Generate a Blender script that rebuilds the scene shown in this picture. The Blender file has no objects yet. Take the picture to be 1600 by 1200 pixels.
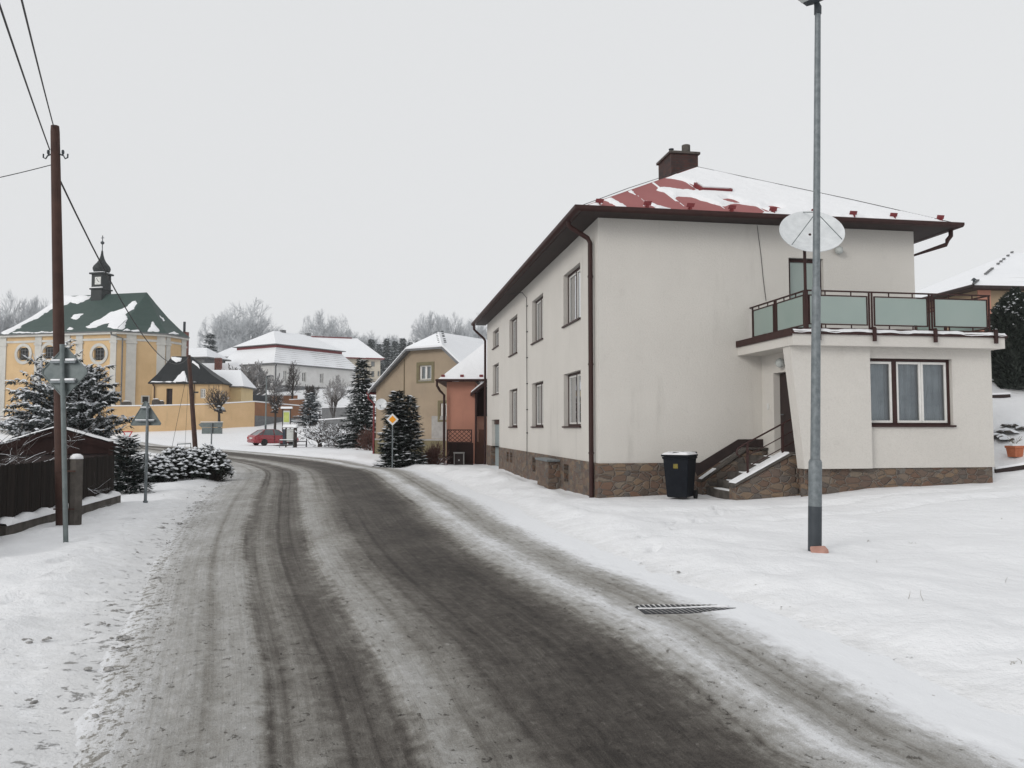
import bpy, math, random
import numpy as np
from mathutils import Vector, Matrix

R = math.radians
sc = bpy.context.scene
COL = sc.collection
V = Vector

# ------------------------------------------------------------------ camera
F = 1250.0                      # focal length in pixels of the 1600 px photograph
EYE = 1.7
TH = math.atan(68 / F)
ct, st = math.cos(TH), math.sin(TH)
cam = bpy.data.cameras.new('camera')
cam.sensor_width = 36
cam.lens = 36 * F / 1600
cam.clip_end = 3000
co = bpy.data.objects.new('camera', cam)
COL.objects.link(co)
co.location = (0, 0, EYE)
co.rotation_euler = (math.pi / 2 + TH, 0, 0)
sc.camera = co


def at(px, py, Y):
    """a measured pixel of the photograph turned into a point at the depth Y"""
    dx, dy = (px - 800) / F, (600 - py) / F
    t = Y / (ct - dy * st)
    return V((dx * t, Y, EYE + (st + dy * ct) * t))


# ------------------------------------------------------------------ tags
def tag(o, label=None, cat=None, group=None, kind=None):
    if label: o['label'] = label
    if cat: o['category'] = cat
    if group: o['group'] = group
    if kind: o['kind'] = kind
    return o


def thing(name, label, cat, loc=(0, 0, 0), rz=0, group=None):
    o = bpy.data.objects.new(name, None)
    o.empty_display_size = .2
    COL.objects.link(o)
    o.location = loc
    o.rotation_euler = (0, 0, rz)
    return tag(o, label, cat, group)


def dup(root, loc, rz=0, sca=1, label=None, group=None):
    r = root.copy()
    COL.objects.link(r)
    r.location = loc
    r.rotation_euler = (0, 0, rz)
    r.scale = (sca, sca, sca) if not isinstance(sca, tuple) else sca
    if label: r['label'] = label
    if group: r['group'] = group
    for ch in list(root.children):
        c = ch.copy(); COL.objects.link(c); c.parent = r
        for g in list(ch.children):
            d = g.copy(); COL.objects.link(d); d.parent = c
    return r


# ------------------------------------------------------------------ mesh builder
class MB:
    def __init__(s):
        s.v, s.f, s.m = [], [], []

    def add(s, vs, fs, mi=0):
        n = len(s.v)
        s.v.extend([tuple(p) for p in vs])
        for f in fs:
            s.f.append(tuple(i + n for i in f))
            s.m.append(mi)
        return s

    def poly(s, pts, mi=0):
        return s.add(pts, [tuple(range(len(pts)))], mi)

    def box(s, x0, x1, y0, y1, z0, z1, mi=0):
        vs = [(x, y, z) for z in (z0, z1) for y in (y0, y1) for x in (x0, x1)]
        return s.add(vs, [(0, 2, 3, 1), (4, 5, 7, 6), (0, 1, 5, 4), (2, 6, 7, 3), (0, 4, 6, 2), (1, 3, 7, 5)], mi)

    def bar(s, p, q, w, h, mi=0, up=(0, 0, 1)):
        p, q = V(p), V(q)
        d = (q - p).normalized()
        a = d.cross(V(up))
        if a.length < 1e-4: a = d.cross(V((1, 0, 0)))
        a.normalize(); b = a.cross(d)
        a *= w / 2; b *= h / 2
        vs = [c + i * a + j * b for c in (p, q) for i, j in ((-1, -1), (1, -1), (1, 1), (-1, 1))]
        return s.add(vs, [(0, 1, 2, 3), (7, 6, 5, 4), (0, 4, 5, 1), (1, 5, 6, 2), (2, 6, 7, 3), (3, 7, 4, 0)], mi)

    def tube(s, pts, r, n=8, mi=0, cap=True):
        pts = [V(p) for p in pts]
        k = len(pts)
        rs = list(r) if isinstance(r, (list, tuple)) else [r] * k
        vs, fs = [], []
        d0 = (pts[1] - pts[0]).normalized()
        a = d0.cross(V((.13, .27, .95)))
        if a.length < .05: a = d0.cross(V((1, 0, 0)))
        a.normalize()
        for i in range(k):
            d = (pts[min(i + 1, k - 1)] - pts[max(i - 1, 0)]).normalized()
            a = (a - d * a.dot(d))
            if a.length < 1e-5: a = d.cross(V((0, 1, .1)))
            a.normalize()
            b = d.cross(a)
            for j in range(n):
                t = 2 * math.pi * j / n
                vs.append(pts[i] + (a * math.cos(t) + b * math.sin(t)) * rs[i])
        for i in range(k - 1):
            for j in range(n):
                fs.append((i * n + j, i * n + (j + 1) % n, (i + 1) * n + (j + 1) % n, (i + 1) * n + j))
        if cap:
            fs.append(tuple(reversed(range(n))))
            fs.append(tuple((k - 1) * n + j for j in range(n)))
        return s.add(vs, fs, mi)

    def lathe(s, prof, n=16, c=(0, 0, 0), mi=0, sx=1, sy=1, rot=0):
        vs, fs = [], []
        for r, z in prof:
            for j in range(n):
                t = 2 * math.pi * j / n + rot
                vs.append((c[0] + r * sx * math.cos(t), c[1] + r * sy * math.sin(t), c[2] + z))
        k = len(prof)
        for i in range(k - 1):
            for j in range(n):
                fs.append((i * n + j, i * n + (j + 1) % n, (i + 1) * n + (j + 1) % n, (i + 1) * n + j))
        fs.append(tuple(reversed(range(n))))
        fs.append(tuple((k - 1) * n + j for j in range(n)))
        return s.add(vs, fs, mi)

    def prism(s, pts, vec, mi=0):
        n = len(pts); vec = V(vec)
        vs = [V(p) for p in pts] + [V(p) + vec for p in pts]
        fs = [tuple(reversed(range(n))), tuple(range(n, 2 * n))]
        for i in range(n):
            j = (i + 1) % n
            fs.append((i, j, n + j, n + i))
        return s.add(vs, fs, mi)

    def xf(s, M):
        s.v = [tuple(M @ V(p)) for p in s.v]
        return s

    def build(s, name, mats, parent=None, smooth=None, bevel=0, uv=True, label=None, fixn=False):
        me = bpy.data.meshes.new(name)
        me.from_pydata(s.v, [], s.f)
        if not isinstance(mats, (list, tuple)): mats = [mats]
        for m in mats: me.materials.append(m)
        if len(mats) > 1: me.polygons.foreach_set('material_index', s.m)
        if fixn:
            import bmesh
            bm = bmesh.new(); bm.from_mesh(me)
            bmesh.ops.recalc_face_normals(bm, faces=bm.faces[:])
            bm.to_mesh(me); bm.free()
        if uv:
            ul = me.uv_layers.new(name='UVMap')
            uvs = np.zeros((len(me.loops), 2), np.float32)
            vv = s.v
            for p in me.polygons:
                nx, ny, nz = abs(p.normal.x), abs(p.normal.y), abs(p.normal.z)
                for li in p.loop_indices:
                    q = vv[me.loops[li].vertex_index]
                    if nz > .75: uvs[li] = (q[0], q[1])
                    elif nx > ny: uvs[li] = (q[1], q[2])
                    else: uvs[li] = (q[0], q[2])
            ul.data.foreach_set('uv', uvs.ravel())
        if smooth is not None:
            me.polygons.foreach_set('use_smooth', [True] * len(me.polygons))
            if smooth < 180: me.set_sharp_from_angle(angle=R(smooth))
        me.update()
        o = bpy.data.objects.new(name, me)
        COL.objects.link(o)
        if parent: o.parent = parent
        if bevel:
            b = o.modifiers.new('edge', 'BEVEL')
            b.width = bevel; b.segments = 2; b.limit_method = 'ANGLE'; b.angle_limit = R(40)
        if label: o['label'] = label
        return o


def wall(mb, O, U, L, z0, z1, holes, N, depth, mi=0, mr=None):
    """a wall with window openings (a0, a1, b0, b1) and their reveals"""
    O, U, N = V(O), V(U), V(N)
    xs = sorted({0, L} | {h[0] for h in holes} | {h[1] for h in holes})
    zs = sorted({z0, z1} | {h[2] for h in holes} | {h[3] for h in holes})
    P = lambda x, z, d=0: O + U * x + V((0, 0, z)) + N * d
    for i in range(len(xs) - 1):
        for j in range(len(zs) - 1):
            cx, cz = (xs[i] + xs[i + 1]) / 2, (zs[j] + zs[j + 1]) / 2
            if any(h[0] < cx < h[1] and h[2] < cz < h[3] for h in holes): continue
            mb.poly([P(xs[i], zs[j]), P(xs[i + 1], zs[j]), P(xs[i + 1], zs[j + 1]), P(xs[i], zs[j + 1])], mi)
    mr = mi if mr is None else mr
    for a0, a1, b0, b1 in holes:
        c = [(a0, b0), (a1, b0), (a1, b1), (a0, b1)]
        for k in range(4):
            p, q = c[k], c[(k + 1) % 4]
            mb.poly([P(*p), P(*q), P(*q, depth), P(*p, depth)], mr)
    return mb


def hip_roof(mb, x0, x1, y0, y1, z0, z1, i0, i1, th=.16, mt=0, me=1):
    """ridge along x; i0/i1 = inset of the ridge ends (0 = gable)"""
    ym = (y0 + y1) / 2
    a, b, c, d = V((x0, y0, z0)), V((x1, y0, z0)), V((x1, y1, z0)), V((x0, y1, z0))
    e, f = V((x0 + i0, ym, z1)), V((x1 - i1, ym, z1))
    mb.poly([a, b, f, e], mt); mb.poly([c, d, e, f], mt)
    mb.poly([d, a, e], mt); mb.poly([b, c, f], mt)
    dn = V((0, 0, -th))
    for p, q in ((a, b), (b, c), (c, d), (d, a)):
        mb.poly([p + dn, q + dn, q, p], me)
    mb.poly([a + dn, d + dn, c + dn, b + dn], me)
    return mb


# ------------------------------------------------------------------ materials
class NT:
    def __init__(s, mat):
        s.nt = mat.node_tree; s.n = s.nt.nodes

    def new(s, typ, props=None, **inp):
        nd = s.n.new(typ)
        for k, v in (props or {}).items(): setattr(nd, k, v)
        for k, v in inp.items():
            key = int(k[1:]) if k[0] == '_' and k[1:].isdigit() else k.replace('_', ' ')
            s.put(nd.inputs[key], v)
        return nd

    def put(s, sock, v):
        if isinstance(v, bpy.types.NodeSocket): s.nt.links.new(v, sock)
        elif isinstance(v, bpy.types.Node): s.nt.links.new(v.outputs[0], sock)
        elif isinstance(v, (tuple, list)) and len(v) == 3 and sock.type == 'RGBA': sock.default_value = (*v, 1)
        else: sock.default_value = v

    def math(s, op, a, b=0.0, clamp=False):
        return s.new('ShaderNodeMath', {'operation': op, 'use_clamp': clamp}, _0=a, _1=b).outputs[0]

    def mix(s, f, a, b, blend='MIX'):
        m = s.new('ShaderNodeMix', {'data_type': 'RGBA', 'blend_type': blend})
        s.put(m.inputs[0], f); s.put(m.inputs[6], a); s.put(m.inputs[7], b)
        return m.outputs[2]

    def noise(s, co, scale, detail=3, rough=.55, dist=0):
        return s.new('ShaderNodeTexNoise', None, Vector=co, Scale=scale, Detail=detail, Roughness=rough, Distortion=dist).outputs[0]

    def ramp(s, f, stops, interp='LINEAR'):
        r = s.new('ShaderNodeValToRGB')
        s.put(r.inputs[0], f)
        cr = r.color_ramp; cr.interpolation = interp
        while len(cr.elements) < len(stops): cr.elements.new(.5)
        for e, (p, c) in zip(cr.elements, stops):
            e.position = p
            e.color = (c, c, c, 1) if not isinstance(c, tuple) else (*c, 1)
        return r.outputs[0]

    def sstep(s, x, a, b):
        m = s.new('ShaderNodeMapRange', {'interpolation_type': 'SMOOTHSTEP'})
        s.put(m.inputs[0], x); m.inputs[1].default_value = a; m.inputs[2].default_value = b
        return m.outputs[0]

    def scaled(s, co, sx, sy, sz):
        return s.new('ShaderNodeMapping', None, Vector=co, Scale=(sx, sy, sz)).outputs[0]


def base_mat(name):
    m = bpy.data.materials.new(name)
    m.use_nodes = True
    t = NT(m)
    return m, t, t.n['Principled BSDF'], t.n['Material Output']


def pmat(name, c1, c2=None, scale=6, rough=.75, bump=0, bscale=60, bdist=.01, metal=0, spec=.35, snow=0, snowz=(.45, .75), sscale=3,
         coords='Object', mottle=.5, coat=0):
    m, t, b, out = base_mat(name)
    tc = t.new('ShaderNodeTexCoord')
    co_ = tc.outputs[coords]
    col = c1
    if c2:
        n = t.noise(co_, scale, 5, .6)
        col = t.mix(t.ramp(n, [(.5 - mottle * .3, 0.0), (.5 + mottle * .3, 1.0)]), c1, c2)
    rg = rough
    if snow:
        g = t.new('ShaderNodeNewGeometry')
        nz = t.new('ShaderNodeSeparateXYZ', None, Vector=g.outputs['Normal']).outputs[2]
        nn = t.noise(co_, sscale, 4, .6)
        v = t.math('ADD', nz, t.math('MULTIPLY', t.math('SUBTRACT', nn, .5), .9))
        f = t.math('MULTIPLY', t.sstep(v, *snowz), snow)
        col = t.mix(f, col, (.80, .82, .85))
    t.put(b.inputs['Base Color'], col)
    b.inputs['Roughness'].default_value = rough
    b.inputs['Metallic'].default_value = metal
    b.inputs['Specular IOR Level'].default_value = spec
    if coat: b.inputs['Coat Weight'].default_value = coat; b.inputs['Coat Roughness'].default_value = .1
    if bump:
        bn = t.new('ShaderNodeBump', None, Strength=bump, Distance=bdist, Height=t.noise(co_, bscale, 4, .65))
        t.put(b.inputs['Normal'], bn)
    return m


SNOW = (.84, .855, .88)


def snow_mat(name, edge=False):
    m, t, b, out = base_mat(name)
    tc = t.new('ShaderNodeTexCoord')
    co_ = tc.outputs['Object']
    n = t.noise(co_, .8, 5, .6)
    col = t.mix(n, (.81, .815, .83), (.88, .885, .90))
    h = t.math('ADD', t.noise(co_, 2.2, 7, .62), t.math('MULTIPLY', t.noise(co_, 45, 3, .6), .10))
    if edge:
        at_ = t.new('ShaderNodeAttribute', {'attribute_name': 'edge'}).outputs['Fac']
        near = t.ramp(at_, [(0.0, 1.0), (.25, .55), (.6, .12), (1.0, 0.0)])     # 'edge' is 0 at the road edge, 1 four metres off it
        sp = t.noise(co_, 9, 7, .72, .4)
        big = t.noise(co_, 1.6, 3, .6)
        thr = t.math('ADD', t.math('MULTIPLY', near, .19), t.math('MULTIPLY', t.math('SUBTRACT', big, .5), .12))
        f = t.sstep(t.math('ADD', sp, thr), .72, .82)
        col = t.mix(t.math('MULTIPLY', f, .85), col, (.20, .185, .17))
        grey = t.math('MULTIPLY', t.math('MULTIPLY', near, t.sstep(t.math('ADD', t.noise(co_, 5.5, 6, .7), t.math('MULTIPLY', near, .3)), .45, .78)), .45)
        col = t.mix(grey, col, (.46, .45, .43))
        h = t.math('SUBTRACT', h, t.math('MULTIPLY', f, .2))
    t.put(b.inputs['Base Color'], col)
    b.inputs['Roughness'].default_value = .65
    b.inputs['Specular IOR Level'].default_value = .25
    t.put(b.inputs['Normal'], t.new('ShaderNodeBump', None, Strength=.8, Distance=.09, Height=h))
    return m


def road_mat():
    m, t, b, out = base_mat('slush_road')
    uv = t.new('ShaderNodeUVMap', {'uv_map': 'UVMap'}).outputs[0]           # u = metres across, v = metres along
    sx = t.new('ShaderNodeSeparateXYZ', None, Vector=uv)
    u, v = sx.outputs[0], sx.outputs[1]
    w1 = t.noise(t.scaled(uv, .35, .11, 1), 1.0, 3, .5)
    w2 = t.noise(t.scaled(uv, 1.6, .35, 1), 1.0, 4, .6)
    w3 = t.noise(t.scaled(uv, 7, 6, 1), 1.0, 4, .65)
    half = lambda n_, k: t.math('MULTIPLY', t.math('SUBTRACT', n_, .5), k)
    uu = t.math('ADD', u, t.math('ADD', half(w1, .14), t.math('ADD', half(w2, .30), half(w3, .46))))
    prof = [(-.6, .98), (-.3, .88), (.0, .72), (.3, .62), (.6, .58), (.95, .56), (1.10, .37), (1.18, .38), (1.30, .46), (1.45, .38), (1.62, .29), (1.85, .31), (2.08, .58), (2.3, .54), (2.6, .42), (2.85, .29),
            (3.2, .235), (3.9, .20), (4.2, .29), (4.45, .60), (4.75, .76), (5.0, .60), (5.25, .54), (5.5, .64), (5.75, .82), (6.0, 1.05)]
    lev = t.ramp(t.math('DIVIDE', t.math('ADD', uu, .6), 7.2), [((p + .6) / 7.2, c) for p, c in prof])
    # lines of the tyres, crumbs of slush, fine grit
    s1 = t.noise(t.scaled(uv, 11, .07, 1), 1.0, 4, .6)
    s2 = t.noise(t.scaled(uv, 40, .25, 1), 1.0, 3, .6)
    cl = t.noise(t.scaled(uv, 9, 6, 1), 1.0, 7, .74, .25)
    tr = t.noise(t.scaled(uv, 7, 26, 1), 1.0, 5, .7, .3)
    fine = t.noise(uv, 95, 3, .75)
    pat = t.noise(t.scaled(uv, 1.3, .55, 1), 1.0, 6, .66)
    x = t.math('ADD', lev, half(s1, .15))
    x = t.math('ADD', x, half(s2, .13))
    x = t.math('ADD', x, half(cl, .34))
    x = t.math('ADD', x, half(tr, .14))
    x = t.math('ADD', x, half(fine, .40))
    x = t.math('ADD', x, half(pat, .38))
    # thin lines pressed by single tyres
    ul_ = t.math('ADD', u, t.math('ADD', half(w1, .12), half(w2, .06)))
    gate = t.noise(t.scaled(uv, 2.2, .12, 1), 1.0, 3, .5)
    for c, wd, k_ in ((.62, .07, .10), (1.06, .05, .15), (1.17, .04, .13), (1.56, .05, .10), (1.74, .045, .10), (1.92, .05, .08), (2.42, .06, .10), (2.78, .06, .10), (3.05, .05, .07), (4.36, .06, .12), (5.12, .07, .12), (5.3, .05, .08)):
        g_ = t.math('SUBTRACT', 1.0, t.math('DIVIDE', t.math('ABSOLUTE', t.math('SUBTRACT', ul_, c)), wd), True)
        x = t.math('SUBTRACT', x, t.math('MULTIPLY', t.math('MULTIPLY', g_, t.sstep(gate, .32, .58)), k_))
    # crumbs of dirty slush: along the rows between the wheels and thick along the left edge
    cn = t.noise(t.scaled(uv, 12, 10, 1), 1.0, 6, .72, .4)
    crumb = t.sstep(cn, .60, .66)
    x = t.math('SUBTRACT', x, t.math('MULTIPLY', crumb, t.math('MULTIPLY', t.sstep(lev, .28, .42), .20)))
    lite = t.sstep(t.noise(t.scaled(uv, 14, 11, 1), 1.0, 5, .7, .3), .60, .68)
    x = t.math('ADD', x, t.math('MULTIPLY', lite, .09))
    ed = t.math('SUBTRACT', 1.0, t.math('DIVIDE', t.math('ABSOLUTE', t.math('ADD', u, .05)), .48), True)
    cn2 = t.noise(t.scaled(uv, 13, 11, 1), 1.0, 6, .72, .3)
    edge_c = t.sstep(t.math('ADD', cn2, t.math('MULTIPLY', ed, .12)), .62, .67)
    x = t.math('SUBTRACT', x, t.math('MULTIPLY', edge_c, t.math('MULTIPLY', t.sstep(ed, .0, .4), .26)))
    col = t.ramp(x, [(0.0, (.018, .0155, .014)), (.14, (.046, .0405, .0365)), (.26, (.104, .093, .083)), (.38, (.190, .178, .160)), (.5, (.305, .293, .270)),
                     (.64, (.47, .462, .447)), (.80, (.74, .745, .76)), (.92, (.83, .84, .86))])
    t.put(b.inputs['Base Color'], col)
    t.put(b.inputs['Roughness'], t.ramp(x, [(0.0, .6), (.3, .75), (.8, .8)]))
    b.inputs['Specular IOR Level'].default_value = .13
    h = t.math('ADD', t.math('ADD', t.math('MULTIPLY', cl, .9), t.math('MULTIPLY', crumb, .25)), t.math('ADD', t.math('MULTIPLY', s2, .3), t.math('MULTIPLY', fine, .2)))
    t.put(b.inputs['Normal'], t.new('ShaderNodeBump', None, Strength=t.math('SUBTRACT', 1.0, t.math('MULTIPLY', t.sstep(lev, .6, .9), .7)), Distance=.04, Height=h))
    return m


def plaster(name, c1, c2, stain=(.36, .34, .31)):
    m, t, b, out = base_mat(name)
    tc = t.new('ShaderNodeTexCoord'); co_ = tc.outputs['Object']
    big = t.noise(co_, .7, 5, .6)
    streak = t.noise(t.scaled(co_, 2.2, 2.2, .25), 1, 5, .65)
    col = t.mix(t.ramp(big, [(.35, 0.0), (.65, 1.0)]), c1, c2)
    col = t.mix(t.math('MULTIPLY', t.sstep(streak, .56, .78), .34), col, stain)
    gr = t.noise(co_, 42, 4, .8)
    col = t.mix(t.math('MULTIPLY', t.sstep(gr, .42, .72), .26), col, stain)
    spot = t.noise(co_, 2.6, 6, .72)
    col = t.mix(t.math('MULTIPLY', t.sstep(spot, .56, .74), .16), col, stain)
    t.put(b.inputs['Base Color'], col)
    b.inputs['Roughness'].default_value = .9
    b.inputs['Specular IOR Level'].default_value = .2
    t.put(b.inputs['Normal'], t.new('ShaderNodeBump', None, Strength=.8, Distance=.010, Height=t.math('ADD', gr, t.noise(co_, 18, 3, .6))))
    return m


def stone_mat(name):
    m, t, b, out = base_mat(name)
    uv = t.new('ShaderNodeUVMap', {'uv_map': 'UVMap'}).outputs[0]
    wob = t.new('ShaderNodeTexNoise', None, Vector=uv, Scale=2.2, Detail=3)
    co_ = t.mix(.16, t.scaled(uv, .8, 1.45, 1), wob.outputs['Color'])
    e = t.new('ShaderNodeTexVoronoi', {'feature': 'DISTANCE_TO_EDGE'}, Vector=co_, Scale=6.6, Randomness=.95).outputs[0]
    cell = t.new('ShaderNodeTexVoronoi', {'feature': 'F1'}, Vector=co_, Scale=6.6, Randomness=.95).outputs['Color']
    cs = t.new('ShaderNodeSeparateXYZ', None, Vector=cell)
    stone = t.ramp(cs.outputs[0], [(0.0, (.085, .062, .047)), (.22, (.20, .105, .062)), (.42, (.11, .10, .092)), (.6, (.27, .18, .108)), (.8, (.14, .083, .06)), (1.0, (.27, .22, .165))])
    mot = t.noise(uv, 14, 6, .7)
    stone = t.mix(t.math('MULTIPLY', mot, .75), stone, (.085, .07, .06))
    mort = t.mix(t.noise(uv, 6, 5), (.075, .066, .058), (.24, .215, .185))
    f = t.sstep(t.math('ADD', e, t.math('MULTIPLY', t.math('SUBTRACT', t.noise(uv, 11, 4), .5), .05)), .012, .045)
    col = t.mix(f, mort, stone)
    t.put(b.inputs['Base Color'], col)
    b.inputs['Roughness'].default_value = .85
    h = t.math('ADD', t.sstep(e, .01, .12), t.math('MULTIPLY', t.noise(uv, 22, 5, .7), .55))
    t.put(b.inputs['Normal'], t.new('ShaderNodeBump', None, Strength=.8, Distance=.035, Height=h))
    return m


def brick_mat(name, c1, c2, mortar):
    m, t, b, out = base_mat(name)
    uv = t.new('ShaderNodeUVMap', {'uv_map': 'UVMap'}).outputs[0]
    br = t.new('ShaderNodeTexBrick', {'offset': .5}, Vector=uv, Color1=c1, Color2=c2, Mortar=mortar, Scale=1.0)
    br.inputs['Mortar Size'].default_value = .008
    br.inputs['Brick Width'].default_value = .26
    br.inputs['Row Height'].default_value = .085
    soot = t.noise(uv, 5, 5, .65)
    col = t.mix(t.sstep(soot, .42, .7), br.outputs[0], (.022, .02, .02))
    t.put(b.inputs['Base Color'], col)
    b.inputs['Roughness'].default_value = .85
    t.put(b.inputs['Normal'], t.new('ShaderNodeBump', None, Strength=.5, Distance=.01, Height=br.outputs[1]))
    return m


def plank_mat(name, c1, c2, w=.1, snow=0):
    """vertical boards w metres wide"""
    m, t, b, out = base_mat(name)
    uv = t.new('ShaderNodeUVMap', {'uv_map': 'UVMap'}).outputs[0]
    sx = t.new('ShaderNodeSeparateXYZ', None, Vector=uv).outputs[0]
    cell = t.math('FLOOR', t.math('DIVIDE', sx, w))
    rnd = t.new('ShaderNodeTexWhiteNoise', {'noise_dimensions': '1D'}, W=cell).outputs[0]
    gr = t.noise(t.scaled(uv, 40, 2.2, 1), 1, 5, .65)
    col = t.mix(t.math('ADD', t.math('MULTIPLY', rnd, .5), t.math('MULTIPLY', gr, .5)), c1, c2)
    if snow:
        g = t.new('ShaderNodeNewGeometry')
        nz = t.new('ShaderNodeSeparateXYZ', None, Vector=g.outputs['Normal']).outputs[2]
        col = t.mix(t.math('MULTIPLY', t.sstep(nz, .5, .8), snow), col, SNOW)
    t.put(b.inputs['Base Color'], col)
    b.inputs['Roughness'].default_value = .85
    b.inputs['Specular IOR Level'].default_value = .12
    t.put(b.inputs['Normal'], t.new('ShaderNodeBump', None, Strength=.4, Distance=.006, Height=gr))
    return m


def glass_mat(name, tint=(.9, .95, .95), refl=.16, clear=.72):
    m, t, b, out = base_mat(name)
    tr = t.new('ShaderNodeBsdfTransparent', None, Color=tint)
    gl = t.new('ShaderNodeBsdfGlossy', None, Color=(.9, .92, .95), Roughness=.04)
    fr = t.new('ShaderNodeFresnel', None, IOR=1.5)
    f = t.math('ADD', t.math('MULTIPLY', fr, .9), refl * .4, True)
    mx = t.new('ShaderNodeMixShader', None, _0=f, _1=tr, _2=gl)
    t.put(out.inputs[0], mx)
    return m


def frosted_mat(name):
    m, t, b, out = base_mat(name)
    co_ = t.new('ShaderNodeTexCoord').outputs['Object']
    n = t.noise(co_, 1.3, 4, .6)
    c = t.mix(n, (.34, .43, .395), (.50, .56, .52))
    df = t.new('ShaderNodeBsdfDiffuse', None, Color=c)
    tl = t.new('ShaderNodeBsdfTranslucent', None, Color=(.42, .56, .52))
    m1 = t.new('ShaderNodeMixShader', None, _0=.45, _1=df, _2=tl)
    gl = t.new('ShaderNodeBsdfGlossy', None, Color=(.9, .95, .95), Roughness=.28)
    m2 = t.new('ShaderNodeMixShader', None, _0=.1, _1=m1, _2=gl)
    t.put(out.inputs[0], m2)
    return m


def seam_roof_mat(name, c1, c2, step=.55, axis=0, snow=0):
    m, t, b, out = base_mat(name)
    co_ = t.new('ShaderNodeTexCoord').outputs['Object']
    x = t.new('ShaderNodeSeparateXYZ', None, Vector=co_).outputs[axis]
    fr = t.math('FRACT', t.math('DIVIDE', x, step))
    seam = t.math('LESS_THAN', fr, .06)
    n = t.noise(co_, 1.5, 5, .65)
    col = t.mix(n, c1, c2)
    t.put(b.inputs['Base Color'], col)
    b.inputs['Roughness'].default_value = .55
    b.inputs['Specular IOR Level'].default_value = .2
    t.put(b.inputs['Normal'], t.new('ShaderNodeBump', None, Strength=.6, Distance=.03, Height=seam))
    return m


def tiled_snow_mat(name, row=.38, red=0.0, c=(.12, .10, .095), f0=.55, f1=.7):
    """snow lying on rows of tiles that show through where it is thin"""
    m, t, b, out = base_mat(name)
    co_ = t.new('ShaderNodeTexCoord').outputs['Object']
    z = t.new('ShaderNodeSeparateXYZ', None, Vector=co_).outputs[2]
    fr = t.math('FRACT', t.math('DIVIDE', z, row))
    n = t.noise(co_, .25, 4, .6)
    line = t.sstep(fr, .72, .95)
    f = t.math('MULTIPLY', line, t.sstep(n, f0 - .12, f1))
    base = t.mix(t.noise(co_, 1.0, 4), (.79, .805, .83), (.87, .88, .90))
    t.put(b.inputs['Base Color'], t.mix(f, base, c))
    b.inputs['Roughness'].default_value = .7
    t.put(b.inputs['Normal'], t.new('ShaderNodeBump', None, Strength=.35, Distance=.05, Height=t.noise(co_, 2.5, 4)))
    return m


M = {}
M['snow'] = snow_mat('snow')
M['ground'] = snow_mat('ground_snow', True)
M['road'] = road_mat()
M['cream'] = plaster('cream_render', (.63, .602, .56), (.60, .573, .533))
M['white_render'] = plaster('white_render', (.72, .715, .70), (.62, .61, .595))
M['tan'] = plaster('tan_render', (.36, .285, .205), (.30, .24, .175), (.20, .165, .13))
M['pink'] = plaster('pink_render', (.52, .25, .18), (.45, .215, .155), (.32, .16, .12))
M['pale_pink'] = plaster('pale_pink_render', (.72, .46, .37), (.66, .42, .34))
M['yellow'] = plaster('yellow_render', (.67, .475, .265), (.60, .415, .225), (.38, .27, .15))
M['pale_yellow'] = plaster('pale_yellow_render', (.72, .58, .33), (.66, .52, .30), (.42, .35, .22))
M['pilaster'] = plaster('pilaster_render', (.62, .61, .57), (.52, .51, .48))
M['yardwall'] = plaster('yard_wall_render', (.68, .47, .265), (.60, .41, .225), (.34, .25, .16))
M['brownwall'] = plaster('brown_wall_render', (.33, .16, .085), (.26, .13, .075), (.15, .09, .06))
M['greybase'] = pmat('grey_base', (.13, .135, .14), (.19, .19, .19), 4, .9)
M['stone'] = stone_mat('rubble_stone')
M['brick'] = brick_mat('sooty_brick', (.045, .02, .017), (.075, .03, .023), (.04, .034, .031))
M['redbrick'] = brick_mat('red_brick', (.22, .06, .045), (.26, .08, .055), (.2, .15, .13))
M['brown'] = pmat('brown_paint', (.034, .016, .0145), (.046, .0205, .0185), 5, .5, .12, 30, .004, spec=.2)
M['darkbrown'] = pmat('dark_brown_board', (.022, .014, .0135), (.034, .021, .019), 7, .7, .2, 40)
M['redroof'] = seam_roof_mat('red_sheet_roof', (.26, .07, .068), (.34, .11, .105), 1.02)
M['redpaint'] = pmat('red_paint', (.14, .018, .022), (.19, .028, .03), 8, .45)
M['green_roof'] = seam_roof_mat('green_copper_roof', (.030, .056, .050), (.060, .090, .079), .6)
M['black_roof'] = seam_roof_mat('black_sheet_roof', (.011, .013, .014), (.022, .025, .027), .55)
M['turret'] = pmat('turret_boards', (.010, .014, .0145), (.018, .023, .024), 4, .6, .2, 20)
M['whiteframe'] = pmat('white_window_paint', (.72, .71, .68), (.66, .65, .62), 9, .45)
M['olive'] = pmat('olive_surround', (.17, .145, .08), (.14, .12, .07), 6, .8)
M['curtain'] = pmat('net_curtain', (.30, .325, .36), (.40, .425, .46), 3, .9)
M['curtain_dark'] = pmat('dark_curtain', (.20, .21, .215), (.27, .28, .28), 3, .9)
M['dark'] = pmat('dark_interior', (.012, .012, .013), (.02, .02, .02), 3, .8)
M['glass'] = glass_mat('window_glass')
M['frosted'] = frosted_mat('frosted_glass')
M['galv'] = pmat('galvanised_steel', (.13, .15, .16), (.205, .225, .235), 14, .55, .08, 90, .003, .3, .4)
M['galv_dark'] = pmat('weathered_galvanised', (.125, .15, .15), (.185, .21, .21), 9, .6, .08, 60, .003, .35, .4)
M['lamp_dark'] = pmat('dark_lamp_paint', (.035, .042, .05), (.05, .058, .066), 6, .55)
M['lamp_glass'] = pmat('lamp_glass', (.42, .44, .43), (.5, .52, .5), 4, .15)
M['polewood'] = pmat('tarred_pole_wood', (.040, .019, .0145), (.070, .034, .025), 3, .75, .4, 25, .01)
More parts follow.
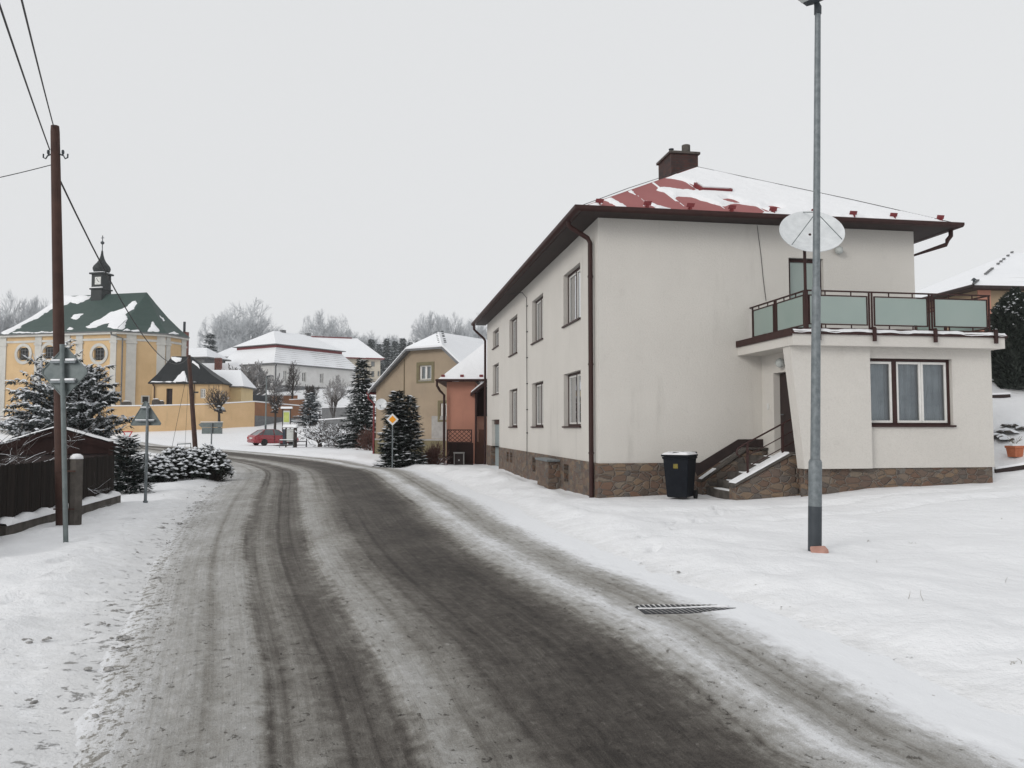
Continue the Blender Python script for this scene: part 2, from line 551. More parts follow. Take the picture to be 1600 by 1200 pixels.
M['concrete'] = pmat('weathered_concrete', (.055, .048, .042), (.105, .093, .082), 5, .9, .5, 40)
M['conc_light'] = pmat('light_concrete', (.36, .35, .33), (.28, .27, .26), 3, .9, .4, 40)
M['fence'] = plank_mat('dark_fence_wood', (.008, .0068, .0062), (.028, .0215, .018), .09)
M['boards'] = plank_mat('brown_boards', (.018, .010, .009), (.032, .016, .014), .12)
M['gate_brown'] = plank_mat('brown_gate_boards', (.075, .036, .026), (.10, .05, .036), .14)
M['greydoor'] = plank_mat('grey_door_boards', (.22, .255, .26), (.31, .345, .345), .18)
M['cream_far'] = plaster('distant_cream_render', (.60, .54, .44), (.54, .49, .41), (.4, .37, .32))
M['neighbour'] = plaster('neighbour_render', (.36, .27, .175), (.31, .235, .16), (.2, .17, .13))
M['bin'] = pmat('dark_bin_plastic', (.005, .0065, .010), (.009, .011, .015), 6, .6, .05, 60, spec=.12)
M['yellowlab'] = pmat('yellow_label', (.24, .19, .02), (.10, .08, .02), 40, .6)
M['dish'] = pmat('dish_enamel', (.66, .68, .69), (.56, .58, .59), 6, .38, 0, 1, 0, 0, .5)
M['wire'] = pmat('black_cable', (.015, .015, .016), None, 1, .6)
M['rock'] = pmat('dark_rock', (.06, .055, .05), (.12, .105, .095), 5, .9, .6, 14, .03, snow=.95, snowz=(.45, .7))
M['terracotta'] = pmat('terracotta', (.42, .13, .06), (.5, .17, .085), 6, .75)
M['slush'] = pmat('slush_clump', (.14, .135, .125), (.42, .41, .40), 22, .8, .8, 60, .01)
M['grass'] = pmat('dry_stalk', (.10, .085, .05), (.16, .13, .08), 9, .8)
M['iron'] = pmat('cast_iron', (.010, .012, .018), (.02, .022, .03), 9, .55)
M['carred'] = pmat('red_car_paint', (.25, .006, .014), (.23, .005, .013), 2, .25, 0, 1, 0, 0, .5, coat=.8)
M['carglass'] = pmat('car_glass', (.06, .075, .08), (.10, .12, .125), 2, .08, 0, 1, 0, 0, .6)
M['tyre'] = pmat('tyre_rubber', (.012, .012, .012), None, 1, .8)
M['rim'] = pmat('alloy_rim', (.35, .36, .37), None, 1, .35, metal=.7)
M['taillight'] = pmat('tail_light', (.28, .01, .012), None, 1, .2)
M['plate'] = pmat('number_plate', (.6, .6, .58), None, 1, .5)
M['needle'] = pmat('dark_needles', (.010, .017, .015), (.027, .040, .034), 5, .7)
M['needle_grey'] = pmat('frosty_needles', (.10, .12, .12), (.22, .245, .25), 3, .8)
M['needle_blue'] = pmat('blue_needles', (.030, .046, .052), (.065, .09, .10), 3, .75)
M['treesnow'] = pmat('tree_snow', (.70, .72, .75), (.82, .84, .87), 2, .8)
M['bark'] = pmat('dark_bark', (.030, .024, .021), (.055, .045, .04), 5, .9, .4, 20, .02, snow=.8, snowz=(.55, .8))
M['twig'] = pmat('dark_twigs', (.040, .032, .029), (.075, .062, .056), 4, .9, snow=.95, snowz=(.42, .72), sscale=1.6)
M['twig_snowy'] = pmat('snowy_twigs', (.045, .036, .033), (.085, .07, .062), 4, .9, snow=1.0, snowz=(.12, .42), sscale=2.5)
M['twig_grey'] = pmat('grey_twigs', (.20, .19, .185), (.33, .32, .32), 2, .9, snow=.8, snowz=(.3, .6), sscale=1.2)
M['twig_brown'] = pmat('red_brown_twigs', (.085, .038, .030), (.12, .058, .046), 4, .9, snow=.5, snowz=(.6, .9))
M['frost_bark'] = pmat('frosted_bark', (.16, .165, .17), (.28, .285, .29), 2, .9, snow=.9, snowz=(.3, .7), sscale=.6)
M['frost_twig'] = pmat('hoarfrost_twigs', (.42, .435, .45), (.62, .64, .66), .5, .9)
M['needle_frost'] = pmat('frosted_needles', (.028, .036, .034), (.075, .088, .088), 3, .8)
M['leaf'] = pmat('evergreen_leaves', (.016, .022, .018), (.036, .045, .036), 6, .6)
M['tsnow'] = tiled_snow_mat('snowy_tiles', .36, c=(.15, .14, .14), f0=.50, f1=.62)
M['tsnow2'] = tiled_snow_mat('snow_covered_tiles', .30, c=(.40, .40, .41), f0=.62, f1=.85)
M['orange'] = pmat('sign_orange', (.86, .34, .012), (.82, .31, .012), 4, .4)
M['signwhite'] = pmat('sign_white', (.74, .75, .75), (.68, .69, .69), 4, .45)
M['signred'] = pmat('sign_red', (.42, .02, .03), None, 1, .5)
M['mapgreen'] = pmat('map_print', (.38, .46, .06), (.56, .58, .22), 1.3, .5)
M['clock'] = pmat('clock_enamel', (.7, .7, .67), None, 1, .5)
M['paper'] = pmat('poster_paper', (.52, .54, .52), (.60, .61, .58), 4, .6)
M['navy'] = pmat('navy_panel', (.02, .028, .045), None, 1, .5)


# ------------------------------------------------------------------ terrain
def vnoise(x, y, seed=0):
    x = np.asarray(x, float); y = np.asarray(y, float)
    xi, yi = np.floor(x), np.floor(y)
    fx, fy = x - xi, y - yi
    fx = fx * fx * (3 - 2 * fx); fy = fy * fy * (3 - 2 * fy)

    def hsh(a, b):
        h = np.sin(a * 127.1 + b * 311.7 + seed * 74.7) * 43758.5453
        return h - np.floor(h)
    return (hsh(xi, yi) * (1 - fx) + hsh(xi + 1, yi) * fx) * (1 - fy) + (hsh(xi, yi + 1) * (1 - fx) + hsh(xi + 1, yi + 1) * fx) * fy


def fbm(x, y, o=4, seed=0):
    s, a, t = 0, 1, 0
    for i in range(o):
        s = s + a * vnoise(x * 2 ** i + 17 * i, y * 2 ** i - 9 * i, seed + i); t += a; a *= .5
    return s / t - .5


def sm(x, a, b):
    t = np.clip((x - a) / (b - a), 0, 1)
    return t * t * (3 - 2 * t)


CPTS = [(6.2, -10), (4.6, -5), (2.6, 0), (.78, 5), (-.12, 7.4), (-1.82, 12), (-3.85, 18.3), (-6.4, 27), (-8.3, 32.7), (-11.6, 39.5), (-16.4, 47.5), (-24, 59), (-33, 71),
        (-46, 84), (-72, 104), (-110, 128), (-160, 150)]


def spline(P, n=24):
    out = []
    for i in range(len(P) - 1):
        p0, p1, p2, p3 = (np.array(P[max(0, min(len(P) - 1, k))], float) for k in (i - 1, i, i + 1, i + 2))
        for t in np.linspace(0, 1, n, endpoint=False):
            out.append(.5 * (2 * p1 + (p2 - p0) * t + (2 * p0 - 5 * p1 + 4 * p2 - p3) * t * t + (3 * p1 - p0 - 3 * p2 + p3) * t ** 3))
    out.append(np.array(P[-1], float))
    return np.array(out)


CL = spline(CPTS)
CT = np.gradient(CL, axis=0); CT /= np.linalg.norm(CT, axis=1)[:, None]
CS = np.concatenate([[0], np.cumsum(np.linalg.norm(np.diff(CL, axis=0), axis=1))])
W2 = 3.0


def road_w(y):
    return np.interp(y, [-10, 4.2, 6.4, 9.2, 12, 17, 29, 42, 60, 120], [4.4, 4.55, 5.05, 5.2, 5.5, 6.15, 6.9, 6.8, 6.2, 6.0])


def road_t(x, y):
    """metres from the road's left edge (0..6 inside)"""
    x = np.atleast_1d(np.asarray(x, float)).ravel(); y = np.atleast_1d(np.asarray(y, float)).ravel()
    res = np.empty(len(x))
    for a in range(0, len(x), 8000):
        dx = x[a:a + 8000, None] - CL[None, :, 0]; dy = y[a:a + 8000, None] - CL[None, :, 1]
        k = np.argmin(dx * dx + dy * dy, axis=1)
        ddx = np.take_along_axis(dx, k[:, None], 1)[:, 0]; ddy = np.take_along_axis(dy, k[:, None], 1)[:, 0]
        res[a:a + 8000] = ddx * CT[k, 1] - ddy * CT[k, 0] + W2
    return res


HFY = [-50, 74, 84, 96, 112, 132, 170, 260, 700]
HFZ = [0, 0, .5, 1.85, 4.3, 7.6, 12, 19, 30]
HX, HY = 2.028, 18.62                      # corner of the cream house
HA = math.atan2(.1631, .9866)
hc, hs = math.cos(HA), math.sin(HA)


def base_z(x, y):
    x = np.asarray(x, float); y = np.asarray(y, float)
    z = np.interp(y, HFY, HFZ)
    z = z + .42 * sm(x, 3.0, 11.0) * sm(y, 5, 15)
    d_ = np.clip(y - 17.0, 0, 8)
    z = z + (.26 * d_ + .014 * d_ * d_) * sm(x, 9.2, 13.5)
    lim = -8.5 - np.clip(y - 12, -6, 12) * .22
    z = z - 1.0 * sm(lim - x, .2, 2.2) * (1 - sm(y, 22, 27)) * sm(y, 2, 7)
    z = z - .15 * sm(y, 32, 38) * (1 - sm(y, 50, 62)) * sm(x, -9, -5)
    return z


DRAIN = at(1071, 947, 7.55)


def drain_flat(x, y, z, lim):
    w = sm(.78 - np.hypot((x - DRAIN.x) * .9, (y - DRAIN.y) * 1.5), 0, .25)
    return z * (1 - w) + np.minimum(z, base_z(x, y) + lim) * w if lim < .015 else z * (1 - w) + (base_z(x, y) + lim) * w


def ground_z(x, y, t=None, fine=True):
    x = np.asarray(x, float); y = np.asarray(y, float)
    if t is None: t = road_t(x, y).reshape(x.shape)
    z = base_z(x, y)
    wy = road_w(y)
    off = np.where(t < wy / 2, -t, t - wy)              # metres outside the road edge (negative inside)
    bank = sm(off, -.6, .9) * .15 - .08 + (.05 + .16 * fbm(x * 1.7, y * 1.7, 3, 77)) * sm(off, .2, .9) * (1 - sm(off, 1.2, 3))
    amp = sm(off, -.2, 1.2)
    z = z + bank
    z = z + amp * (.20 * fbm(x * .33, y * .33, 3, 3) + .10 * fbm(x * 1.1, y * 1.1, 3, 8))
    if fine:
        z = z + sm(off, -.3, .3) * (.06 * fbm(x * 4.2, y * 4.2, 3, 21) * (1 - .7 * sm(off, .6, 2.2)) + .010 * fbm(x * 7, y * 7, 2, 5)) * (1 - sm(np.hypot(x, y), 9, 16))
    # ploughed heap along the left wall of the cream house and ruts of the yard
    u = (x - HX) * hc + (y - HY) * hs; v = -(x - HX) * hs + (y - HY) * hc
    z = z + (.16 + .26 * fbm(u * 1.3, v * 1.3, 3, 31)) * np.exp(-((u + 1.3) / .8) ** 2) * sm(v, 2, 6) * (1 - sm(v, 10, 14))
    z = z - .12 * np.exp(-((u + .25) / .45) ** 2) * sm(v, -1, 1) * (1 - sm(v, 15, 18))
    if fine:
        for fx, fy, fa in FOOT:
            k = np.abs(x - fx) + np.abs(y - fy) < .9
            if k.any():
                ca_, sa_ = math.cos(fa), math.sin(fa)
                p = (x[k] - fx) * ca_ + (y[k] - fy) * sa_; q = -(x[k] - fx) * sa_ + (y[k] - fy) * ca_
                r2 = (p / .15) ** 2 + (q / .085) ** 2
                z[k] = z[k] - .11 * np.exp(-r2 ** 2) + .03 * np.exp(-((np.sqrt(r2) - 1.5) / .4) ** 2)
    for c in (-3.55, -5.0):
        z = z - .085 * np.exp(-((v - c - .12 * u * 0 - .5 * fbm(u * .3, c * 7 + u * 0, 2, 41)) / .16) ** 2) * sm(u, -1.5, 2)
    return drain_flat(x, y, z, .012)


def trail(pts, step, seed):
    rnd = random.Random(seed); out = []; k = 0
    for (ax_, ay_), (bx_, by_) in zip(pts, pts[1:]):
        L = math.hypot(bx_ - ax_, by_ - ay_); a = math.atan2(by_ - ay_, bx_ - ax_)
        for i in range(int(L / step)):
            f = i * step / L; s_ = .12 if k % 2 else -.12; k += 1
            out.append((ax_ + (bx_ - ax_) * f - math.sin(a) * s_ + rnd.uniform(-.05, .05), ay_ + (by_ - ay_) * f + math.cos(a) * s_ + rnd.uniform(-.05, .05), a + rnd.uniform(-.2, .2)))
    return out


FOOT = trail([(9.6, 16.2), (11.2, 16.6), (16, 18.2)], .62, 1) + trail([(-3.9, 5.6), (-4.9, 8.6), (-6.4, 13.5), (-7.6, 17.2)], .72, 2) + trail([(1.4, 9.4), (2.4, 12.5), (4.1, 15.6), (4.6, 16.9)], .7, 3)


def gz(x, y):
    return float(ground_z(np.array([x]), np.array([y]), fine=False)[0])


def axis_pts(c, d0, grow, lim):
    out, d, p = [c], d0, c
    while p < lim:
        p += d; out.append(p); d = min(d * grow, 14)
    return out


def build_ground():
    ys = [-14, -10, -7, -4.5, -2, 0] + [y for y in axis_pts(1.5, .07, 1.0075, 700)]
    xp = [i * .085 for i in range(0, 60)] + axis_pts(5.1, .09, 1.03, 520)
    xs = sorted({round(x, 4) for x in xp} | {-round(x, 4) for x in xp})
    X, Y = np.meshgrid(xs, ys)
    t = road_t(X, Y).reshape(X.shape)
    Z = ground_z(X, Y, t)
    ny, nx = X.shape
    me = bpy.data.meshes.new('snow_ground')
    idx = np.arange(nx * ny).reshape(ny, nx)
    q = np.stack([idx[:-1, :-1], idx[:-1, 1:], idx[1:, 1:], idx[1:, :-1]], -1).reshape(-1, 4)
    me.vertices.add(nx * ny)
    me.vertices.foreach_set('co', np.stack([X, Y, Z], -1).astype(np.float32).ravel())
    me.loops.add(q.size); me.loops.foreach_set('vertex_index', q.ravel().astype(np.int32))
    me.polygons.add(len(q)); me.polygons.foreach_set('loop_start', (np.arange(len(q)) * 4).astype(np.int32))
    me.update(calc_edges=True)
    me.polygons.foreach_set('use_smooth', [True] * len(q))
    wy = road_w(Y)
    off = np.where(t < wy / 2, -t, t - wy)
    # the left verge carries more spray than the right one
    e = np.where(t < wy / 2, np.clip(off / 2.6, 0, 1), np.clip(off / 1.5 + .12, 0, 1))
    e = np.clip(e + .55 * sm(Y, 30, 60), 0, 1)
    a = me.attributes.new('edge', 'FLOAT', 'POINT')
    a.data.foreach_set('value', e.astype(np.float32).ravel())
    me.materials.append(M['ground'])
    o = bpy.data.objects.new('snow_ground', me); COL.objects.link(o)
    tag(o, 'snow covered ground, verges and yard', None, None, 'structure')


def build_road():
    rows = []
    s, d = 0.0, .5
    while s < CS[-1]:
        rows.append(s)
        y = np.interp(s, CS, CL[:, 1])
        d = .5 if y < 2 else .07 if y < 9 else min(2.5, .07 + (y - 9) * .012)
        s += d
    cols = np.linspace(-.75, 6.75, 130)          # 0..6 from edge to edge
    S = np.array(rows)
    cx, cy = np.interp(S, CS, CL[:, 0]), np.interp(S, CS, CL[:, 1])
    tx, ty = np.interp(S, CS, CT[:, 0]), np.interp(S, CS, CT[:, 1])
    T, SS = np.meshgrid(cols, S)
    TM = T * road_w(cy)[:, None] / 6
    X = cx[:, None] + (TM - W2) * ty[:, None]
    Y = cy[:, None] - (TM - W2) * tx[:, None]
    Z = base_z(X, Y)
    prof = np.interp(T, [-.75, 0, .5, 1.0, 1.15, 1.3, 1.4, 1.6, 1.9, 2.1, 2.6, 3.0, 3.6, 4.2, 4.7, 5.1, 5.5, 6.0, 6.75],
                     [-.10, .015, .045, .045, .014, .026, .02, .006, .012, .045, .035, .008, .004, .012, .05, .03, .04, .02, .0])
    Z = Z + prof * .8 + .034 * fbm(T * 6, SS * 6, 4, 51) * sm(prof, .006, .03) + .010 * fbm(T * 14, SS * 9, 2, 57)
    Z = drain_flat(X, Y, Z, .02)
    ny, nx = X.shape
    idx = np.arange(nx * ny).reshape(ny, nx)
    q = np.stack([idx[:-1, :-1], idx[:-1, 1:], idx[1:, 1:], idx[1:, :-1]], -1).reshape(-1, 4)
    me = bpy.data.meshes.new('road')
    me.vertices.add(nx * ny)
    me.vertices.foreach_set('co', np.stack([X, Y, Z], -1).astype(np.float32).ravel())
    me.loops.add(q.size); me.loops.foreach_set('vertex_index', q.ravel().astype(np.int32))
    me.polygons.add(len(q)); me.polygons.foreach_set('loop_start', (np.arange(len(q)) * 4).astype(np.int32))
    me.update(calc_edges=True)
    me.polygons.foreach_set('use_smooth', [True] * len(q))
    ul = me.uv_layers.new(name='UVMap')
    UV = np.stack([T, SS], -1).reshape(-1, 2)[q.ravel()]
    ul.data.foreach_set('uv', UV.astype(np.float32).ravel())
    me.materials.append(M['road'])
    o = bpy.data.objects.new('road', me); COL.objects.link(o)
    tag(o, 'slushy road curving left through the village', None, None, 'structure')


build_ground()
build_road()


def blob(mb, c, rx, ry, rz, rnd, mi=0):
    """small lumpy clod"""
    n = 6
    vs, fs = [V(c) + V((0, 0, rz))], []
    for lv, (h, k) in enumerate(((.55, .75), (-.1, 1.0))):
        for j in range(n):
            a = 2 * math.pi * (j + .5 * lv) / n
            q = k * rnd.uniform(.7, 1.25)
            vs.append(V(c) + V((rx * q * math.cos(a), ry * q * math.sin(a), rz * h * rnd.uniform(.7, 1.2))))
    for j in range(n):
        fs.append((0, 1 + j, 1 + (j + 1) % n))
        fs.append((1 + j, 1 + n + j, 1 + (j + 1) % n))
        fs.append((1 + (j + 1) % n, 1 + n + j, 1 + n + (j + 1) % n))
    mb.add(vs, fs, mi)


def build_clods():
    rnd = random.Random(4)
    mb = MB()
    for i in range(300):
        s = rnd.uniform(14, 42) if rnd.random() < .8 else rnd.uniform(42, 60)
        left = rnd.random() < .8
        t = -abs(rnd.gauss(0, .42)) + .3 if left else float(road_w(np.interp(s, CS, CL[:, 1]))) + abs(rnd.gauss(0, .35)) - .15
        x = np.interp(s, CS, CL[:, 0]) + (t - W2) * np.interp(s, CS, CT[:, 1])
        y = np.interp(s, CS, CL[:, 1]) - (t - W2) * np.interp(s, CS, CT[:, 0])
        z = float(ground_z(np.array([x]), np.array([y]))[0])
        z = max(z, float(base_z(x, y)) + .01)
        r = rnd.choice([.009, .011, .014, .018, .024]) * (1 if left else .7)
        for q in range(rnd.choice((1, 2, 5, 9)) if left else 1):
            g_ = r * rnd.uniform(.5, 1.2)
            blob(mb, (x + rnd.gauss(0, r * 2.6), y + rnd.gauss(0, r * 1.8), z - .004), g_ * rnd.uniform(.9, 1.9), g_ * rnd.uniform(.8, 1.5), g_ * rnd.uniform(.5, 1.0), rnd)
    o = mb.build('slush_clods', M['slush'], None, uv=False)
    tag(o, 'dirty grey slush clods scattered along the road edges', 'slush', None, 'stuff')
    # dry stalks that poke out of the snow of the yard
    mb = MB()
    for px, py, h in ((1370, 880, .10), (1359, 850, .10), (1413, 935, .17), (1427, 855, .1), (1441, 942, .22), (1573, 905, .14), (1566, 828, .08), (1050, 875, .06), (1226, 935, .06), (1590, 1030, .10),
                      (1583, 1028, .07), (1316, 978, .04), (1270, 985, .04), (1560, 1060, .03), (1404, 1042, .04), (30, 1000, .03), (1157, 925, .05)):
        Y = 1.6 * F / (py - 668)
        p = at(px, py, Y); p.z = gz(p.x, p.y) - .02
        for k in range(rnd.randint(1, 3)):
            b = p + V((rnd.uniform(-.05, .05), rnd.uniform(-.05, .05), 0))
            lean = V((rnd.uniform(-.5, .5), rnd.uniform(-.3, .3), 1)).normalized()
            mb.tube([b, b + lean * h * .36, b + lean * h * .6 + V((rnd.uniform(-.03, .03), 0, -.005))], [.0022, .0018, .001], 4)
    o = mb.build('grass_stalks', M['grass'], None, uv=False)
    tag(o, 'dry grass stalks sticking out of the yard snow', 'grass', None, 'stuff')


build_clods()


# ------------------------------------------------------------------ windows
def frame_bars(mb, P, a0, a1, b0, b1, w, d0, d1, mi=0):
    """rectangular frame of four butted bars; P(a, b, d) maps to 3D"""
    def pl(x0, x1, z0, z1):
        vs = [P(x, z, d) for d in (d0, d1) for z in (z0, z1) for x in (x0, x1)]
        mb.add(vs, [(0, 1, 3, 2), (4, 6, 7, 5), (0, 4, 5, 1), (2, 3, 7, 6), (0, 2, 6, 4), (1, 5, 7, 3)], mi)
    pl(a0, a0 + w, b0, b1); pl(a1 - w, a1, b0, b1)
    pl(a0 + w, a1 - w, b0, b0 + w); pl(a0 + w, a1 - w, b1 - w, b1)


def pbox(mb, P, a0, a1, b0, b1, d0, d1, mi=0):
    vs = [P(x, z, d) for d in (d0, d1) for z in (b0, b1) for x in (a0, a1)]
    mb.add(vs, [(0, 1, 3, 2), (4, 6, 7, 5), (0, 4, 5, 1), (2, 3, 7, 6), (0, 2, 6, 4), (1, 5, 7, 3)], mi)


def window(parent, O, U, N, a0, a1, b0, b1, depth=.15, sashes=((0, .5), (.5, 1)), frame='brown', sash='whiteframe', curtain='curtain', sill='brown', fw=.06, sw=.045, mull=.05, sillout=.05,
           bars=0, nomull=()):
    O, U, N = V(O), V(U), V(N)
    P = lambda a, b, d: O + U * a + V((0, 0, b)) + N * d
    f = MB()
    frame_bars(f, P, a0, a1, b0, b1, fw, depth - .035, depth + .05)
    i0, i1 = a0 + fw, a1 - fw
    L = i1 - i0
    for k in range(1, len(sashes)):
        c = i0 + L * sashes[k][0]
        if k in nomull: continue
        pbox(f, P, c - mull / 2, c + mull / 2, b0 + fw, b1 - fw, depth - .03, depth + .05)
    w = f.build('window', M[frame], parent, uv=False, fixn=True)
    s = MB(); g = MB(); cu = MB()
    for q0, q1 in sashes:
        x0 = i0 + L * q0 + ((mull / 2 if sashes.index((q0, q1)) not in nomull else 0) if q0 > 0 else 0) + .004
        x1 = i0 + L * q1 - ((mull / 2 if sashes.index((q0, q1)) + 1 not in nomull else 0) if q1 < 1 else 0) - .004
        frame_bars(s, P, x0, x1, b0 + fw + .004, b1 - fw - .004, sw, depth - .015, depth + .03)
        for kb in range(bars):
            zb = b0 + fw + (b1 - b0 - 2 * fw) * (kb + 1) / (bars + 1)
            pbox(s, P, x0 + sw, x1 - sw, zb - .02, zb + .02, depth - .01, depth + .025)
        g.poly([P(x0 + sw, b0 + fw + sw, depth + .012), P(x1 - sw, b0 + fw + sw, depth + .012), P(x1 - sw, b1 - fw - sw, depth + .012), P(x0 + sw, b1 - fw - sw, depth + .012)])
        n = max(10, int((x1 - x0) / .03))
        for j in range(n):
            xa, xb = x0 + (x1 - x0) * j / n, x0 + (x1 - x0) * (j + 1) / n
            wv = lambda x: depth + .12 + .018 * math.sin(x * 31 + a0 * 7) + .012 * math.sin(x * 67 + 2)
            cu.poly([P(xa, b0 + .01, wv(xa)), P(xb, b0 + .01, wv(xb)), P(xb, b1 - .01, wv(xb)), P(xa, b1 - .01, wv(xa))])
    s.build('sash', M[sash], w, uv=False, fixn=True)
    g.build('pane', M['glass'], w, uv=False)
    if curtain: cu.build('curtain', M[curtain], w, smooth=180, uv=False)
    if sill:
        m = MB()
        pbox(m, P, a0 - .04, a1 + .04, b0 - .035, b0 + .006, -sillout, depth - .04)
        m.build('sill', M[sill], w, uv=False, fixn=True)
    return w


def snow_sheet(O, A, B, na, nb, thick, name, parent, keep=None):
    """snow lying on a sloping roof: thick(a, b) gives metres above the roof, below zero = bare"""
    O, A, B = V(O), V(A), V(B)
    n = A.cross(B).normalized()
    if n.z < 0: n = -n
    mb = MB()
    vs, fs = [], []
    for j in range(nb + 1):
        for i in range(na + 1):
            a, b = i / na, j / nb
            vs.append(O + A * a + B * b + n * thick(a, b))
    for j in range(nb):
        for i in range(na):
            k = j * (na + 1) + i
            if keep is None or keep((i + .5) / na, (j + .5) / nb): fs.append((k, k + 1, k + na + 2, k + na + 1))
    mb.add(vs, fs)
    return mb.build(name, M['snow'], parent, smooth=180, uv=False)


M['snow_grey'] = pmat('grey_drain_snow', (.34, .33, .31), (.66, .66, .655), 3.5, .8, .6, 40)
# ------------------------------------------------------------------ the cream house
LH, DH = 8.215, 19.7
house = thing('house', 'large cream two storey house with red hipped roof and frosted glass balcony', 'house', (HX, HY, 0), HA)
UX, UY = V((1, 0, 0)), V((0, 1, 0))


def hloc(px, py, v=None, u=None, z=None):
    """pixel on one of the house's planes -> local coordinates"""
    d = at(px, py, 1.0) - V((0, 0, EYE))
    o = V((0, 0, EYE)) - V((HX, HY, 0))
    rot = Matrix.Rotation(-HA, 3, 'Z')
    d, o = rot @ d, rot @ o
    if v is not None: t = (v - o.y) / d.y
    elif u is not None: t = (u - o.x) / d.x
    else: t = (z - o.z) / d.z
    return o + d * t


def hplane(px, py, p0, n):
    d = at(px, py, 1.0) - V((0, 0, EYE)); o = V((0, 0, EYE)) - V((HX, HY, 0))
    rot = Matrix.Rotation(-HA, 3, 'Z'); d, o = rot @ d, rot @ o
    return o + d * ((V(p0) - o).dot(n) / d.dot(n))


ZP, ZW = .87, 6.64
winL = []
for a0, a1 in ((1.72, 3.62), (6.45, 8.3), (11.22, 13.08)):
    winL += [(a0, a1, 1.73, 3.17, 'n'), (a0, a1, 4.50, 5.94, 'n')]
winL += [(15.95, 17.75, 5.24, 6.03, 's'), (15.95, 17.75, 3.17, 4.5, 's')]
doorL = (15.75, 18.1, ZP, 2.05)
mb = MB()
wall(mb, (0, 0, 0), UY, DH, ZP, ZW, [w[:4] for w in winL] + [doorL], UX, .26)
wall(mb, (0, 0, 0), UX, LH, ZP, ZW, [(4.81, 5.73, 3.72, 5.86)], UY, .2)
wall(mb, (LH, 0, 0), UY, DH, ZP, ZW, [], -UX, .2)
wall(mb, (0, DH, 0), UX, LH, ZP, ZW, [], -UY, .2)
mb.build('wall', M['cream'], house, uv=False)

for a0, a1, b0, b1, k in winL:
    window(house, (0, 0, 0), UY, UX, a0, a1, b0, b1, .16, ((0, .5), (.5, 1)), curtain='curtain_dark')

# plinth of rubble stone, openings of the cellar
mb = MB()
cel = [(3.0, 3.55, .22, .70), (7.6, 8.15, .25, .72), (12.2, 12.75, .35, .74), (13.1, 13.6, .35, .74)]
wall(mb, (-.03, -.03, 0), UY, DH + .03, -.9, ZP, cel + [(15.75, 18.1, -.9, ZP)], UX, .22)
wall(mb, (-.03, -.03, 0), UX, LH + .06, -.9, ZP, [], UY, .2)
mb.poly([(-.03, -.03, ZP), (LH, -.03, ZP), (LH, 0, ZP), (0, 0, ZP)]); mb.poly([(-.03, -.03, ZP), (0, 0, ZP), (0, DH, ZP), (-.03, DH, ZP)])
mb.box(-.36, -.031, 4.0, 5.6, -.6, .74)
mb.build('plinth', M['stone'], house)
mb = MB(); mb.box(-.42, -.04, 3.92, 5.68, .742, .80)
mb.build('pier_cap', M['galv'], house, bevel=.01)
for c in cel:
    mb = MB(); mb.box(.17, .2, c[0], c[1], c[2], c[3])
    mb.build('cellar_window', M['dark'], house, uv=False)
# back door in the left wall
mb = MB(); mb.box(.16, .2, 15.75, 18.1, -.5, 1.85)
d = mb.build('door', M['greydoor'], house)
mb = MB(); mb.box(.12, .22, 15.75, 18.1, 1.85, 2.05); mb.build('lintel', M['brown'], d, uv=False)

# roof
O1 = .55
zr, z0 = 9.40, 6.72
ex0, ex1, ey0, ey1 = -O1, LH + .74, -O1, DH + O1
um = LH / 2
apex = V((um, 4.1, zr)); apex2 = V((um, DH - 4.1, zr))
mb = MB()
A_, B_, C_, D_ = V((ex0, ey0, z0)), V((ex1, ey0, z0)), V((ex1, ey1, z0)), V((ex0, ey1, z0))
mb.poly([A_, B_, apex]); mb.poly([B_, C_, apex2, apex]); mb.poly([C_, D_, apex2]); mb.poly([D_, A_, apex, apex2])
roof = mb.build('roof', M['redroof'], house)
mb = MB()
s0 = z0 - .08
mb.poly([(ex0 + .02, ey0 + .02, s0), (ex0 + .02, ey1, s0), (0, ey1, s0), (0, ey0 + .02, s0)])
mb.poly([(0, ey0 + .02, s0), (0, 0, s0), (ex1 - .02, 0, s0), (ex1 - .02, ey0 + .02, s0)])
mb.poly([(LH, 0, s0), (LH, ey1, s0), (ex1 - .02, ey1, s0), (ex1 - .02, 0, s0)])
for p, q in ((A_, B_), (B_, C_), (D_, A_)):
    a, b = p.copy(), q.copy(); a.z = b.z = z0 - .012
    a2, b2 = a.copy(), b.copy(); a2.z = b2.z = s0
    mb.poly([a, b, b2, a2])
mb.build('soffit', M['darkbrown'], house, uv=False)


def gutter(pts, name='gutter', r=.075):
    g = MB()
    prof = [(-r, .05), (-r, -.01), (-r * .7, -.06), (0, -.085), (r * .7, -.06), (r, -.01), (r, .05), (r * .8, .05), (r * .78, -.005), (0, -.06), (-r * .78, -.005), (-r * .8, .05)]
    P_ = [V(p) for p in pts]
    rings = []
    for i, p in enumerate(P_):
        d = (P_[min(i + 1, len(P_) - 1)] - P_[max(0, i - 1)]); d.z = 0; d.normalize()
        n = V((d.y, -d.x, 0))
        if 0 < i < len(P_) - 1: n = n * 1.414
        rings.append([p + n * a + V((0, 0, b)) for a, b in prof])
    k = len(prof)
    vs = [q for r_ in rings for q in r_]
    fs = [(i * k + j, i * k + (j + 1) % k, (i + 1) * k + (j + 1) % k, (i + 1) * k + j) for i in range(len(rings) - 1) for j in range(k)]
    fs += [tuple(range(k)), tuple((len(rings) - 1) * k + j for j in range(k))]
    g.add(vs, fs)
    return g.build(name, M['brown'], house, smooth=50, uv=False, fixn=True)


go = .075
zg = z0 - .03
gutter([(ex0 - go, ey1 + .05, zg), (ex0 - go, ey0 - go, zg), (ex1 + go, ey0 - go, zg), (ex1 + go, ey1, zg)])
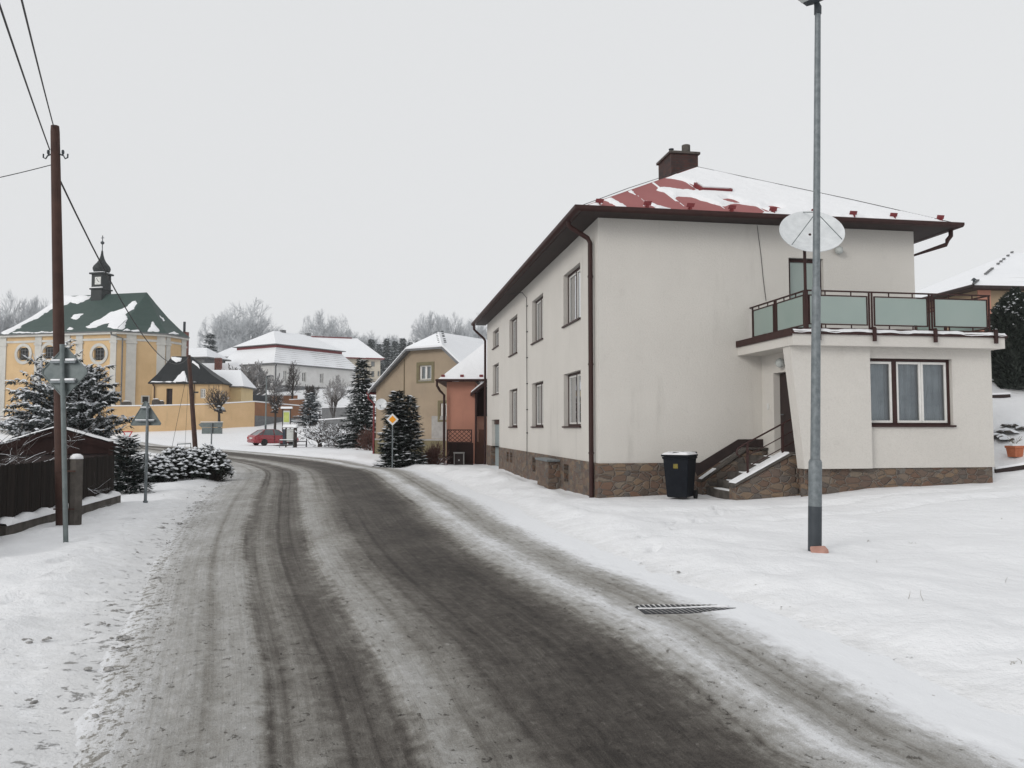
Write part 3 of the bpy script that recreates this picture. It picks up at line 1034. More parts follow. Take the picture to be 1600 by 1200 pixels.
# fascia strip under the gutter, snow guards
guards = []
for px, py in ((936, 318), (1011, 321), (1078, 326), (1143, 328), (1207, 331), (1272, 334), (1332, 336), (1395, 338), (1468, 340)):
    guards.append((hloc(px, py, v=-.38).x, -.38))
nf = V((0, -(zr - z0), 4.1 + O1)).normalized()
slope = (zr - z0) / (4.1 + O1)
for u, v in guards:
    z = z0 + (v - ey0) * slope
    mb = MB()
    mb.box(u - .012, u + .012, v - .1, v + .1, z - .01, z + .075)
    mb.prism([(u - .10, v - .035, z + .055), (u + .085, v - .035, z + .055), (u + .115, v - .035, z + .155), (u - .07, v - .035, z + .155)], (0, .02, .006))
    mb.build('snow_guard', M['redpaint'], house, uv=False, fixn=True)
for k in range(18):
    v = .3 + k * 1.07
    u = -.40
    z = z0 + (u - ex0) * slope
    mb = MB()
    mb.box(u - .1, u + .1, v - .012, v + .012, z - .01, z + .06)
    mb.prism([(u - .03, v - .08, z + .04), (u - .03, v + .08, z + .04), (u - .03, v + .08, z + .13), (u - .03, v - .08, z + .13)], (.02, 0, .004))
    mb.build('snow_guard', M['redpaint'], house, uv=False, fixn=True)

# snow of the front slope with the bare red patches
patches = [(952, 320, 10, 6), (985, 312, 20, 12), (1000, 320, 16, 9), (1012, 298, 18, 10), (1030, 309, 22, 10), (1050, 318, 26, 7), (1022, 290, 10, 5), (1056, 289, 24, 8), (1035, 285, 8, 4), (1092, 322, 24, 11),
           (1118, 327, 18, 6), (1160, 327, 30, 7), (1142, 314, 11, 2.5), (1204, 323, 10, 2), (1050, 330, 24, 3), (1175, 333, 20, 2.5), (1308, 341, 14, 2), (1345, 343, 12, 2.2)]
P0 = A_
eA = (B_ - A_); eB = V((0, apex.y - ey0, zr - z0))
pl = []
for px, py, rx, ry in patches:
    c = hplane(px, py, P0, nf); e1 = hplane(px + rx, py, P0, nf); e2 = hplane(px, py - ry, P0, nf)
    pl.append((c.x, c.y, abs(e1.x - c.x) * 1.12, abs(e2.y - c.y) * 1.15))


def front_snow(a, b):
    x = ex0 + (ex1 - ex0) * a; y = ey0 + (apex.y - ey0) * b
    dl = min((x - ex0) / (um - ex0) - b, (ex1 - x) / (ex1 - um) - b)       # inside the triangle of the hip
    t = .075 + .03 * float(fbm(np.array(x * .9), np.array(y * .9), 3, 5))
    m = 9
    for cx, cy, ra, rb in pl:
        wx = .5 * float(fbm(np.array(x * 2.0), np.array(y * 2.0), 4, 7))
        wy = .45 * float(fbm(np.array(x * 2.2), np.array(y * 2.2), 4, 19))
        q = math.hypot((x - cx + wx) / ra, (y - cy + wy) / rb) - 1
        m = min(m, q * min(ra, rb))
    t = min(t, m * .7)
    if abs((x / 1.02) % 1) < .07: t = max(t, min(.012, .02)) if m > -.25 and float(vnoise(np.array(x * 3), np.array(y * 3), 2)) > .35 else t
    t = min(t, dl * 1.6 - .01) if dl < .04 else t
    t = min(t, b * 1.6 + .012)
    return max(t, -.05)


hipf = (um - ex0) / (ex1 - ex0)
snow_sheet(A_, eA, eB, 190, 90, front_snow, 'roof_snow', house, lambda a, b: a / hipf > b and (1 - a) / (1 - hipf) > b)
# lightning cable on the hips, ridge caps
mb = MB()
for p, q in ((A_, apex), (B_, apex), (apex, apex2)):
    mb.tube([p + V((0, 0, .03)), p.lerp(q, .35) + V((0, 0, .06)), p.lerp(q, .7) + V((0, 0, .045)), q + V((0, 0, .04))], .0085, 6)
mb.build('lightning_cable', M['wire'], house, uv=False)
# roof hatch
c = hplane(1113, 298, P0, nf)
hm = Matrix.Translation(c) @ Matrix.Rotation(math.atan(slope), 4, 'X')
mb = MB()
for x0, x1, y0_, y1_ in ((-.42, .42, -.3, -.25), (-.42, .42, .25, .3), (-.42, -.37, -.25, .25), (.37, .42, -.25, .25)):
    mb.box(x0, x1, y0_, y1_, 0, .13)
mb.xf(hm)
hatch = mb.build('roof_hatch', M['redpaint'], house, uv=False)
mb = MB(); mb.box(-.34, .47, -.20, .36, .02, .145); mb.xf(hm); mb.build('hatch_snow', M['snow'], hatch, uv=False)
# chimney
cy_, cw, cd = 5.05, .86, .62
mb = MB(); mb.box(um - cw / 2 - .05, um + cw / 2 - .05, cy_ - cd / 2, cy_ + cd / 2 + .5, 8.7, 10.02)
ch = mb.build('chimney', M['brick'], house)
mb = MB(); mb.box(um - cw / 2 - .11, um + cw / 2 + .01, cy_ - cd / 2 - .06, cy_ + cd / 2 + .56, 10.022, 10.10)
mb.build('cap', M['concrete'], ch, uv=False, bevel=.015)
mb = MB(); mb.lathe([(.13, 0), (.13, .30), (.11, .31), (.11, .24)], 14, (um + .12, cy_, 10.102)); mb.build('flue', M['concrete'], ch, smooth=40, uv=False)
mb = MB(); mb.lathe([(.05, 0), (.05, .08), (.13, .09), (.13, .11), (.05, .12), (.05, .2), (.08, .21), (.08, .24)], 12, (um - .28, cy_ + .2, 10.102)); mb.build('vent_cap', M['lamp_dark'], ch, smooth=40, uv=False)

# rain pipes
def pipe(pts, r=.058, name='drainpipe', clips=()):
    p = MB(); p.tube(pts, r, 12)
    for c, n in clips:
        c = V(c); p.tube([c - V((0, 0, .02)), c + V((0, 0, .02))], r + .012, 12)
    return p.build(name, M['brown'], house, smooth=50, uv=False)


gx = ex0 - go
pipe([(gx, .38, zg - .03), (gx, .38, zg - .16), (gx + .06, .37, zg - .22), (-.16, .36, zg - .46), (-.10, .35, zg - .58), (-.10, .35, -.4)], clips=[((-.10, .35, z), 0) for z in (5.3, 3.2, 1.1)])
pipe([(gx, DH + .1, zg - .03), (gx, DH + .1, zg - .3), (gx + .12, DH + .1, zg - .42), (-.16, DH + .1, zg - .72), (-.08, DH + .12, zg - .85), (-.08, DH + .12, -.5)], .055)
pipe([(ex1 + go, -.3, zg - .03), (ex1 + go, -.3, zg - .2), (ex1 + go - .06, -.25, zg - .30), (ex1 + go - .06, -.2, zg - .40), (LH + .12, 0.3, zg - .62), (LH + .1, .4, 2)], .055)
# lightning down-lead on the left wall, wires
mb = MB()
mb.tube([(-.5, 10.3, 6.5), (-.12, 9.5, 6.45), (-.04, 9.1, 6.2), (-.03, 9.1, 3), (-.03, 9.1, .4)], .012, 6)
for z in (5.9, 5.0, 4.1, 3.2, 2.3, 1.5): mb.box(-.05, 0, 9.05, 9.15, z, z + .03)
mb.build('lightning_cable', M['wire'], house, uv=False)
mb = MB()
p0 = hloc(1183, 352, v=-.012); p1 = hloc(1193, 440, v=-.012); p2 = hloc(1197, 470, v=-.012)
mb.tube([p0, p0.lerp(p1, .5) + V((.012, 0, 0)), p1, p2], .006, 5)
mb.build('cable', M['wire'], house, uv=False)

# --- front wing under the balcony
yf, yl = -2.3, -2.42
xs_, xr = 4.06, 8.35
zs_, ze = .83, 3.42
mb = MB()
wall(mb, (0, yf, 0), UX, xr, zs_, ze, [(0, 5.33, zs_, ze), (5.33, 7.37, 1.74, 3.2)], UY, .0001)
O_, = [V((0, yf, 0))]
for a, b in (((5.33, 1.74), (7.37, 1.74)), ((7.37, 1.74), (7.37, 3.2)), ((7.37, 3.2), (5.33, 3.2)), ((5.33, 3.2), (5.33, 1.74))):
    mb.poly([(a[0], yf, a[1]), (b[0], yf, b[1]), (b[0], yf + .22, b[1]), (a[0], yf + .22, a[1])])
mb.prism([(3.77, yl, zs_), (5.325, yl, zs_), (5.325, yl, ze), (3.48, yl, ze)], (0, .3, 0))
wall(mb, (xs_, yf, 0), UY, -yf, zs_, ze, [(.75, 1.73, 1.1, 2.97)], UX, .22)
wall(mb, (xr, yf, 0), UY, -yf, zs_, ze, [], -UX, .2)
mb.build('wing_wall', M['cream'], house, uv=False, fixn=False)
mb = MB()
wall(mb, (3.75, yf + .03, 0), UX, xr - 3.75 - .03, -.9, zs_, [], UY, .1)
wall(mb, (xr - .03, yf + .03, 0), UY, -yf, -.9, zs_, [], -UX, .1)
mb.build('wing_plinth', M['stone'], house)
window(house, (0, yf, 0), UX, UY, 5.335, 7.365, 1.745, 3.195, .12, ((0, .335), (.335, .675), (.675, 1)), curtain='curtain', fw=.055, sw=.05, mull=.10, nomull=(2,))
# entrance
mb = MB(); mb.box(xs_ + .16, xs_ + .21, yf + .75, yf + 1.73, 1.05, 2.97)
dr = mb.build('front_door', M['darkbrown'], house, uv=False)
mb = MB(); mb.tube([(xs_ + .13, yf + 1.6, 2.0), (xs_ + .10, yf + 1.6, 2.0), (xs_ + .10, yf + 1.48, 2.0)], .011, 8); mb.build('handle', M['galv'], dr, uv=False)
lp = hloc(1219, 567, u=xs_ - .1)
mb = MB(); mb.lathe([(.02, -.11), (.085, -.075), (.11, 0), (.085, .075), (.02, .11)], 14, lp); wl = mb.build('wall_lamp', M['lamp_glass'], house, smooth=180, uv=False)
mb = MB(); mb.bar(lp + V((.1, 0, .02)), lp + V((.03, 0, .02)), .07, .07); mb.build('bracket', M['lamp_dark'], wl, uv=False)
bp = hloc(1200.6, 635, u=xs_)
mb = MB(); mb.box(xs_ - .02, xs_, bp.y - .045, bp.y + .045, bp.z - .07, bp.z + .07); mb.build('bell_plate', M['plate'], house, uv=False, bevel=.006)
lp = hloc(1311, 391, v=-.1)
mb = MB(); mb.lathe([(.02, -.10), (.08, -.07), (.10, 0), (.08, .07), (.02, .10)], 14, lp); wl = mb.build('wall_lamp', M['lamp_glass'], house, smooth=180, uv=False)
mb = MB(); mb.bar(lp + V((0, .1, 0)), lp + V((0, .04, 0)), .06, .06); mb.build('bracket', M['lamp_dark'], wl, uv=False)

# balcony slab
bx0, bx1, by = 3.40, 8.47, -2.66
mb = MB(); mb.box(bx0 + .04, bx1 - .04, by + .04, -.005, ze + .001, 3.66)
mb.build('balcony_slab', M['cream'], house, uv=False)
mb = MB()
mb.prism([(bx0, by, 3.655), (bx1, by, 3.655), (bx1, by, 3.715), (bx0, by, 3.715)], (0, .035, 0))
mb.prism([(bx0, by + .036, 3.62), (bx0, -.01, 3.62), (bx0, -.01, 3.77), (bx0, by + .036, 3.77)], (.035, 0, 0))
mb.prism([(bx1 - .035, by + .036, 3.62), (bx1 - .035, -.01, 3.62), (bx1 - .035, -.01, 3.74), (bx1 - .035, by + .036, 3.74)], (.035, 0, 0))
mb.build('fascia', M['brown'], house, uv=False, fixn=True)
snow_sheet((bx0 + .05, by - .015, 3.70), V((bx1 - bx0 - .08, 0, 0)), V((0, 2.6, 0)), 110, 40, lambda a, b: .055 + .07 * float(fbm(np.array(a * 16), np.array(b * 9), 3, 3)) + (.02 if b > .02 else -.05), 'balcony_snow', house)
# balcony railing
rx0, rx1, ry = 3.79, 8.12, -2.56
zt, zb = 4.60, 3.79
rail = MB()
post = [(rx0, ry), (5.24, ry), (5.30, ry), (6.68, ry), (6.74, ry), (rx1, ry)]
rail.box(rx0 - .02, rx1 + .02, ry - .02, ry + .02, zt - .03, zt)
rail.box(rx0 - .02, rx1 + .02, ry - .015, ry + .015, zb - .02, zb + .01)
rail.box(rx0 - .02, rx0 + .02, ry + .021, 0, zt - .03, zt)
rail.box(rx0 - .015, rx0 + .015, ry + .021, 0, zb - .02, zb + .01)
rail.box(rx1 - .02, rx1 + .02, ry + .021, 0, zt - .03, zt)
rail.box(rx1 - .015, rx1 + .015, ry + .021, 0, zb - .02, zb + .01)
rl = rail.build('balcony_railing', M['brown'], house, uv=False)
for x, y in [(5.24, ry), (5.305, ry), (6.66, ry), (6.725, ry), (rx1 - .005, ry)] + [(rx0, -1.2), (rx0, -1.27), (rx0, -.12), (rx1, -1.2), (rx1, -.1)]:
    mb = MB(); mb.box(x - .015, x + .015, y - .015, y + .015, 3.66, zt - .031); mb.build('post', M['brown'], rl, uv=False)
mb = MB(); mb.box(rx0 - .036, rx0 + .036, ry - .03, ry + .06, 3.66, zt - .031); mb.build('post', M['brown'], rl, uv=False, label='thick corner post')
for x in (5.27, 6.70, rx1 + .04, 4.0):
    mb = MB()
    mb.box(x - .035, x + .035, by - .05, by - .004, 3.52, 3.80); mb.box(x - .02, x + .02, by - .05, ry + .02, 3.801, 3.825)
    mb.build('rail_bracket', M['brown'], rl, uv=False)


def glass_panel(p0, p1, z0_, z1_):
    p0, p1 = V(p0), V(p1); d = (p1 - p0).normalized(); n = V((d.y, -d.x, 0))
    P = lambda a, b, dd: p0 + d * a + V((0, 0, b)) + n * dd
    f = MB(); L_ = (p1 - p0).length
    frame_bars(f, P, 0, L_, z0_, z1_, .024, -.014, .014)
    for a in (L_ * .28, L_ * .72):
        pbox(f, P, a - .01, a + .01, z1_, zt - .031, -.01, .01); pbox(f, P, a - .01, a + .01, zb + .011, z0_, -.01, .01)
    fo = f.build('panel_frame', M['brown'], rl, uv=False, fixn=True)
    g = MB(); pbox(g, P, .03, L_ - .03, z0_ + .03, z1_ - .03, -.004, .004)
    gp = g.build('glass_panel', M['frosted'], rl, uv=False, fixn=True)


for a, b in ((rx0 + .06, 5.20), (5.35, 6.62), (6.77, rx1 - .05)):
    glass_panel((a, ry, 0), (b, ry, 0), zb + .075, zt - .10)
for a, b in ((-.16, -1.16), (-1.31, ry + .09)):
    glass_panel((rx0, a, 0), (rx0, b, 0), zb + .06, zt - .09)
for a, b in ((-.16, -1.16), (-1.31, ry + .09)):
    glass_panel((rx1, a, 0), (rx1, b, 0), zb + .06, zt - .09)
# balcony door
P = lambda a, b, d: V((a, d, b))
f = MB(); frame_bars(f, P, 4.815, 5.725, 3.725, 5.855, .085, .10, .17); pbox(f, P, 4.9, 5.64, 4.1, 4.16, .11, .16)
bd = f.build('balcony_door', M['brown'], house, uv=False, fixn=True)
g = MB(); pbox(g, P, 4.9, 5.64, 3.81, 4.1, .13, .14); pbox(g, P, 4.9, 5.64, 4.16, 5.77, .13, .14); g.build('pane', M['frosted'], bd, uv=False, fixn=True)

# entrance stairs
mb = MB()
ns = 5
for k in range(ns):
    u0 = 2.5 + k * .26
    zt_ = .12 + (k + 1) * .185
    mb.box(u0, 3.82 if k < ns - 1 else xs_ - .01, -1.58, -.26, -.3 if k == 0 else zt_ - .185 + .0, zt_) if k == 0 else mb.box(u0, 3.82 if k < ns - 1 else xs_ - .01, -1.58, -.26, zt_ - .184, zt_)
stairs = mb.build('stairs', M['concrete'], house, uv=False)
for k in range(ns):
    u0 = 2.5 + k * .26; zt_ = .12 + (k + 1) * .185
    mb = MB()
    L0, L1 = u0 + .015, u0 + (.2 if k < ns - 1 else .3)
    pts = [(L0, -1.56, zt_), (L1, -1.56, zt_), (L1, -.7 - .1 * k, zt_), (L0 + .06, -.5 - .1 * k, zt_), (L0, -.75 - .1 * k, zt_)]
    mb.prism(pts, (0, 0, .022)); mb.build('step_snow', M['snow'], stairs, uv=False, bevel=.008)
mb = MB()
mb.prism([(2.45, -1.95, -.5), (3.9, -1.95, -.5), (3.9, -1.95, 1.1), (3.75, -1.95, 1.1), (2.45, -1.95, .44)], (0, .34, 0))
mb.box(3.895, 4.05, -2.27, -1.6, -.5, 1.09)
mb.build('stair_parapet', M['stone'], stairs, fixn=True); mb = MB()
mb.prism([(2.40, -.25, -.5), (4.05, -.25, -.5), (4.05, -.25, 1.16), (3.55, -.25, 1.16), (2.40, -.25, .42)], (0, .245, 0))
mb.build('stair_parapet', M['stone'], stairs, fixn=True)
mb = MB()
mb.prism([(2.41, -1.99, .445), (3.74, -1.99, 1.12), (4.04, -1.99, 1.12), (4.04, -1.99, 1.165), (3.73, -1.99, 1.165), (2.41, -1.99, .495)], (0, .42, 0))
mb.build('parapet_cap', M['concrete'], stairs, uv=False, fixn=True); mb = MB()
mb.prism([(2.36, -.29, .425), (3.54, -.29, 1.18), (4.04, -.29, 1.18), (4.04, -.29, 1.225), (3.53, -.29, 1.225), (2.36, -.29, .475)], (0, .27, 0))
mb.build('parapet_cap', M['concrete'], stairs, uv=False, fixn=True)
mb = MB()
mb.prism([(2.43, -1.97, .51), (3.68, -1.97, 1.146), (3.66, -1.97, 1.18), (2.45, -1.97, .545)], (0, .36, 0))
mb.build('parapet_snow', M['snow'], stairs, uv=False, fixn=True, bevel=.01); mb = MB()
mb.prism([(2.38, -.27, .495), (2.75, -.27, .73), (2.74, -.27, .75), (2.40, -.27, .525)], (0, .2, 0))
mb.build('parapet_snow', M['snow'], stairs, uv=False, fixn=True, bevel=.01)
mb = MB()
mb.prism([(2.2, -.012, ZP), (2.38, -.012, .55), (3.5, -.012, 1.23), (4.05, -.012, 1.23), (4.05, -.012, 1.42), (3.42, -.012, 1.42), (2.45, -.012, ZP + .001)], (0, -.02, 0))
mb.build('skirting', M['darkbrown'], house, uv=False, fixn=True)
# handrail
q = -1.78
mb = MB()
mb.tube([(2.62, q, 1.08), (2.56, q, 1.13), (2.55, q, 1.2), (2.6, q, 1.26), (2.7, q, 1.32), (3.98, q, 1.96)], .02, 8)
for dz in (.28, .52):
    mb.tube([(2.86, q, 1.40 - dz), (3.98, q, 1.96 - dz)], .012, 6)
hr = mb.build('handrail', M['brown'], house, smooth=60, uv=False)
for u in (2.80, 3.62):
    mb = MB(); zz = 1.32 + (u - 2.7) * .5
    mb.box(u - .02, u + .02, q - .02, q + .02, zz - .74, zz); mb.build('post', M['brown'], hr, uv=False)

# satellite dish on the corner of the balcony
dc = hloc(1268, 363, v=ry - .25)
dw = Matrix.Rotation(HA, 3, 'Z') @ dc + V((HX, HY, 0))
dish = thing('satellite_dish', 'large white satellite dish on a mast at the balcony corner', 'satellite dish', dw)
Rd, dep = .64, .14
prof = [(Rd * k / 10, dep * (k / 10) ** 2) for k in range(11)]
mb = MB()
prof2 = [(.001, 0)] + prof[1:] + [(Rd + .012, dep + .004), (Rd + .012, dep - .012), (Rd, dep - .02)] + [(r, z - .02) for r, z in reversed(prof[1:-1])] + [(.001, -.02)]
mb.lathe(prof2, 40)
nrm = V((-.10, -.80, .60)).normalized()
MX = V((0, 0, 1)).rotation_difference(nrm).to_matrix().to_4x4()
MX = Matrix.Translation(-nrm * .10) @ MX
mb.xf(MX)
mb.build('reflector', M['dish'], dish, smooth=40, uv=False)
feed = MX @ V((0, 0, .62))
mb = MB()
for a in (90, 215, 325):
    mb.tube([MX @ V((Rd * .97 * math.cos(R(a)), Rd * .97 * math.sin(R(a)), dep)), feed], .009, 6)
mb.build('feed_strut', M['galv_dark'], dish, uv=False)
mb = MB(); mb.tube([feed, feed + nrm * .06], .05, 10); mb.build('feed_horn', M['galv'], dish, smooth=50, uv=False)
mb = MB()
mpos = Matrix.Rotation(HA, 3, 'Z') @ V((rx0 + .0, ry + .015, 0)) + V((HX, HY, 0)) - dw
mb.tube([(mpos.x, mpos.y, 4.60 - dw.z), (mpos.x, mpos.y, -.1), (-nrm.x * .12, -nrm.y * .12, -.02)], .032, 8)
mb.build('mast', M['brown'], dish, uv=False)
snow_c = MB()
for rr in range(1, 9):
    pass

# wheelie bin
bpos = at(1063, 782, 17.9)
gb = gz(bpos.x, bpos.y)
binr = thing('wheelie_bin', 'dark wheelie bin with snow on its lid beside the stairs', 'bin', (bpos.x, bpos.y, gb - .02), R(-28))
mb = MB()
vs = []
for z, w, d_ in ((.06, .23, .26), (.95, .285, .35)):
    vs += [(-w, -d_, z), (w, -d_, z), (w, d_, z), (-w, d_, z)]
mb.add(vs, [(3, 2, 1, 0), (4, 5, 6, 7), (0, 1, 5, 4), (1, 2, 6, 5), (2, 3, 7, 6), (3, 0, 4, 7)])
mb.box(-.305, .305, -.372, .372, .90, .955)
mb.build('body', M['bin'], binr, bevel=.025, uv=False)
mb = MB()
mb.box(-.31, .31, -.39, .36, .96, 1.0)
mb.prism([(-.29, -.36, 1.0), (.29, -.36, 1.0), (.24, -.1, 1.05), (-.24, -.1, 1.05)], (0, 0, .001))
mb.box(-.27, .27, .361, .44, .95, 1.01)
mb.build('lid', M['bin'], binr, bevel=.015, uv=False)
mb = MB(); mb.tube([(-.25, .44, 1.0), (-.25, .50, 1.03), (.25, .50, 1.03), (.25, .44, 1.0)], .017, 8); mb.build('handle', M['bin'], binr, uv=False)
for s_ in (-1, 1):
    mb = MB(); mb.tube([(s_ * .24, .27, .1), (s_ * .30, .27, .1)], .1, 16); mb.build('wheel', M['tyre'], binr, smooth=50, uv=False)
mb = MB(); mb.box(-.05, .05, -.336, -.330, .70, .80); o = mb.build('sticker', M['yellowlab'], binr, uv=False); o.rotation_euler = (0, 0, 0)
mb = MB()
rnd = random.Random(3)
nn = 14
vs, fs = [], []
for j in range(nn + 1):
    for i in range(nn + 1):
        a, b = i / nn * 2 - 1, j / nn * 2 - 1
        e = min(1 - abs(a), 1 - abs(b))
        h = .05 * min(1, e * 4) ** .5 * (.8 + .5 * float(vnoise(np.array(a * 3), np.array(b * 3), 4)))
        if (a + .2) ** 2 + (b + .55) ** 2 < .06 and a < .25: h = -.004
        vs.append((a * .30, b * .375 - .015, 1.0 + h))
for j in range(nn):
    for i in range(nn):
        k = j * (nn + 1) + i; fs.append((k, k + 1, k + nn + 2, k + nn + 1))
mb.add(vs, fs); mb.build('lid_snow', M['snow'], binr, smooth=180, uv=False)

# ------------------------------------------------------------------ street lamp by the yard
lb = at(1273, 866, 10.2)
lz = gz(lb.x, lb.y)
lamp = thing('street_lamp', 'tall galvanised street lamp with dark base in the snow before the cream house', 'street lamp', (lb.x, lb.y, lz - .05))
TL = lambda z: V((.0262 * z, 0, z))
zc = at(1274, 718, 10.2).z - lz + .05
ztop = at(1277, 22, 10.2).z - lz + .05
zd = at(1274, 791, 10.2).z - lz + .05
mb = MB(); mb.tube([TL(-.3), TL(zd)], .083, 20); mb.build('base_sleeve', M['lamp_dark'], lamp, smooth=40, uv=False)
mb = MB(); mb.tube([TL(zd + .001), TL(zc - .03), TL(zc)], [.082, .081, .068], 20); mb.tube([TL(zc + .001), TL((zc + ztop) / 2 * .82), TL((zc + ztop) / 2 * .82 + .05), TL(ztop)], [.060, .055, .047, .037], 18)
mb.build('pole', M['galv'], lamp, smooth=40, uv=False)
mb = MB(); mb.tube([TL(ztop), TL(ztop + .10)], .046, 14); mb.tube([TL(ztop + .09), TL(ztop + .16) + V((-.03, -.02, 0))], [.046, .03], 12); mb.build('collar', M['lamp_dark'], lamp, smooth=50, uv=False)
hd = TL(ztop + .20)
mb = MB()
for k, (dist, w, h0, h1) in enumerate(((.13, .04, .03, .09), (.05, .09, -.02, .13), (-.08, .13, -.07, .15), (-.3, .15, -.03, .17), (-.55, .12, .03, .16), (-.66, .06, .07, .13))):
    c = hd + V((dist * .72, dist * .55, 0)); n = V((-.55, .72, 0)) * w
    mb.v += [tuple(c - n + V((0, 0, h0))), tuple(c + n + V((0, 0, h0))), tuple(c + n * .7 + V((0, 0, h1))), tuple(c - n * .7 + V((0, 0, h1)))]
    if k:
        b0 = (k - 1) * 4
        for j in range(4): mb.f.append((b0 + j, b0 + (j + 1) % 4, b0 + 4 + (j + 1) % 4, b0 + 4 + j)); mb.m.append(0)
mb.f += [(0, 1, 2, 3), (23, 22, 21, 20)]; mb.m += [0, 0]
mb.build('lamp_head', M['lamp_dark'], lamp, smooth=35, uv=False, fixn=True)
mb = MB()
c0, c1 = hd + V((-.24 * .72, -.24 * .55, -.055)), hd + V((-.56 * .72, -.56 * .55, .018))
n = V((-.55, .72, 0)) * .11
mb.prism([c0 - n, c0 + n, c1 + n * .8, c1 - n * .8], (0, 0, -.03)); mb.build('lens', M['lamp_glass'], lamp, uv=False, fixn=True)
mb = MB()
mb.prism([(-.11, -.19, -.03), (.05, -.215, -.01), (.11, -.19, -.01), (.10, -.10, .03), (-.09, -.09, .02)], (0, .012, .05))
bk = mb.build('broken_brick', pmat('pink_brick', (.40, .21, .165), (.48, .28, .23), 8, .9, .4, 30), None, uv=False, bevel=.012)
bk.location = (lb.x, lb.y, lz + .01)
tag(bk, 'broken pink brick lying at the foot of the tall lamp', 'brick')

# road drain
dp = at(1071, 947, 7.55)
drn = thing('road_drain', 'dark slotted road drain half buried in snow at the kerb', 'drain', (dp.x, dp.y, float(base_z(dp.x, dp.y)) + .0245), R(6))
out_ = [(-.44, -.20), (-.02, -.21), (.08, -.185), (.17, -.14), (.33, -.10), (.47, -.045), (.30, -.02), (.30, .03), (.39, .055), (.30, .10), (.1, .135), (-.15, .16), (-.40, .17), (-.46, .08), (-.45, -.02)]
mb = MB(); mb.prism([(x, y, -.06) for x, y in out_], (0, 0, .06)); mb.build('shaft', M['iron'], drn, uv=False, fixn=True)  # solid dark plate, no hole; its colour stands in for the shade in the slots
mb = MB()
for k in range(17):
    x = -.41 + k * .049
    lo_ = np.interp(x, [-.44, -.02, .17, .33, .47], [-.20, -.21, -.14, -.10, -.05])
    hi_ = np.interp(x, [-.44, -.15, .1, .3, .39], [.165, .155, .13, .10, .06])
    mb.bar((x + .035, lo_, .0012), (x, -.015, .0012), .0045, .0016)
    if x < .34: mb.prism([(x - .012, hi_ + .006, .001), (x + .012, hi_ + .006, .001), (x + .005, hi_ - .06, .001), (x + .002, .03, .001), (x - .001, .03, .001)], (0, 0, .002))
mb.build('grate', M['snow_grey'], drn, uv=False, fixn=True)
mb = MB(); rnd = random.Random(6)
pts = []
for k in range(25):
    x = -.45 + k * .036
    pts.append((x, -.004 + .008 * math.sin(x * 9) + .03 * max(0, x - .1), .002))
mb.tube(pts, [.006 + .004 * rnd.random() + .02 * max(0, p[0]) for p in pts], 7)
mb.build('rib_snow', M['snow'], drn, smooth=180, uv=False)


# ------------------------------------------------------------------ poles, wires, signs
def pole_at(px0, py0, Y0, px1, py1, Y1=None):
    a = at(px0, py0, Y0); b = at(px1, py1, Y1 or Y0)
    return a, b


pa, pb = pole_at(97, 838, 12.9, 86, 197)
pa.z = gz(pa.x, pa.y) - .1
pole = thing('utility_pole', 'tall dark wooden utility pole on a concrete stub beside the picket fence', 'utility pole', pa)
mb = MB()
ax = pb - pa
mb.tube([V((0, 0, 0)), ax * .3, ax * .6, ax * .985, ax], [.092, .088, .080, .068, .062], 16)
mb.build('shaft', M['polewood'], pole, smooth=40, uv=False)
mb = MB(); so = V((.165, .06, 0))
mb.lathe([(.098, -.2), (.095, 1.12), (.085, 1.15)], 8, so, rot=R(22)); mb.build('concrete_stub', M['concrete'], pole, smooth=30, uv=False)
mb = MB(); mb.lathe([(.10, 1.151), (.09, 1.20), (.05, 1.23), (.01, 1.235)], 10, so); mb.build('stub_snow', M['snow'], pole, smooth=180, uv=False)
for z in (.35, .95):
    mb = MB(); mb.box(-.10, .235, -.0955, -.089, z, z + .025); mb.build('clamp', M['polewood'], pole, uv=False)
mb = MB()
hk = ax * .925
for sx_ in (-1, 1):
    mb.tube([hk + V((sx_ * .06, 0, .03)), hk + V((sx_ * .13, 0, 0)), hk + V((sx_ * .16, 0, -.05)), hk + V((sx_ * .20, 0, -.03)), hk + V((sx_ * .20, 0, .03))], .012, 6)
    mb.lathe([(.012, 0), (.022, .02), (.022, .06), (.014, .075)], 8, hk + V((sx_ * .12, 0, .02)))
mb.build('insulator', M['lamp_dark'], pole, uv=False)


def wire(p, q, sag, label, r=.012, n=24, grp=None):
    p, q = V(p), V(q)
    mb = MB()
    mb.tube([p.lerp(q, k / n) - V((0, 0, sag * 4 * (k / n) * (1 - k / n))) for k in range(n + 1)], r, 5)
    o = mb.build('power_line', M['wire'], None, uv=False)
    return tag(o, label, 'cable', grp)


top = pa + ax
wire(top + V((-.02, 0, -.02)), at(2, -130, 5.0), .02, 'overhead wire rising from the very top of the tall utility pole', .0095)
wire(pa + hk + V((-.1, 0, .1)), at(-60, -170, 5.0), .03, 'overhead wire rising from the insulator below the top of the tall utility pole', .0105)
wire(pa + ax * .905, at(-160, 306, 11.5), .04, 'thin wire running level to the left from the tall utility pole', .007)
fp0, fp1 = at(306, 708, 54), at(295, 555, 54)
fp0.z = gz(fp0.x, fp0.y) - .1
wire(pa + ax * .885, fp1 + V((0, 0, -.1)), 1.55, 'long sagging wire from the tall utility pole past the church tower', .016)
far = thing('utility_pole', 'thin reddish brown utility pole leaning beside the road bend', 'utility pole', fp0)
mb = MB(); mb.tube([V((0, 0, 0)), (fp1 - fp0) * .5, fp1 - fp0], [.17, .15, .12], 10); mb.build('shaft', M['polewood'], far, smooth=40, uv=False)
mb = MB()
for dx in (-1.7, -.75):
    mb.tube([(fp1 - fp0) * .93, V((dx, 0, .1))], .012, 4)
mb.build('stay_wire', M['wire'], far, uv=False)
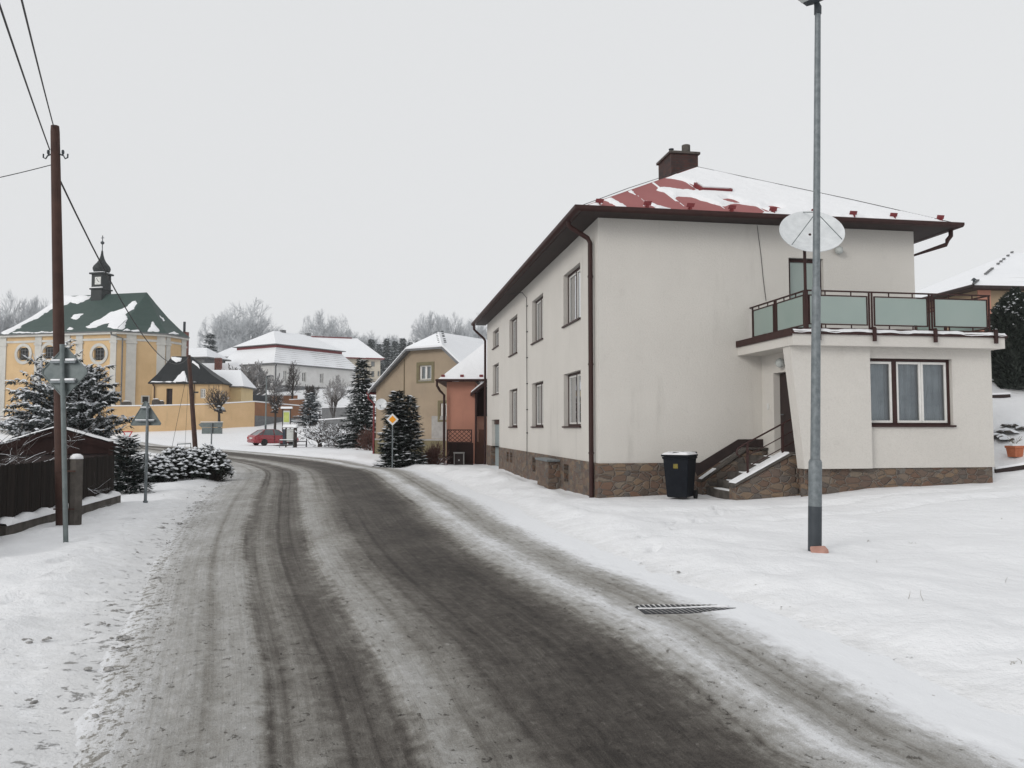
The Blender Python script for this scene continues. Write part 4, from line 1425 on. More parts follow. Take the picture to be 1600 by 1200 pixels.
mb = MB(); mb.box(-.14, .14, -.18, -.13, 4.2, 4.3); mb.build('bracket', M['iron'], far, uv=False)


def strip_snow(mb, x0, x1, y0, y1, z, h=.02):
    mb.prism([(x0, y0, z), (x1, y0, z), (x1, y1, z), (x0, y1, z)], (0, 0, h))


# diamond sign, seen from the back
sa, sb = at(104, 868, 10.5), at(97, 538, 10.5)
sa.z = gz(sa.x, sa.y) - .1
sgn = thing('road_sign', 'grey back of a diamond road sign on a leaning steel post by the fence', 'road sign', sa)
av = sb - sa
mb = MB(); mb.tube([V((0, 0, -.2)), av], .031, 14); mb.build('post', M['galv_dark'], sgn, smooth=40, uv=False)
mid = at(98, 581, 10.5) - sa
S = .345
rt = Matrix.Rotation(R(-8), 3, 'Z')
mb = MB()
oct_ = []
for k in range(4):
    a = R(90 * k); b = R(90 * k + 90)
    c = V((math.cos(a), 0, math.sin(a))) * S
    for s_ in (-1, 1):
        oct_.append(c - V((math.cos(a), 0, math.sin(a))) * .025 + V((-math.sin(a), 0, math.cos(a))) * .025 * s_)
mb.prism([rt @ p + mid + V((0, .045, 0)) for p in oct_], rt @ V((0, .006, 0)))
# folded rim
ring = [rt @ p + mid + V((0, .045, 0)) for p in oct_]
for i in range(8):
    mb.bar(ring[i], ring[(i + 1) % 8], .012, .02, up=(0, 1, 0))
mb.build('panel', M['galv_dark'], sgn, uv=False, fixn=True)
for dz in (-.13, .13):
    c = mid + V((0, .018, dz))
    mb = MB(); mb.bar(c - rt @ V((.18, 0, 0)), c + rt @ V((.18, 0, 0)), .05, .028); mb.build('rail', M['galv'], sgn, uv=False)
    mb = MB(); mb.bar(c - rt @ V((.17, .005, -.026)), c + rt @ V((-.03, -.005, .026)), .045, .022); mb.bar(c + rt @ V((.035, -.005, .03)), c + rt @ V((.17, -.005, .03)), .05, .03); mb.build('rail_snow', M['snow'], sgn, uv=False, bevel=.008)
mb = MB(); mb.box(mid.x + .05, mid.x + .19, .040, .043, mid.z - .12, mid.z - .03); mb.build('sticker', M['galv'], sgn, uv=False)

# triangle sign
ta, tb = at(227, 790, 17.3), at(227, 626, 17.3)
ta.z = gz(ta.x, ta.y) - .05
tri = thing('road_sign', 'grey back of a triangular road sign on a straight steel post', 'road sign', ta)
hgt = tb.z - ta.z - .05
mb = MB(); mb.tube([V((0, 0, -.2)), V((0, 0, hgt))], .032, 12); mb.lathe([(.05, 0), (.05, .09)], 10, (0, 0, 0)); mb.build('post', M['galv'], tri, smooth=40, uv=False)
ap = at(226, 625, 17.3) - ta; bl = at(201, 665, 17.3) - ta; br_ = at(251.5, 664, 17.3) - ta
mb = MB()
P3 = [bl, br_, ap]
cc = (bl + br_ + ap) / 3
pts = []
for i in range(3):
    p = P3[i]; a_ = P3[i - 1]; b_ = P3[(i + 1) % 3]
    pts += [p.lerp(a_, .06), p.lerp(b_, .06)]
for p in pts: p.y = .05
mb.prism(pts, (0, .006, 0))
for i in range(6): mb.bar(pts[i], pts[(i + 1) % 6], .012, .02, up=(0, 1, 0))
mb.build('panel', M['galv_dark'], tri, uv=False, fixn=True)
for f_, w in ((.18, .2), (.68, .09)):
    z = bl.z + (ap.z - bl.z) * f_
    mb = MB(); mb.bar((cc.x - w, .02, z), (cc.x + w, .02, z), .05, .025); mb.build('rail', M['galv'], tri, uv=False)
    mb = MB(); mb.bar((cc.x - w, .01, z + .024), (cc.x + w, .01, z + .024), .05, .02); mb.build('rail_snow', M['snow'], tri, uv=False)

# direction boards at the bend, seen from the back
da = at(330, 706, 52)
da.z = gz(da.x, da.y) - .05
db = thing('direction_sign', 'grey backs of two direction boards on one post at the bend', 'road sign', da)
k_ = 52 / F
mb = MB(); mb.tube([V((0, 0, -.2)), V((0, 0, (706 - 655) * k_))], .045, 10); mb.build('post', M['galv'], db, smooth=40, uv=False)
zz = lambda py: (706 - py) * k_ + .05
mb = MB()
mb.prism([((308.5 - 330) * k_, .06, zz(658.7)), ((313 - 330) * k_, .06, zz(663)), ((346 - 330) * k_, .06, zz(662.5)), ((346.5 - 330) * k_, .06, zz(655)), ((313 - 330) * k_, .06, zz(655.5))], (0, .03, 0))
mb.build('arrow_board', M['galv_dark'], db, uv=False, fixn=True)
mb = MB(); mb.box((314 - 330) * k_, (346 - 330) * k_, .06, .09, zz(673), zz(663.3)); mb.build('lower_board', M['galv_dark'], db, uv=False)
mb = MB(); mb.box((312 - 330) * k_, (347 - 330) * k_, .03, .1, zz(654.9), zz(654)); mb.build('board_snow', M['snow'], db, uv=False)

# give way sign far across the road
ga = at(199.5, 700, 66)
ga.z = gz(ga.x, ga.y) - .05
gw = thing('give_way_sign', 'small red and white inverted triangle sign across the road', 'road sign', ga)
k_ = 66 / F
ztop_ = at(199.5, 673.5, 66).z - ga.z
mb = MB(); mb.tube([V((0, 0, 0)), V((0, 0, ztop_))], .04, 8); mb.build('post', M['galv'], gw, uv=False)
for nm, sc_, mt, yy in (('border', 1.0, 'signred', -.06), ('face', .66, 'signwhite', -.067)):
    h = .44 * sc_ * 1.1; cz = ztop_ - .28
    mb = MB(); mb.prism([(-h * .9, yy, cz + h * .55), (h * .9, yy, cz + h * .55), (0, yy, cz - h)], (0, -.006, 0)); mb.build(nm, M[mt], gw, uv=False, fixn=True)

# priority road sign by the yew
ya = at(613, 728, 35)
ya.z = gz(ya.x, ya.y) - .05
ys = thing('priority_sign', 'yellow diamond sign with white border in front of the snowy yew', 'road sign', ya)
k_ = 35 / F
mb = MB(); mb.tube([V((0, 0, -.1)), V((0, 0, at(613, 646, 35).z - ya.z))], .03, 10); mb.build('post', M['galv'], ys, smooth=40, uv=False)
cz = at(613, 655.5, 35).z - ya.z
for nm, s_, mt, yy in (('panel', .275, 'galv', -.045), ('border', .268, 'signwhite', -.052), ('face', .165, 'orange', -.059)):
    mb = MB(); mb.prism([(-s_, yy, cz), (0, yy, cz - s_), (s_, yy, cz), (0, yy, cz + s_)], (0, -.006, 0)); mb.build(nm, M[mt], ys, uv=False, fixn=True, bevel=.004 if nm == 'panel' else 0)

# ------------------------------------------------------------------ picket fence on a low wall
f0, f1 = V((-7.02, 9.0, 0)), V((-8.46, 17.15, 0))
fd = (f1 - f0).normalized(); fn = V((-fd.y, fd.x, 0))
fl = (f1 - f0).length
fence = thing('picket_fence', 'dark brown picket fence on a low snow topped concrete wall', 'fence', f0, math.atan2(fd.y, fd.x))
mb = MB()
rnd = random.Random(8)
x = 0
gate_end = at(28, 845, 11.8); xg = (gate_end - f0).dot(fd)
while x < fl - .08:
    zb_ = .08 if x < xg else .33
    h = 1.16 + rnd.uniform(-.012, .012) - .05 * x / fl
    mb.box(x, x + .078, .02 + rnd.uniform(0, .006), .042, zb_, h)
    x += .090
mb.build('pickets', M['fence'], fence)
mb = MB(); mb.box(0, fl, .043, .10, .95, 1.03); mb.box(0, fl, .043, .10, .5, .58); mb.build('rails', M['darkbrown'], fence, uv=False)
for xx in (.9, xg - .05, xg + 1.7, xg + 3.4, fl - .04):
    mb = MB(); mb.box(xx - .035, xx + .035, .101, .17, -.9, 1.06); mb.build('post', M['darkbrown'], fence, uv=False)
mb = MB()
mb.prism([(xg + .02, -.10, .22), (xg + .02, .12, .22), (xg + .3, .12, -.5), (xg + .16, -.1, -.5)], (0, 0, .001))
mb.box(xg + .05, fl + .06, -.10, .12, -.9, .26); mb.box(-2, xg - 1.0, -.1, .12, -.9, .22)
mb.build('base_wall', M['concrete'], fence, uv=False, bevel=.012)
vs, fs = [], []
mbs = MB()
for x0, x1, zt_ in ((xg + .04, fl + .07, .262), (-2, xg - .98, .222)):
    n = int((x1 - x0) / .08); vs, fs = [], []
    for i in range(n + 1):
        for j, (yy, hh) in enumerate(((-.115, .0), (-.10, .055), (-.03, .075), (.03, .08), (.03, .0))):
            q_ = .02 * math.sin(i * .7) * (hh > 0) + .02 * rnd.random() * (hh > 0)
            vs.append((x0 + (x1 - x0) * i / n, yy - .012 * rnd.random(), zt_ - .004 + hh * (.4 if i in (0, n) else 1) + q_))
    for i in range(n):
        for j in range(4): a = i * 5 + j; fs.append((a, a + 1, a + 6, a + 5))
    mbs.add(vs, fs)
mbs.build('wall_snow', M['snow'], fence, smooth=180, uv=False)

# ------------------------------------------------------------------ garden shelter behind the fence
Yg = 20.5
SR = R(27); gr = at(88, 669, Yg)


def ongable(px, py):
    r_ = at(px, py, 1.0).x
    s_ = (r_ * gr.y - gr.x) / (math.cos(SR) - r_ * math.sin(SR))
    p = at(px, py, gr.y + s_ * math.sin(SR))
    return V((s_, 0, p.z - gr.z)) + gr


ge, gl = ongable(202, 701), ongable(-30, 704)
shel = thing('garden_shelter', 'low dark wooden garden shelter with snowy gable roof behind the fence', 'shelter', (gr.x, Yg, gr.z), SR)
re, le = ge - gr, gl - gr
mb = MB()
for e in (re, le):
    e = V((e.x, 0, e.z))
    mb.prism([V((0, 0, 0)), e, e + V((0, 0, -.1)), V((0, 0, -.1))], (0, 3.2, 0))
mb.build('roof', M['darkbrown'], shel, uv=False, fixn=True)
mb = MB()
for e in (re, le):
    e = V((e.x, 0, e.z))
    mb.prism([V((0, -.03, .01)), e * 1.01 + V((0, -.03, .01)), e * 1.01 + V((0, -.03, -.17)), V((0, -.03, -.17))], (0, .028, 0))
mb.prism([V((0, .02, -.12)), V((re.x * .95, .02, re.z - .12)), V((le.x * .95, .02, le.z - .12))], (0, .03, 0))  # infill below the barge boards, dark in place of the shaded open inside
mb.build('gable', M['boards'], shel, fixn=True)
mb = MB(); mb.box(-1.75, 1.75, .06, 3.0, -2.6, re.z - .14); mb.build('boarding', M['darkbrown'], shel, uv=False)  # solid box; its dark colour stands in for the shade inside the open shelter
mb = MB(); mb.box(1.2, 1.32, -.05, .05, -2.6, re.z + .2); mb.box(-1.3, -1.2, -.05, .05, -2.6, re.z + .2); mb.build('post', M['boards'], shel)
for k, e in enumerate((re, le)):
    e = V((e.x, 0, e.z))
    snow_sheet(V((0, -.06, .012)), e * 1.0, V((0, 3.2, 0)), 30, 16, lambda a, b: .05 * min(1, (1 - a) * 6 + .15, b * 9 + .25) + .03 * float(fbm(np.array(a * 6), np.array(b * 5), 3, 6)) + .012, 'roof_snow', shel)

# ------------------------------------------------------------------ trees
class Veg:
    pass


def rdir(rnd):
    while True:
        v = V((rnd.uniform(-1, 1), rnd.uniform(-1, 1), rnd.uniform(-1, 1)))
        if .1 < v.length < 1: return v.normalized()


def bare_tree(seed, H, r0, trunk=.28, lens=(.42, .62, .62, .6), kids=(6, 5, 5, 4), ang=(28, 55), up=.18, wander=.22, twig=.012, trunk_lev=1, first=0.3, lean=0, dome=False):
    rnd = random.Random(seed)
    T, C = MB(), MB()

    def grow(p, d, L, r, lev):
        last = lev == len(kids)
        n = 5 if lev == 0 else 4 if lev < 3 else 2
        pts, rs = [p], [r]
        for i in range(n):
            d = (d + rdir(rnd) * wander * (.4 if lev == 0 else 1) + V((0, 0, up * (.3 if lev == 0 else 1)))).normalized()
            p = p + d * L / n
            pts.append(p); rs.append(max(twig * .55, r * (1 - (.55 if lev == 0 else .7) * (i + 1) / n)))
        (T if lev <= trunk_lev else C).tube(pts, rs, 8 if lev == 0 else 5 if lev == 1 else 3, cap=lev == 0)
        if last: return
        f = first if lev == 0 else .22
        for k in range(kids[lev]):
            t = f + (1 - f) * (k + rnd.random() * .9) / kids[lev]
            t = min(t, .999)
            i = int(t * n); q = pts[i].lerp(pts[i + 1], t * n - i)
            dd = (pts[i + 1] - pts[i]).normalized()
            a = R(rnd.uniform(*ang))
            az = rnd.uniform(0, 6.283) if lev else k * 2.4 + rnd.uniform(-.4, .4)
            x_ = dd.cross(V((.3, .2, .93))).normalized(); y_ = dd.cross(x_)
            nd = (dd * math.cos(a) + (x_ * math.cos(az) + y_ * math.sin(az)) * math.sin(a)).normalized()
            Ln = L * lens[lev] * rnd.uniform(.75, 1.2) * (1.25 - .5 * t if lev else 1.5 - .75 * t)
            grow(q, nd, Ln, max(twig, min(rs[i] * .75, r * (.5 if lev else .42))), lev + 1)
        grow(pts[-1], d, L * lens[lev] * .8, rs[-1], lev + 1)
    grow(V((0, 0, -.2)), V((lean, 0, 1)).normalized(), H * trunk * 1.9, r0, 0)
    mx = max(max(v[2] for v in C.v), .1)
    s = H / mx
    for m in (T, C): m.v = [(x * s, y * s, z * s) for x, y, z in m.v]
    if dome:                              # a rounded crown
        rad = sorted(math.hypot(x, y) for x, y, z in C.v)[int(len(C.v) * .93)]
        zc = H * .42
        for m in (T, C):
            o = []
            for x, y, z in m.v:
                rr = math.sqrt((x / rad) ** 2 + (y / rad) ** 2 + ((z - zc) / (H * .5 if z > zc else H)) ** 2)
                k = 1 if rr < .8 else (.8 + .26 * math.tanh((rr - .8) / .26)) / rr
                o.append((x * k, y * k, zc + (z - zc) * k))
            m.v = o
        mz = max(v[2] for v in C.v)
        for m in (T, C): m.v = [(x, y, z * H / mz) for x, y, z in m.v]
    return T, C


def leaf(mb, p, d, n, L, w, mi):
    d = d.normalized(); s = d.cross(n)
    if s.length < 1e-3: s = d.cross(V((1, 0, 0)))
    s = s.normalized() * w
    mb.add([p, p + d * L * .45 + s, p + d * L, p + d * L * .45 - s], [(0, 1, 2, 3)], mi)


def pad(mb, p, d, rx, ry, rz, rnd, mi):
    """a small cushion of snow"""
    d = V((d.x, d.y, d.z * .8)).normalized(); s = d.cross(V((0, 0, 1)))
    s = s.normalized() if s.length > 1e-3 else V((1, 0, 0)); u = s.cross(d)
    q = [p - d * rx, p + s * ry * rnd.uniform(.7, 1.2), p + d * rx, p - s * ry * rnd.uniform(.7, 1.2)]
    mb.add(q + [p + u * rz, p - u * rz * .3], [(0, 1, 4), (1, 2, 4), (2, 3, 4), (3, 0, 4), (1, 0, 5), (2, 1, 5), (3, 2, 5), (0, 3, 5)], mi)


def conifer(seed, H, Rr, whorls, per, droop=.25, upt=.15, spray=.22, snowp=.4, z0=.04, power=.85, pads=1.0, step=.13, irregular=.25, trunk_r=None, narrow=.42):
    rnd = random.Random(seed)
    T, C = MB(), MB()
    tr = trunk_r or H * .014 + .02
    T.tube([(0, 0, -.2), (0, 0, H * .5), (0, 0, H * .97)], [tr, tr * .6, .01], 7)
    for w in range(whorls):
        f = z0 + (1 - z0) * (w / whorls) ** 1.05
        for b in range(per):
            ff = min(.985, f + rnd.uniform(-.5, .5) / whorls)
            az = 6.283 * (b + rnd.random()) / per + w * 1.9
            L = max(.12, Rr * (1 - ff) ** power * rnd.uniform(1 - irregular, 1 + irregular * .6)) + Rr * .04
            h = V((math.cos(az), math.sin(az), 0))
            ns = max(2, int(L / step))
            p = V((0, 0, H * ff)); sl = upt + rnd.uniform(-.1, .1)
            pts = [p]
            for i in range(ns):
                t = i / ns
                d = (h + V((0, 0, sl - droop * 2 * t * (1 - t * .9)))).normalized()
                p = p + d * (L / ns); pts.append(p)
            if L > .3: T.tube([pts[0], pts[len(pts) // 2], pts[-1]], [tr * .25, tr * .16, .004], 3, cap=False)
            side = h.cross(V((0, 0, 1)))
            for i in range(1, len(pts)):
                t = i / (len(pts) - 1)
                d = (pts[i] - pts[i - 1]).normalized()
                sz = spray * (1.1 - .45 * t) * rnd.uniform(.75, 1.25)
                if t < .25 and L > .6: continue
                for sgn_ in (-1, 1, -1, 1):
                    dd = (d * rnd.uniform(.3, 1.0) + side * sgn_ * rnd.uniform(.3, 1.0) + V((0, 0, rnd.uniform(-.5, .1)))).normalized()
                    pp = pts[i].lerp(pts[i - 1], rnd.random())
                    leaf(C, pp, dd, V((rnd.uniform(-.5, .5), rnd.uniform(-.5, .5), 1)), sz * 1.5, sz * narrow * .55, 0)
                if t > .92: leaf(C, pts[i], d, V((0, .2, 1)), sz * 1.3, sz * .25, 0)
                if rnd.random() < snowp:
                    pad(C, pts[i] + V((rnd.uniform(-.4, .4) * sz, rnd.uniform(-.4, .4) * sz, sz * .12)), d + side * rnd.uniform(-.8, .8), sz * .55 * pads * rnd.uniform(.6, 1.3), sz * .26 * pads * rnd.uniform(.6, 1.3), sz * .14 * pads, rnd, 1)
    return T, C


def plant_tree(name, gen, label, cat, loc, rz=0, mats=('bark', 'twig'), grp=None, tn='trunk', cn='crown', sca=None):
    T, C = gen
    t = thing(name, label, cat, loc, rz, grp)
    if T.v: T.build(tn, [M[mats[0]]], t, smooth=180, uv=False)
    C.build(cn, [M[m] for m in mats[1:]], t, uv=False)
    if sca: t.scale = (sca, sca, sca)
    return t


def gat(px, py, Y=None):
    if Y is None:                       # where the sight line meets the ground
        Y = 40.0
        while Y < 190:
            p = at(px, py, Y)
            if gz(p.x, p.y) >= p.z: break
            Y += .5
    p = at(px, py, Y); p.z = gz(p.x, p.y) - .05
    return p


# frosted broadleaf trees on the hill
kf = dict(lens=(1.35, .60, .60, .58), kids=(9, 7, 6, 5), ang=(22, 52), up=.05, wander=.18, twig=.046, trunk=.17, first=.3, dome=True)
proto = []
rows = [  # px, top y, Y, crown width px, variant
    (388, 463, 185, 118, 0), (346, 487, 178, 66, 1), (362, 520, 170, 60, 3), (508, 482, 186, 78, 1), (545, 515, 192, 62, 2), (575, 515, 200, 56, 3), (610, 520, 204, 60, 1),
    (676, 484, 188, 70, 2), (712, 486, 190, 62, 0), (745, 488, 196, 60, 3), (470, 515, 190, 60, 3), (640, 527, 200, 50, 0), (430, 515, 182, 50, 2),
    (18, 452, 150, 84, 0), (52, 460, 152, 70, 2), (84, 468, 156, 60, 1), (-12, 470, 148, 70, 3), (290, 545, 170, 40, 3)]
lab = {0: 'broad crowned', 1: 'round crowned', 2: 'tall loose crowned', 3: 'low bushy'}
where = ['tallest of the clump above the white manor roof', 'beside the dark spruce, left of the tallest clump tree', 'low before the tallest clump tree', 'rising behind the middle of the manor roof', 'left end of the spruce wood',
         'second from the left among the spruces', 'standing amid the spruce wood', 'left one of three above the tan house ridge', 'middle one of three above the tan house ridge', 'last one before the cream house eave',
         'between the two high crowns above the manor roof', 'low at the right end of the spruce wood', 'right flank of the tallest clump tree', 'second from the left edge beyond the church', 'beyond the church roof hip, left of the utility pole',
         'partly behind the church ridge', 'cut by the left edge of the view', 'low between church end and clump']
for i, (px, ty, Y, wpx, k) in enumerate(rows):
    b = gat(px, 560, Y)
    H = at(px, ty, Y).z - b.z
    lb_ = 'hoarfrosted bare tree, %s' % where[i]
    if i < 18 and k == len(proto):
        gen = bare_tree(40 + k, 1.0 * 16, .34, **{**kf, 'ang': ((20, 52), (24, 56), (18, 44), (26, 60))[k]})
        t = plant_tree('frosted_tree', gen, lb_, 'tree', b, 0, ('frost_bark', 'frost_twig'), 'frosted trees on the hill')
        proto.append((t, max(abs(v[0]) for v in gen[1].v) * 2))
    elif k > len(proto):
        while len(proto) <= k:
            kk = len(proto)
            gen = bare_tree(40 + kk, 16, .34, **{**kf, 'ang': ((20, 52), (24, 56), (18, 44), (26, 60))[kk]})
            hold = plant_tree('frosted_tree', gen, 'x', 'tree', b, 0, ('frost_bark', 'frost_twig'), 'frosted trees on the hill')
            proto.append((hold, max(abs(v[0]) for v in gen[1].v) * 2)); hold['fresh'] = 1
    tr, wd = proto[k]
    wm = wpx * Y / F
    scl = (wm / wd * 1.12, wm / wd * 1.12, H / 16)
    if tr.get('fresh') or (k == len(proto) - 1 and tr.scale[0] == 1 and tr['label'] == lb_):
        if 'fresh' in tr: del tr['fresh']
        tr.location = b; tr['label'] = lb_; tr.rotation_euler = (0, 0, i * 1.3); tr.scale = scl
    else:
        dup(tr, b, i * 1.3, scl, lb_)

# spruces of the hill wood
gen = conifer(5, 14, 3.9, 20, 7, .3, .05, 1.15, .75, step=.55, pads=1.1, narrow=.5)
sp = plant_tree('hill_spruce', gen, 'snow dusted spruce on the hill, first from the left of the row', 'tree', gat(566, 560, 186), 0, ('frost_bark', 'needle_grey', 'treesnow'), 'spruces of the hill wood')
ordn = ['second', 'third', 'fourth', 'fifth', 'sixth', 'seventh', 'eighth', 'ninth', 'tenth', 'eleventh']
for i, (px, ty, Y) in enumerate(((580, 528, 188), (592, 536, 184), (604, 527, 190), (617, 531, 186), (629, 527, 190), (641, 533, 188), (653, 530, 192), (556, 533, 190), (545, 537, 188), (664, 538, 190))):
    b = gat(px, 560, Y); s = (at(px, ty, Y).z - b.z) / 14
    dup(sp, b, i * 2.1, (s * .9, s * .9, s), 'snow dusted spruce on the hill, %s of the row, partly hidden by neighbours' % ordn[i])
sp.scale = ((at(566, 536, 186).z - sp.location.z) / 14,) * 3
b = gat(328, 556, 160)
cz_ = at(328, 518, 160).z - b.z
gen = conifer(9, cz_, 2.4, 18, 6, .3, .08, .9, .45, step=.5, pads=1.0, irregular=.4)
plant_tree('dark_spruce', gen, 'dark ragged spruce at the left foot of the frosted clump', 'tree', b, .4, ('bark', 'needle_grey', 'treesnow'))

# big spruce beside the tan house and blue spruce
b = gat(565, 700, 63)
H = at(565, 558, 63).z - b.z
gen = conifer(11, H, 1.85, 30, 8, .35, .10, .40, .62, step=.2, pads=1.0, power=.75)
plant_tree('spruce', gen, 'tall dark snowy spruce left of the tan house', 'tree', b, 0, ('bark', 'needle', 'treesnow'))
b = gat(485, 664)
H = at(485, 613, b.y).z - b.z
gen = conifer(12, H, 2.05, 13, 9, .1, .18, .46, .75, step=.22, pads=1.6, power=.9)
plant_tree('blue_spruce', gen, 'small blue spruce with tiers of snow beyond the red car', 'tree', b, 0, ('bark', 'needle_blue', 'treesnow'))
# snowy yew in front of the tan house: one crown with two tips
b = gat(629, 728, 36)
H = at(622, 611, 36).z - b.z
T1, C1 = conifer(21, H, .86, 30, 8, .30, .30, .26, .32, step=.105, pads=1.9, power=.62, z0=.0, irregular=.3)
T2, C2 = conifer(22, H * .94, .72, 24, 7, .30, .32, .24, .32, step=.105, pads=1.9, power=.6, z0=.0, irregular=.3)
T1.v = [(x - .28, y, z) for x, y, z in T1.v]; C1.v = [(x - .28, y, z) for x, y, z in C1.v]
for A2, B2 in ((T1, T2), (C1, C2)):
    A2.add([(x + .30, y + .12, z) for x, y, z in B2.v], B2.f)
    A2.m[-len(B2.f):] = B2.m
plant_tree('yew_tree', (T1, C1), 'dense dark yew with clots of snow before the tan house', 'tree', b, 0, ('bark', 'needle', 'treesnow'))

# the big snowy conifer behind the garden shelter: several stems with long arching boughs
rnd = random.Random(77)
b = V((-13.35, 24.6, -1.0))
T, C = MB(), MB()
def bough(p, d, L, lev, r):
    n = max(4, int(L / .12)); pts = [p]
    for i in range(n):
        t = i / n
        d = (d + V((0, 0, .03 - .15 * t)) + rdir(rnd) * .12).normalized()
        p = p + d * L / n; pts.append(p)
    T.tube([pts[0], pts[n // 3], pts[2 * n // 3], pts[-1]], [r, r * .7, r * .4, .004], 4, cap=False)
    side = d.cross(V((0, 0, 1))).normalized()
    for i in range(1, n + 1):
        t = i / n
        if lev == 0 and t > .18 and i % 2 == 0:
            sd = side * (1 if (i // 2) % 2 else -1)
            bough(pts[i], ((pts[i] - pts[i - 1]).normalized() * .75 + sd * .75 + V((0, 0, .05))).normalized(), L * (.52 - .34 * t) * rnd.uniform(.7, 1.2), 1, r * .35)
        if t < .12: continue
        dd = (pts[i] - pts[i - 1]).normalized()
        for s_ in (-1, 1, 1, -1):
            q = (dd * rnd.uniform(.1, .9) + side * s_ * rnd.uniform(.2, .9) + V((0, 0, rnd.uniform(-.9, .0)))).normalized()
            leaf(C, pts[i].lerp(pts[i - 1], rnd.random()), q, V((rnd.uniform(-.6, .6), rnd.uniform(-.6, .6), 1)), .17 * rnd.uniform(.6, 1.3), .028, 0)
        if rnd.random() < .95:
            pad(C, pts[i] + V((rnd.uniform(-.05, .05), rnd.uniform(-.05, .05), .015)), dd + rdir(rnd) * .7, .085 * rnd.uniform(.5, 1.6), .05 * rnd.uniform(.6, 1.6), .035, rnd, 1)
for i in range(165):
    f = rnd.random() ** .85
    az = rnd.uniform(0, 6.283)
    z = .3 + 3.9 * f
    L = (2.5 * (1 - f) ** .5 + .4) * rnd.uniform(.7, 1.08)
    up = rnd.uniform(.05, .35) + .7 * f
    if math.cos(az) > .3: L *= .60
    st_ = V((rnd.uniform(-.3, .3), rnd.uniform(-.3, .3), z))
    bough(st_, V((math.cos(az), math.sin(az), up)).normalized(), L, 0, .035)
for tx_, ty_, tz_ in ((-1.55, .2, 4.9), (-.62, .1, 5.35), (.15, 0, 4.4), (.75, -.2, 4.1)):
    T.tube([(0, 0, -.3), (tx_ * .4, ty_ * .4, 2), (tx_, ty_, tz_)], [.12, .09, .01], 6)
    for k in range(9):
        f = .55 + .45 * k / 9
        p = V((tx_ * f, ty_ * f, tz_ * f)); az = rnd.uniform(0, 6.28)
        bough(p, V((math.cos(az), math.sin(az), .75)).normalized(), (.95 - .7 * (f - .55) / .45) * rnd.uniform(.8, 1.2) + .2, 1, .02)
plant_tree('conifer', (T, C), 'big snow laden conifer with arching boughs behind the garden shelter', 'tree', b, 0, ('bark', 'needle_frost', 'treesnow')).scale = (1, 1, 1.02)
# bare shrub before the shelter
kb = dict(trunk=.22, lens=(.95, .6, .55), kids=(9, 6, 4), ang=(30, 75), up=.02, wander=.3, twig=.006, trunk_lev=0, first=.1)
b = V((-9.95, 15.4, -.9))
plant_tree('bare_shrub', bare_tree(61, 3.3, .05, **kb), 'leafless shrub with snow on its twigs at the left edge', 'shrub', b, 0, ('bark', 'twig'), tn='stem', cn='twigs')
# young spruce by the fence end
b = V((-9.35, 19.5, -.15))
H = at(207, 680, 19.5).z - b.z
gen = conifer(31, H, .62, 15, 7, .12, .35, .19, .62, step=.085, pads=1.0, power=.7, z0=.0, narrow=.34)
plant_tree('young_spruce', gen, 'small open young spruce at the end of the picket fence', 'tree', b, 0, ('bark', 'needle', 'treesnow'))


def cushion(seed, rx, ry, rz, n, mats, snowp=1.0, leafs=9, sz=.12):
    """evergreen shrub: round clusters of leaves, each with a cap of snow"""
    rnd = random.Random(seed)
    T, C = MB(), MB()
    for i in range(n):
        a = rnd.uniform(0, 6.283); r = rnd.random() ** .5; h = rnd.random()
        k = (1 - r * r) ** .5
        p = V((rx * r * math.cos(a), ry * r * math.sin(a), rz * (k * (.35 + .65 * h ** .4)) * rnd.uniform(.85, 1.12) + .03))
        T.tube([(p.x * .5, p.y * .5, -.1), tuple(p)], [.012, .006], 3, cap=False)
        for j in range(leafs):
            d = rdir(rnd); d.z = d.z * .5 - .05
            leaf(C, p, d, V((rnd.uniform(-.5, .5), rnd.uniform(-.5, .5), 1)), sz * rnd.uniform(.8, 1.5), sz * .26, 0)
        if rnd.random() < snowp * (.5 + .5 * h):
            pad(C, p + V((0, 0, sz * .22)), V((math.cos(a), math.sin(a), 0)), sz * rnd.uniform(.6, 1.15), sz * rnd.uniform(.55, 1.0), sz * .5, rnd, 1)
    return T, C


for px, Y, rx, ry, rz, n, l in ((322, 25.5, .78, .7, .98, 330, 'low evergreen shrub heaped with snow, nearest the road bend'), (278, 25.0, .85, .8, .93, 340, 'low evergreen shrub heaped with snow, middle of three by the road'),
                                (240, 23.6, .6, .7, .72, 220, 'low straggly evergreen shrub beside the young spruce')):
    b = gat(px, 755, Y); b.z = min(b.z, .12)
    plant_tree('evergreen_shrub', cushion(int(px), rx, ry, rz, n, None), l, 'shrub', b, 0, ('bark', 'leaf', 'treesnow'), 'snowy shrubs at the road bend', 'stem', 'foliage')

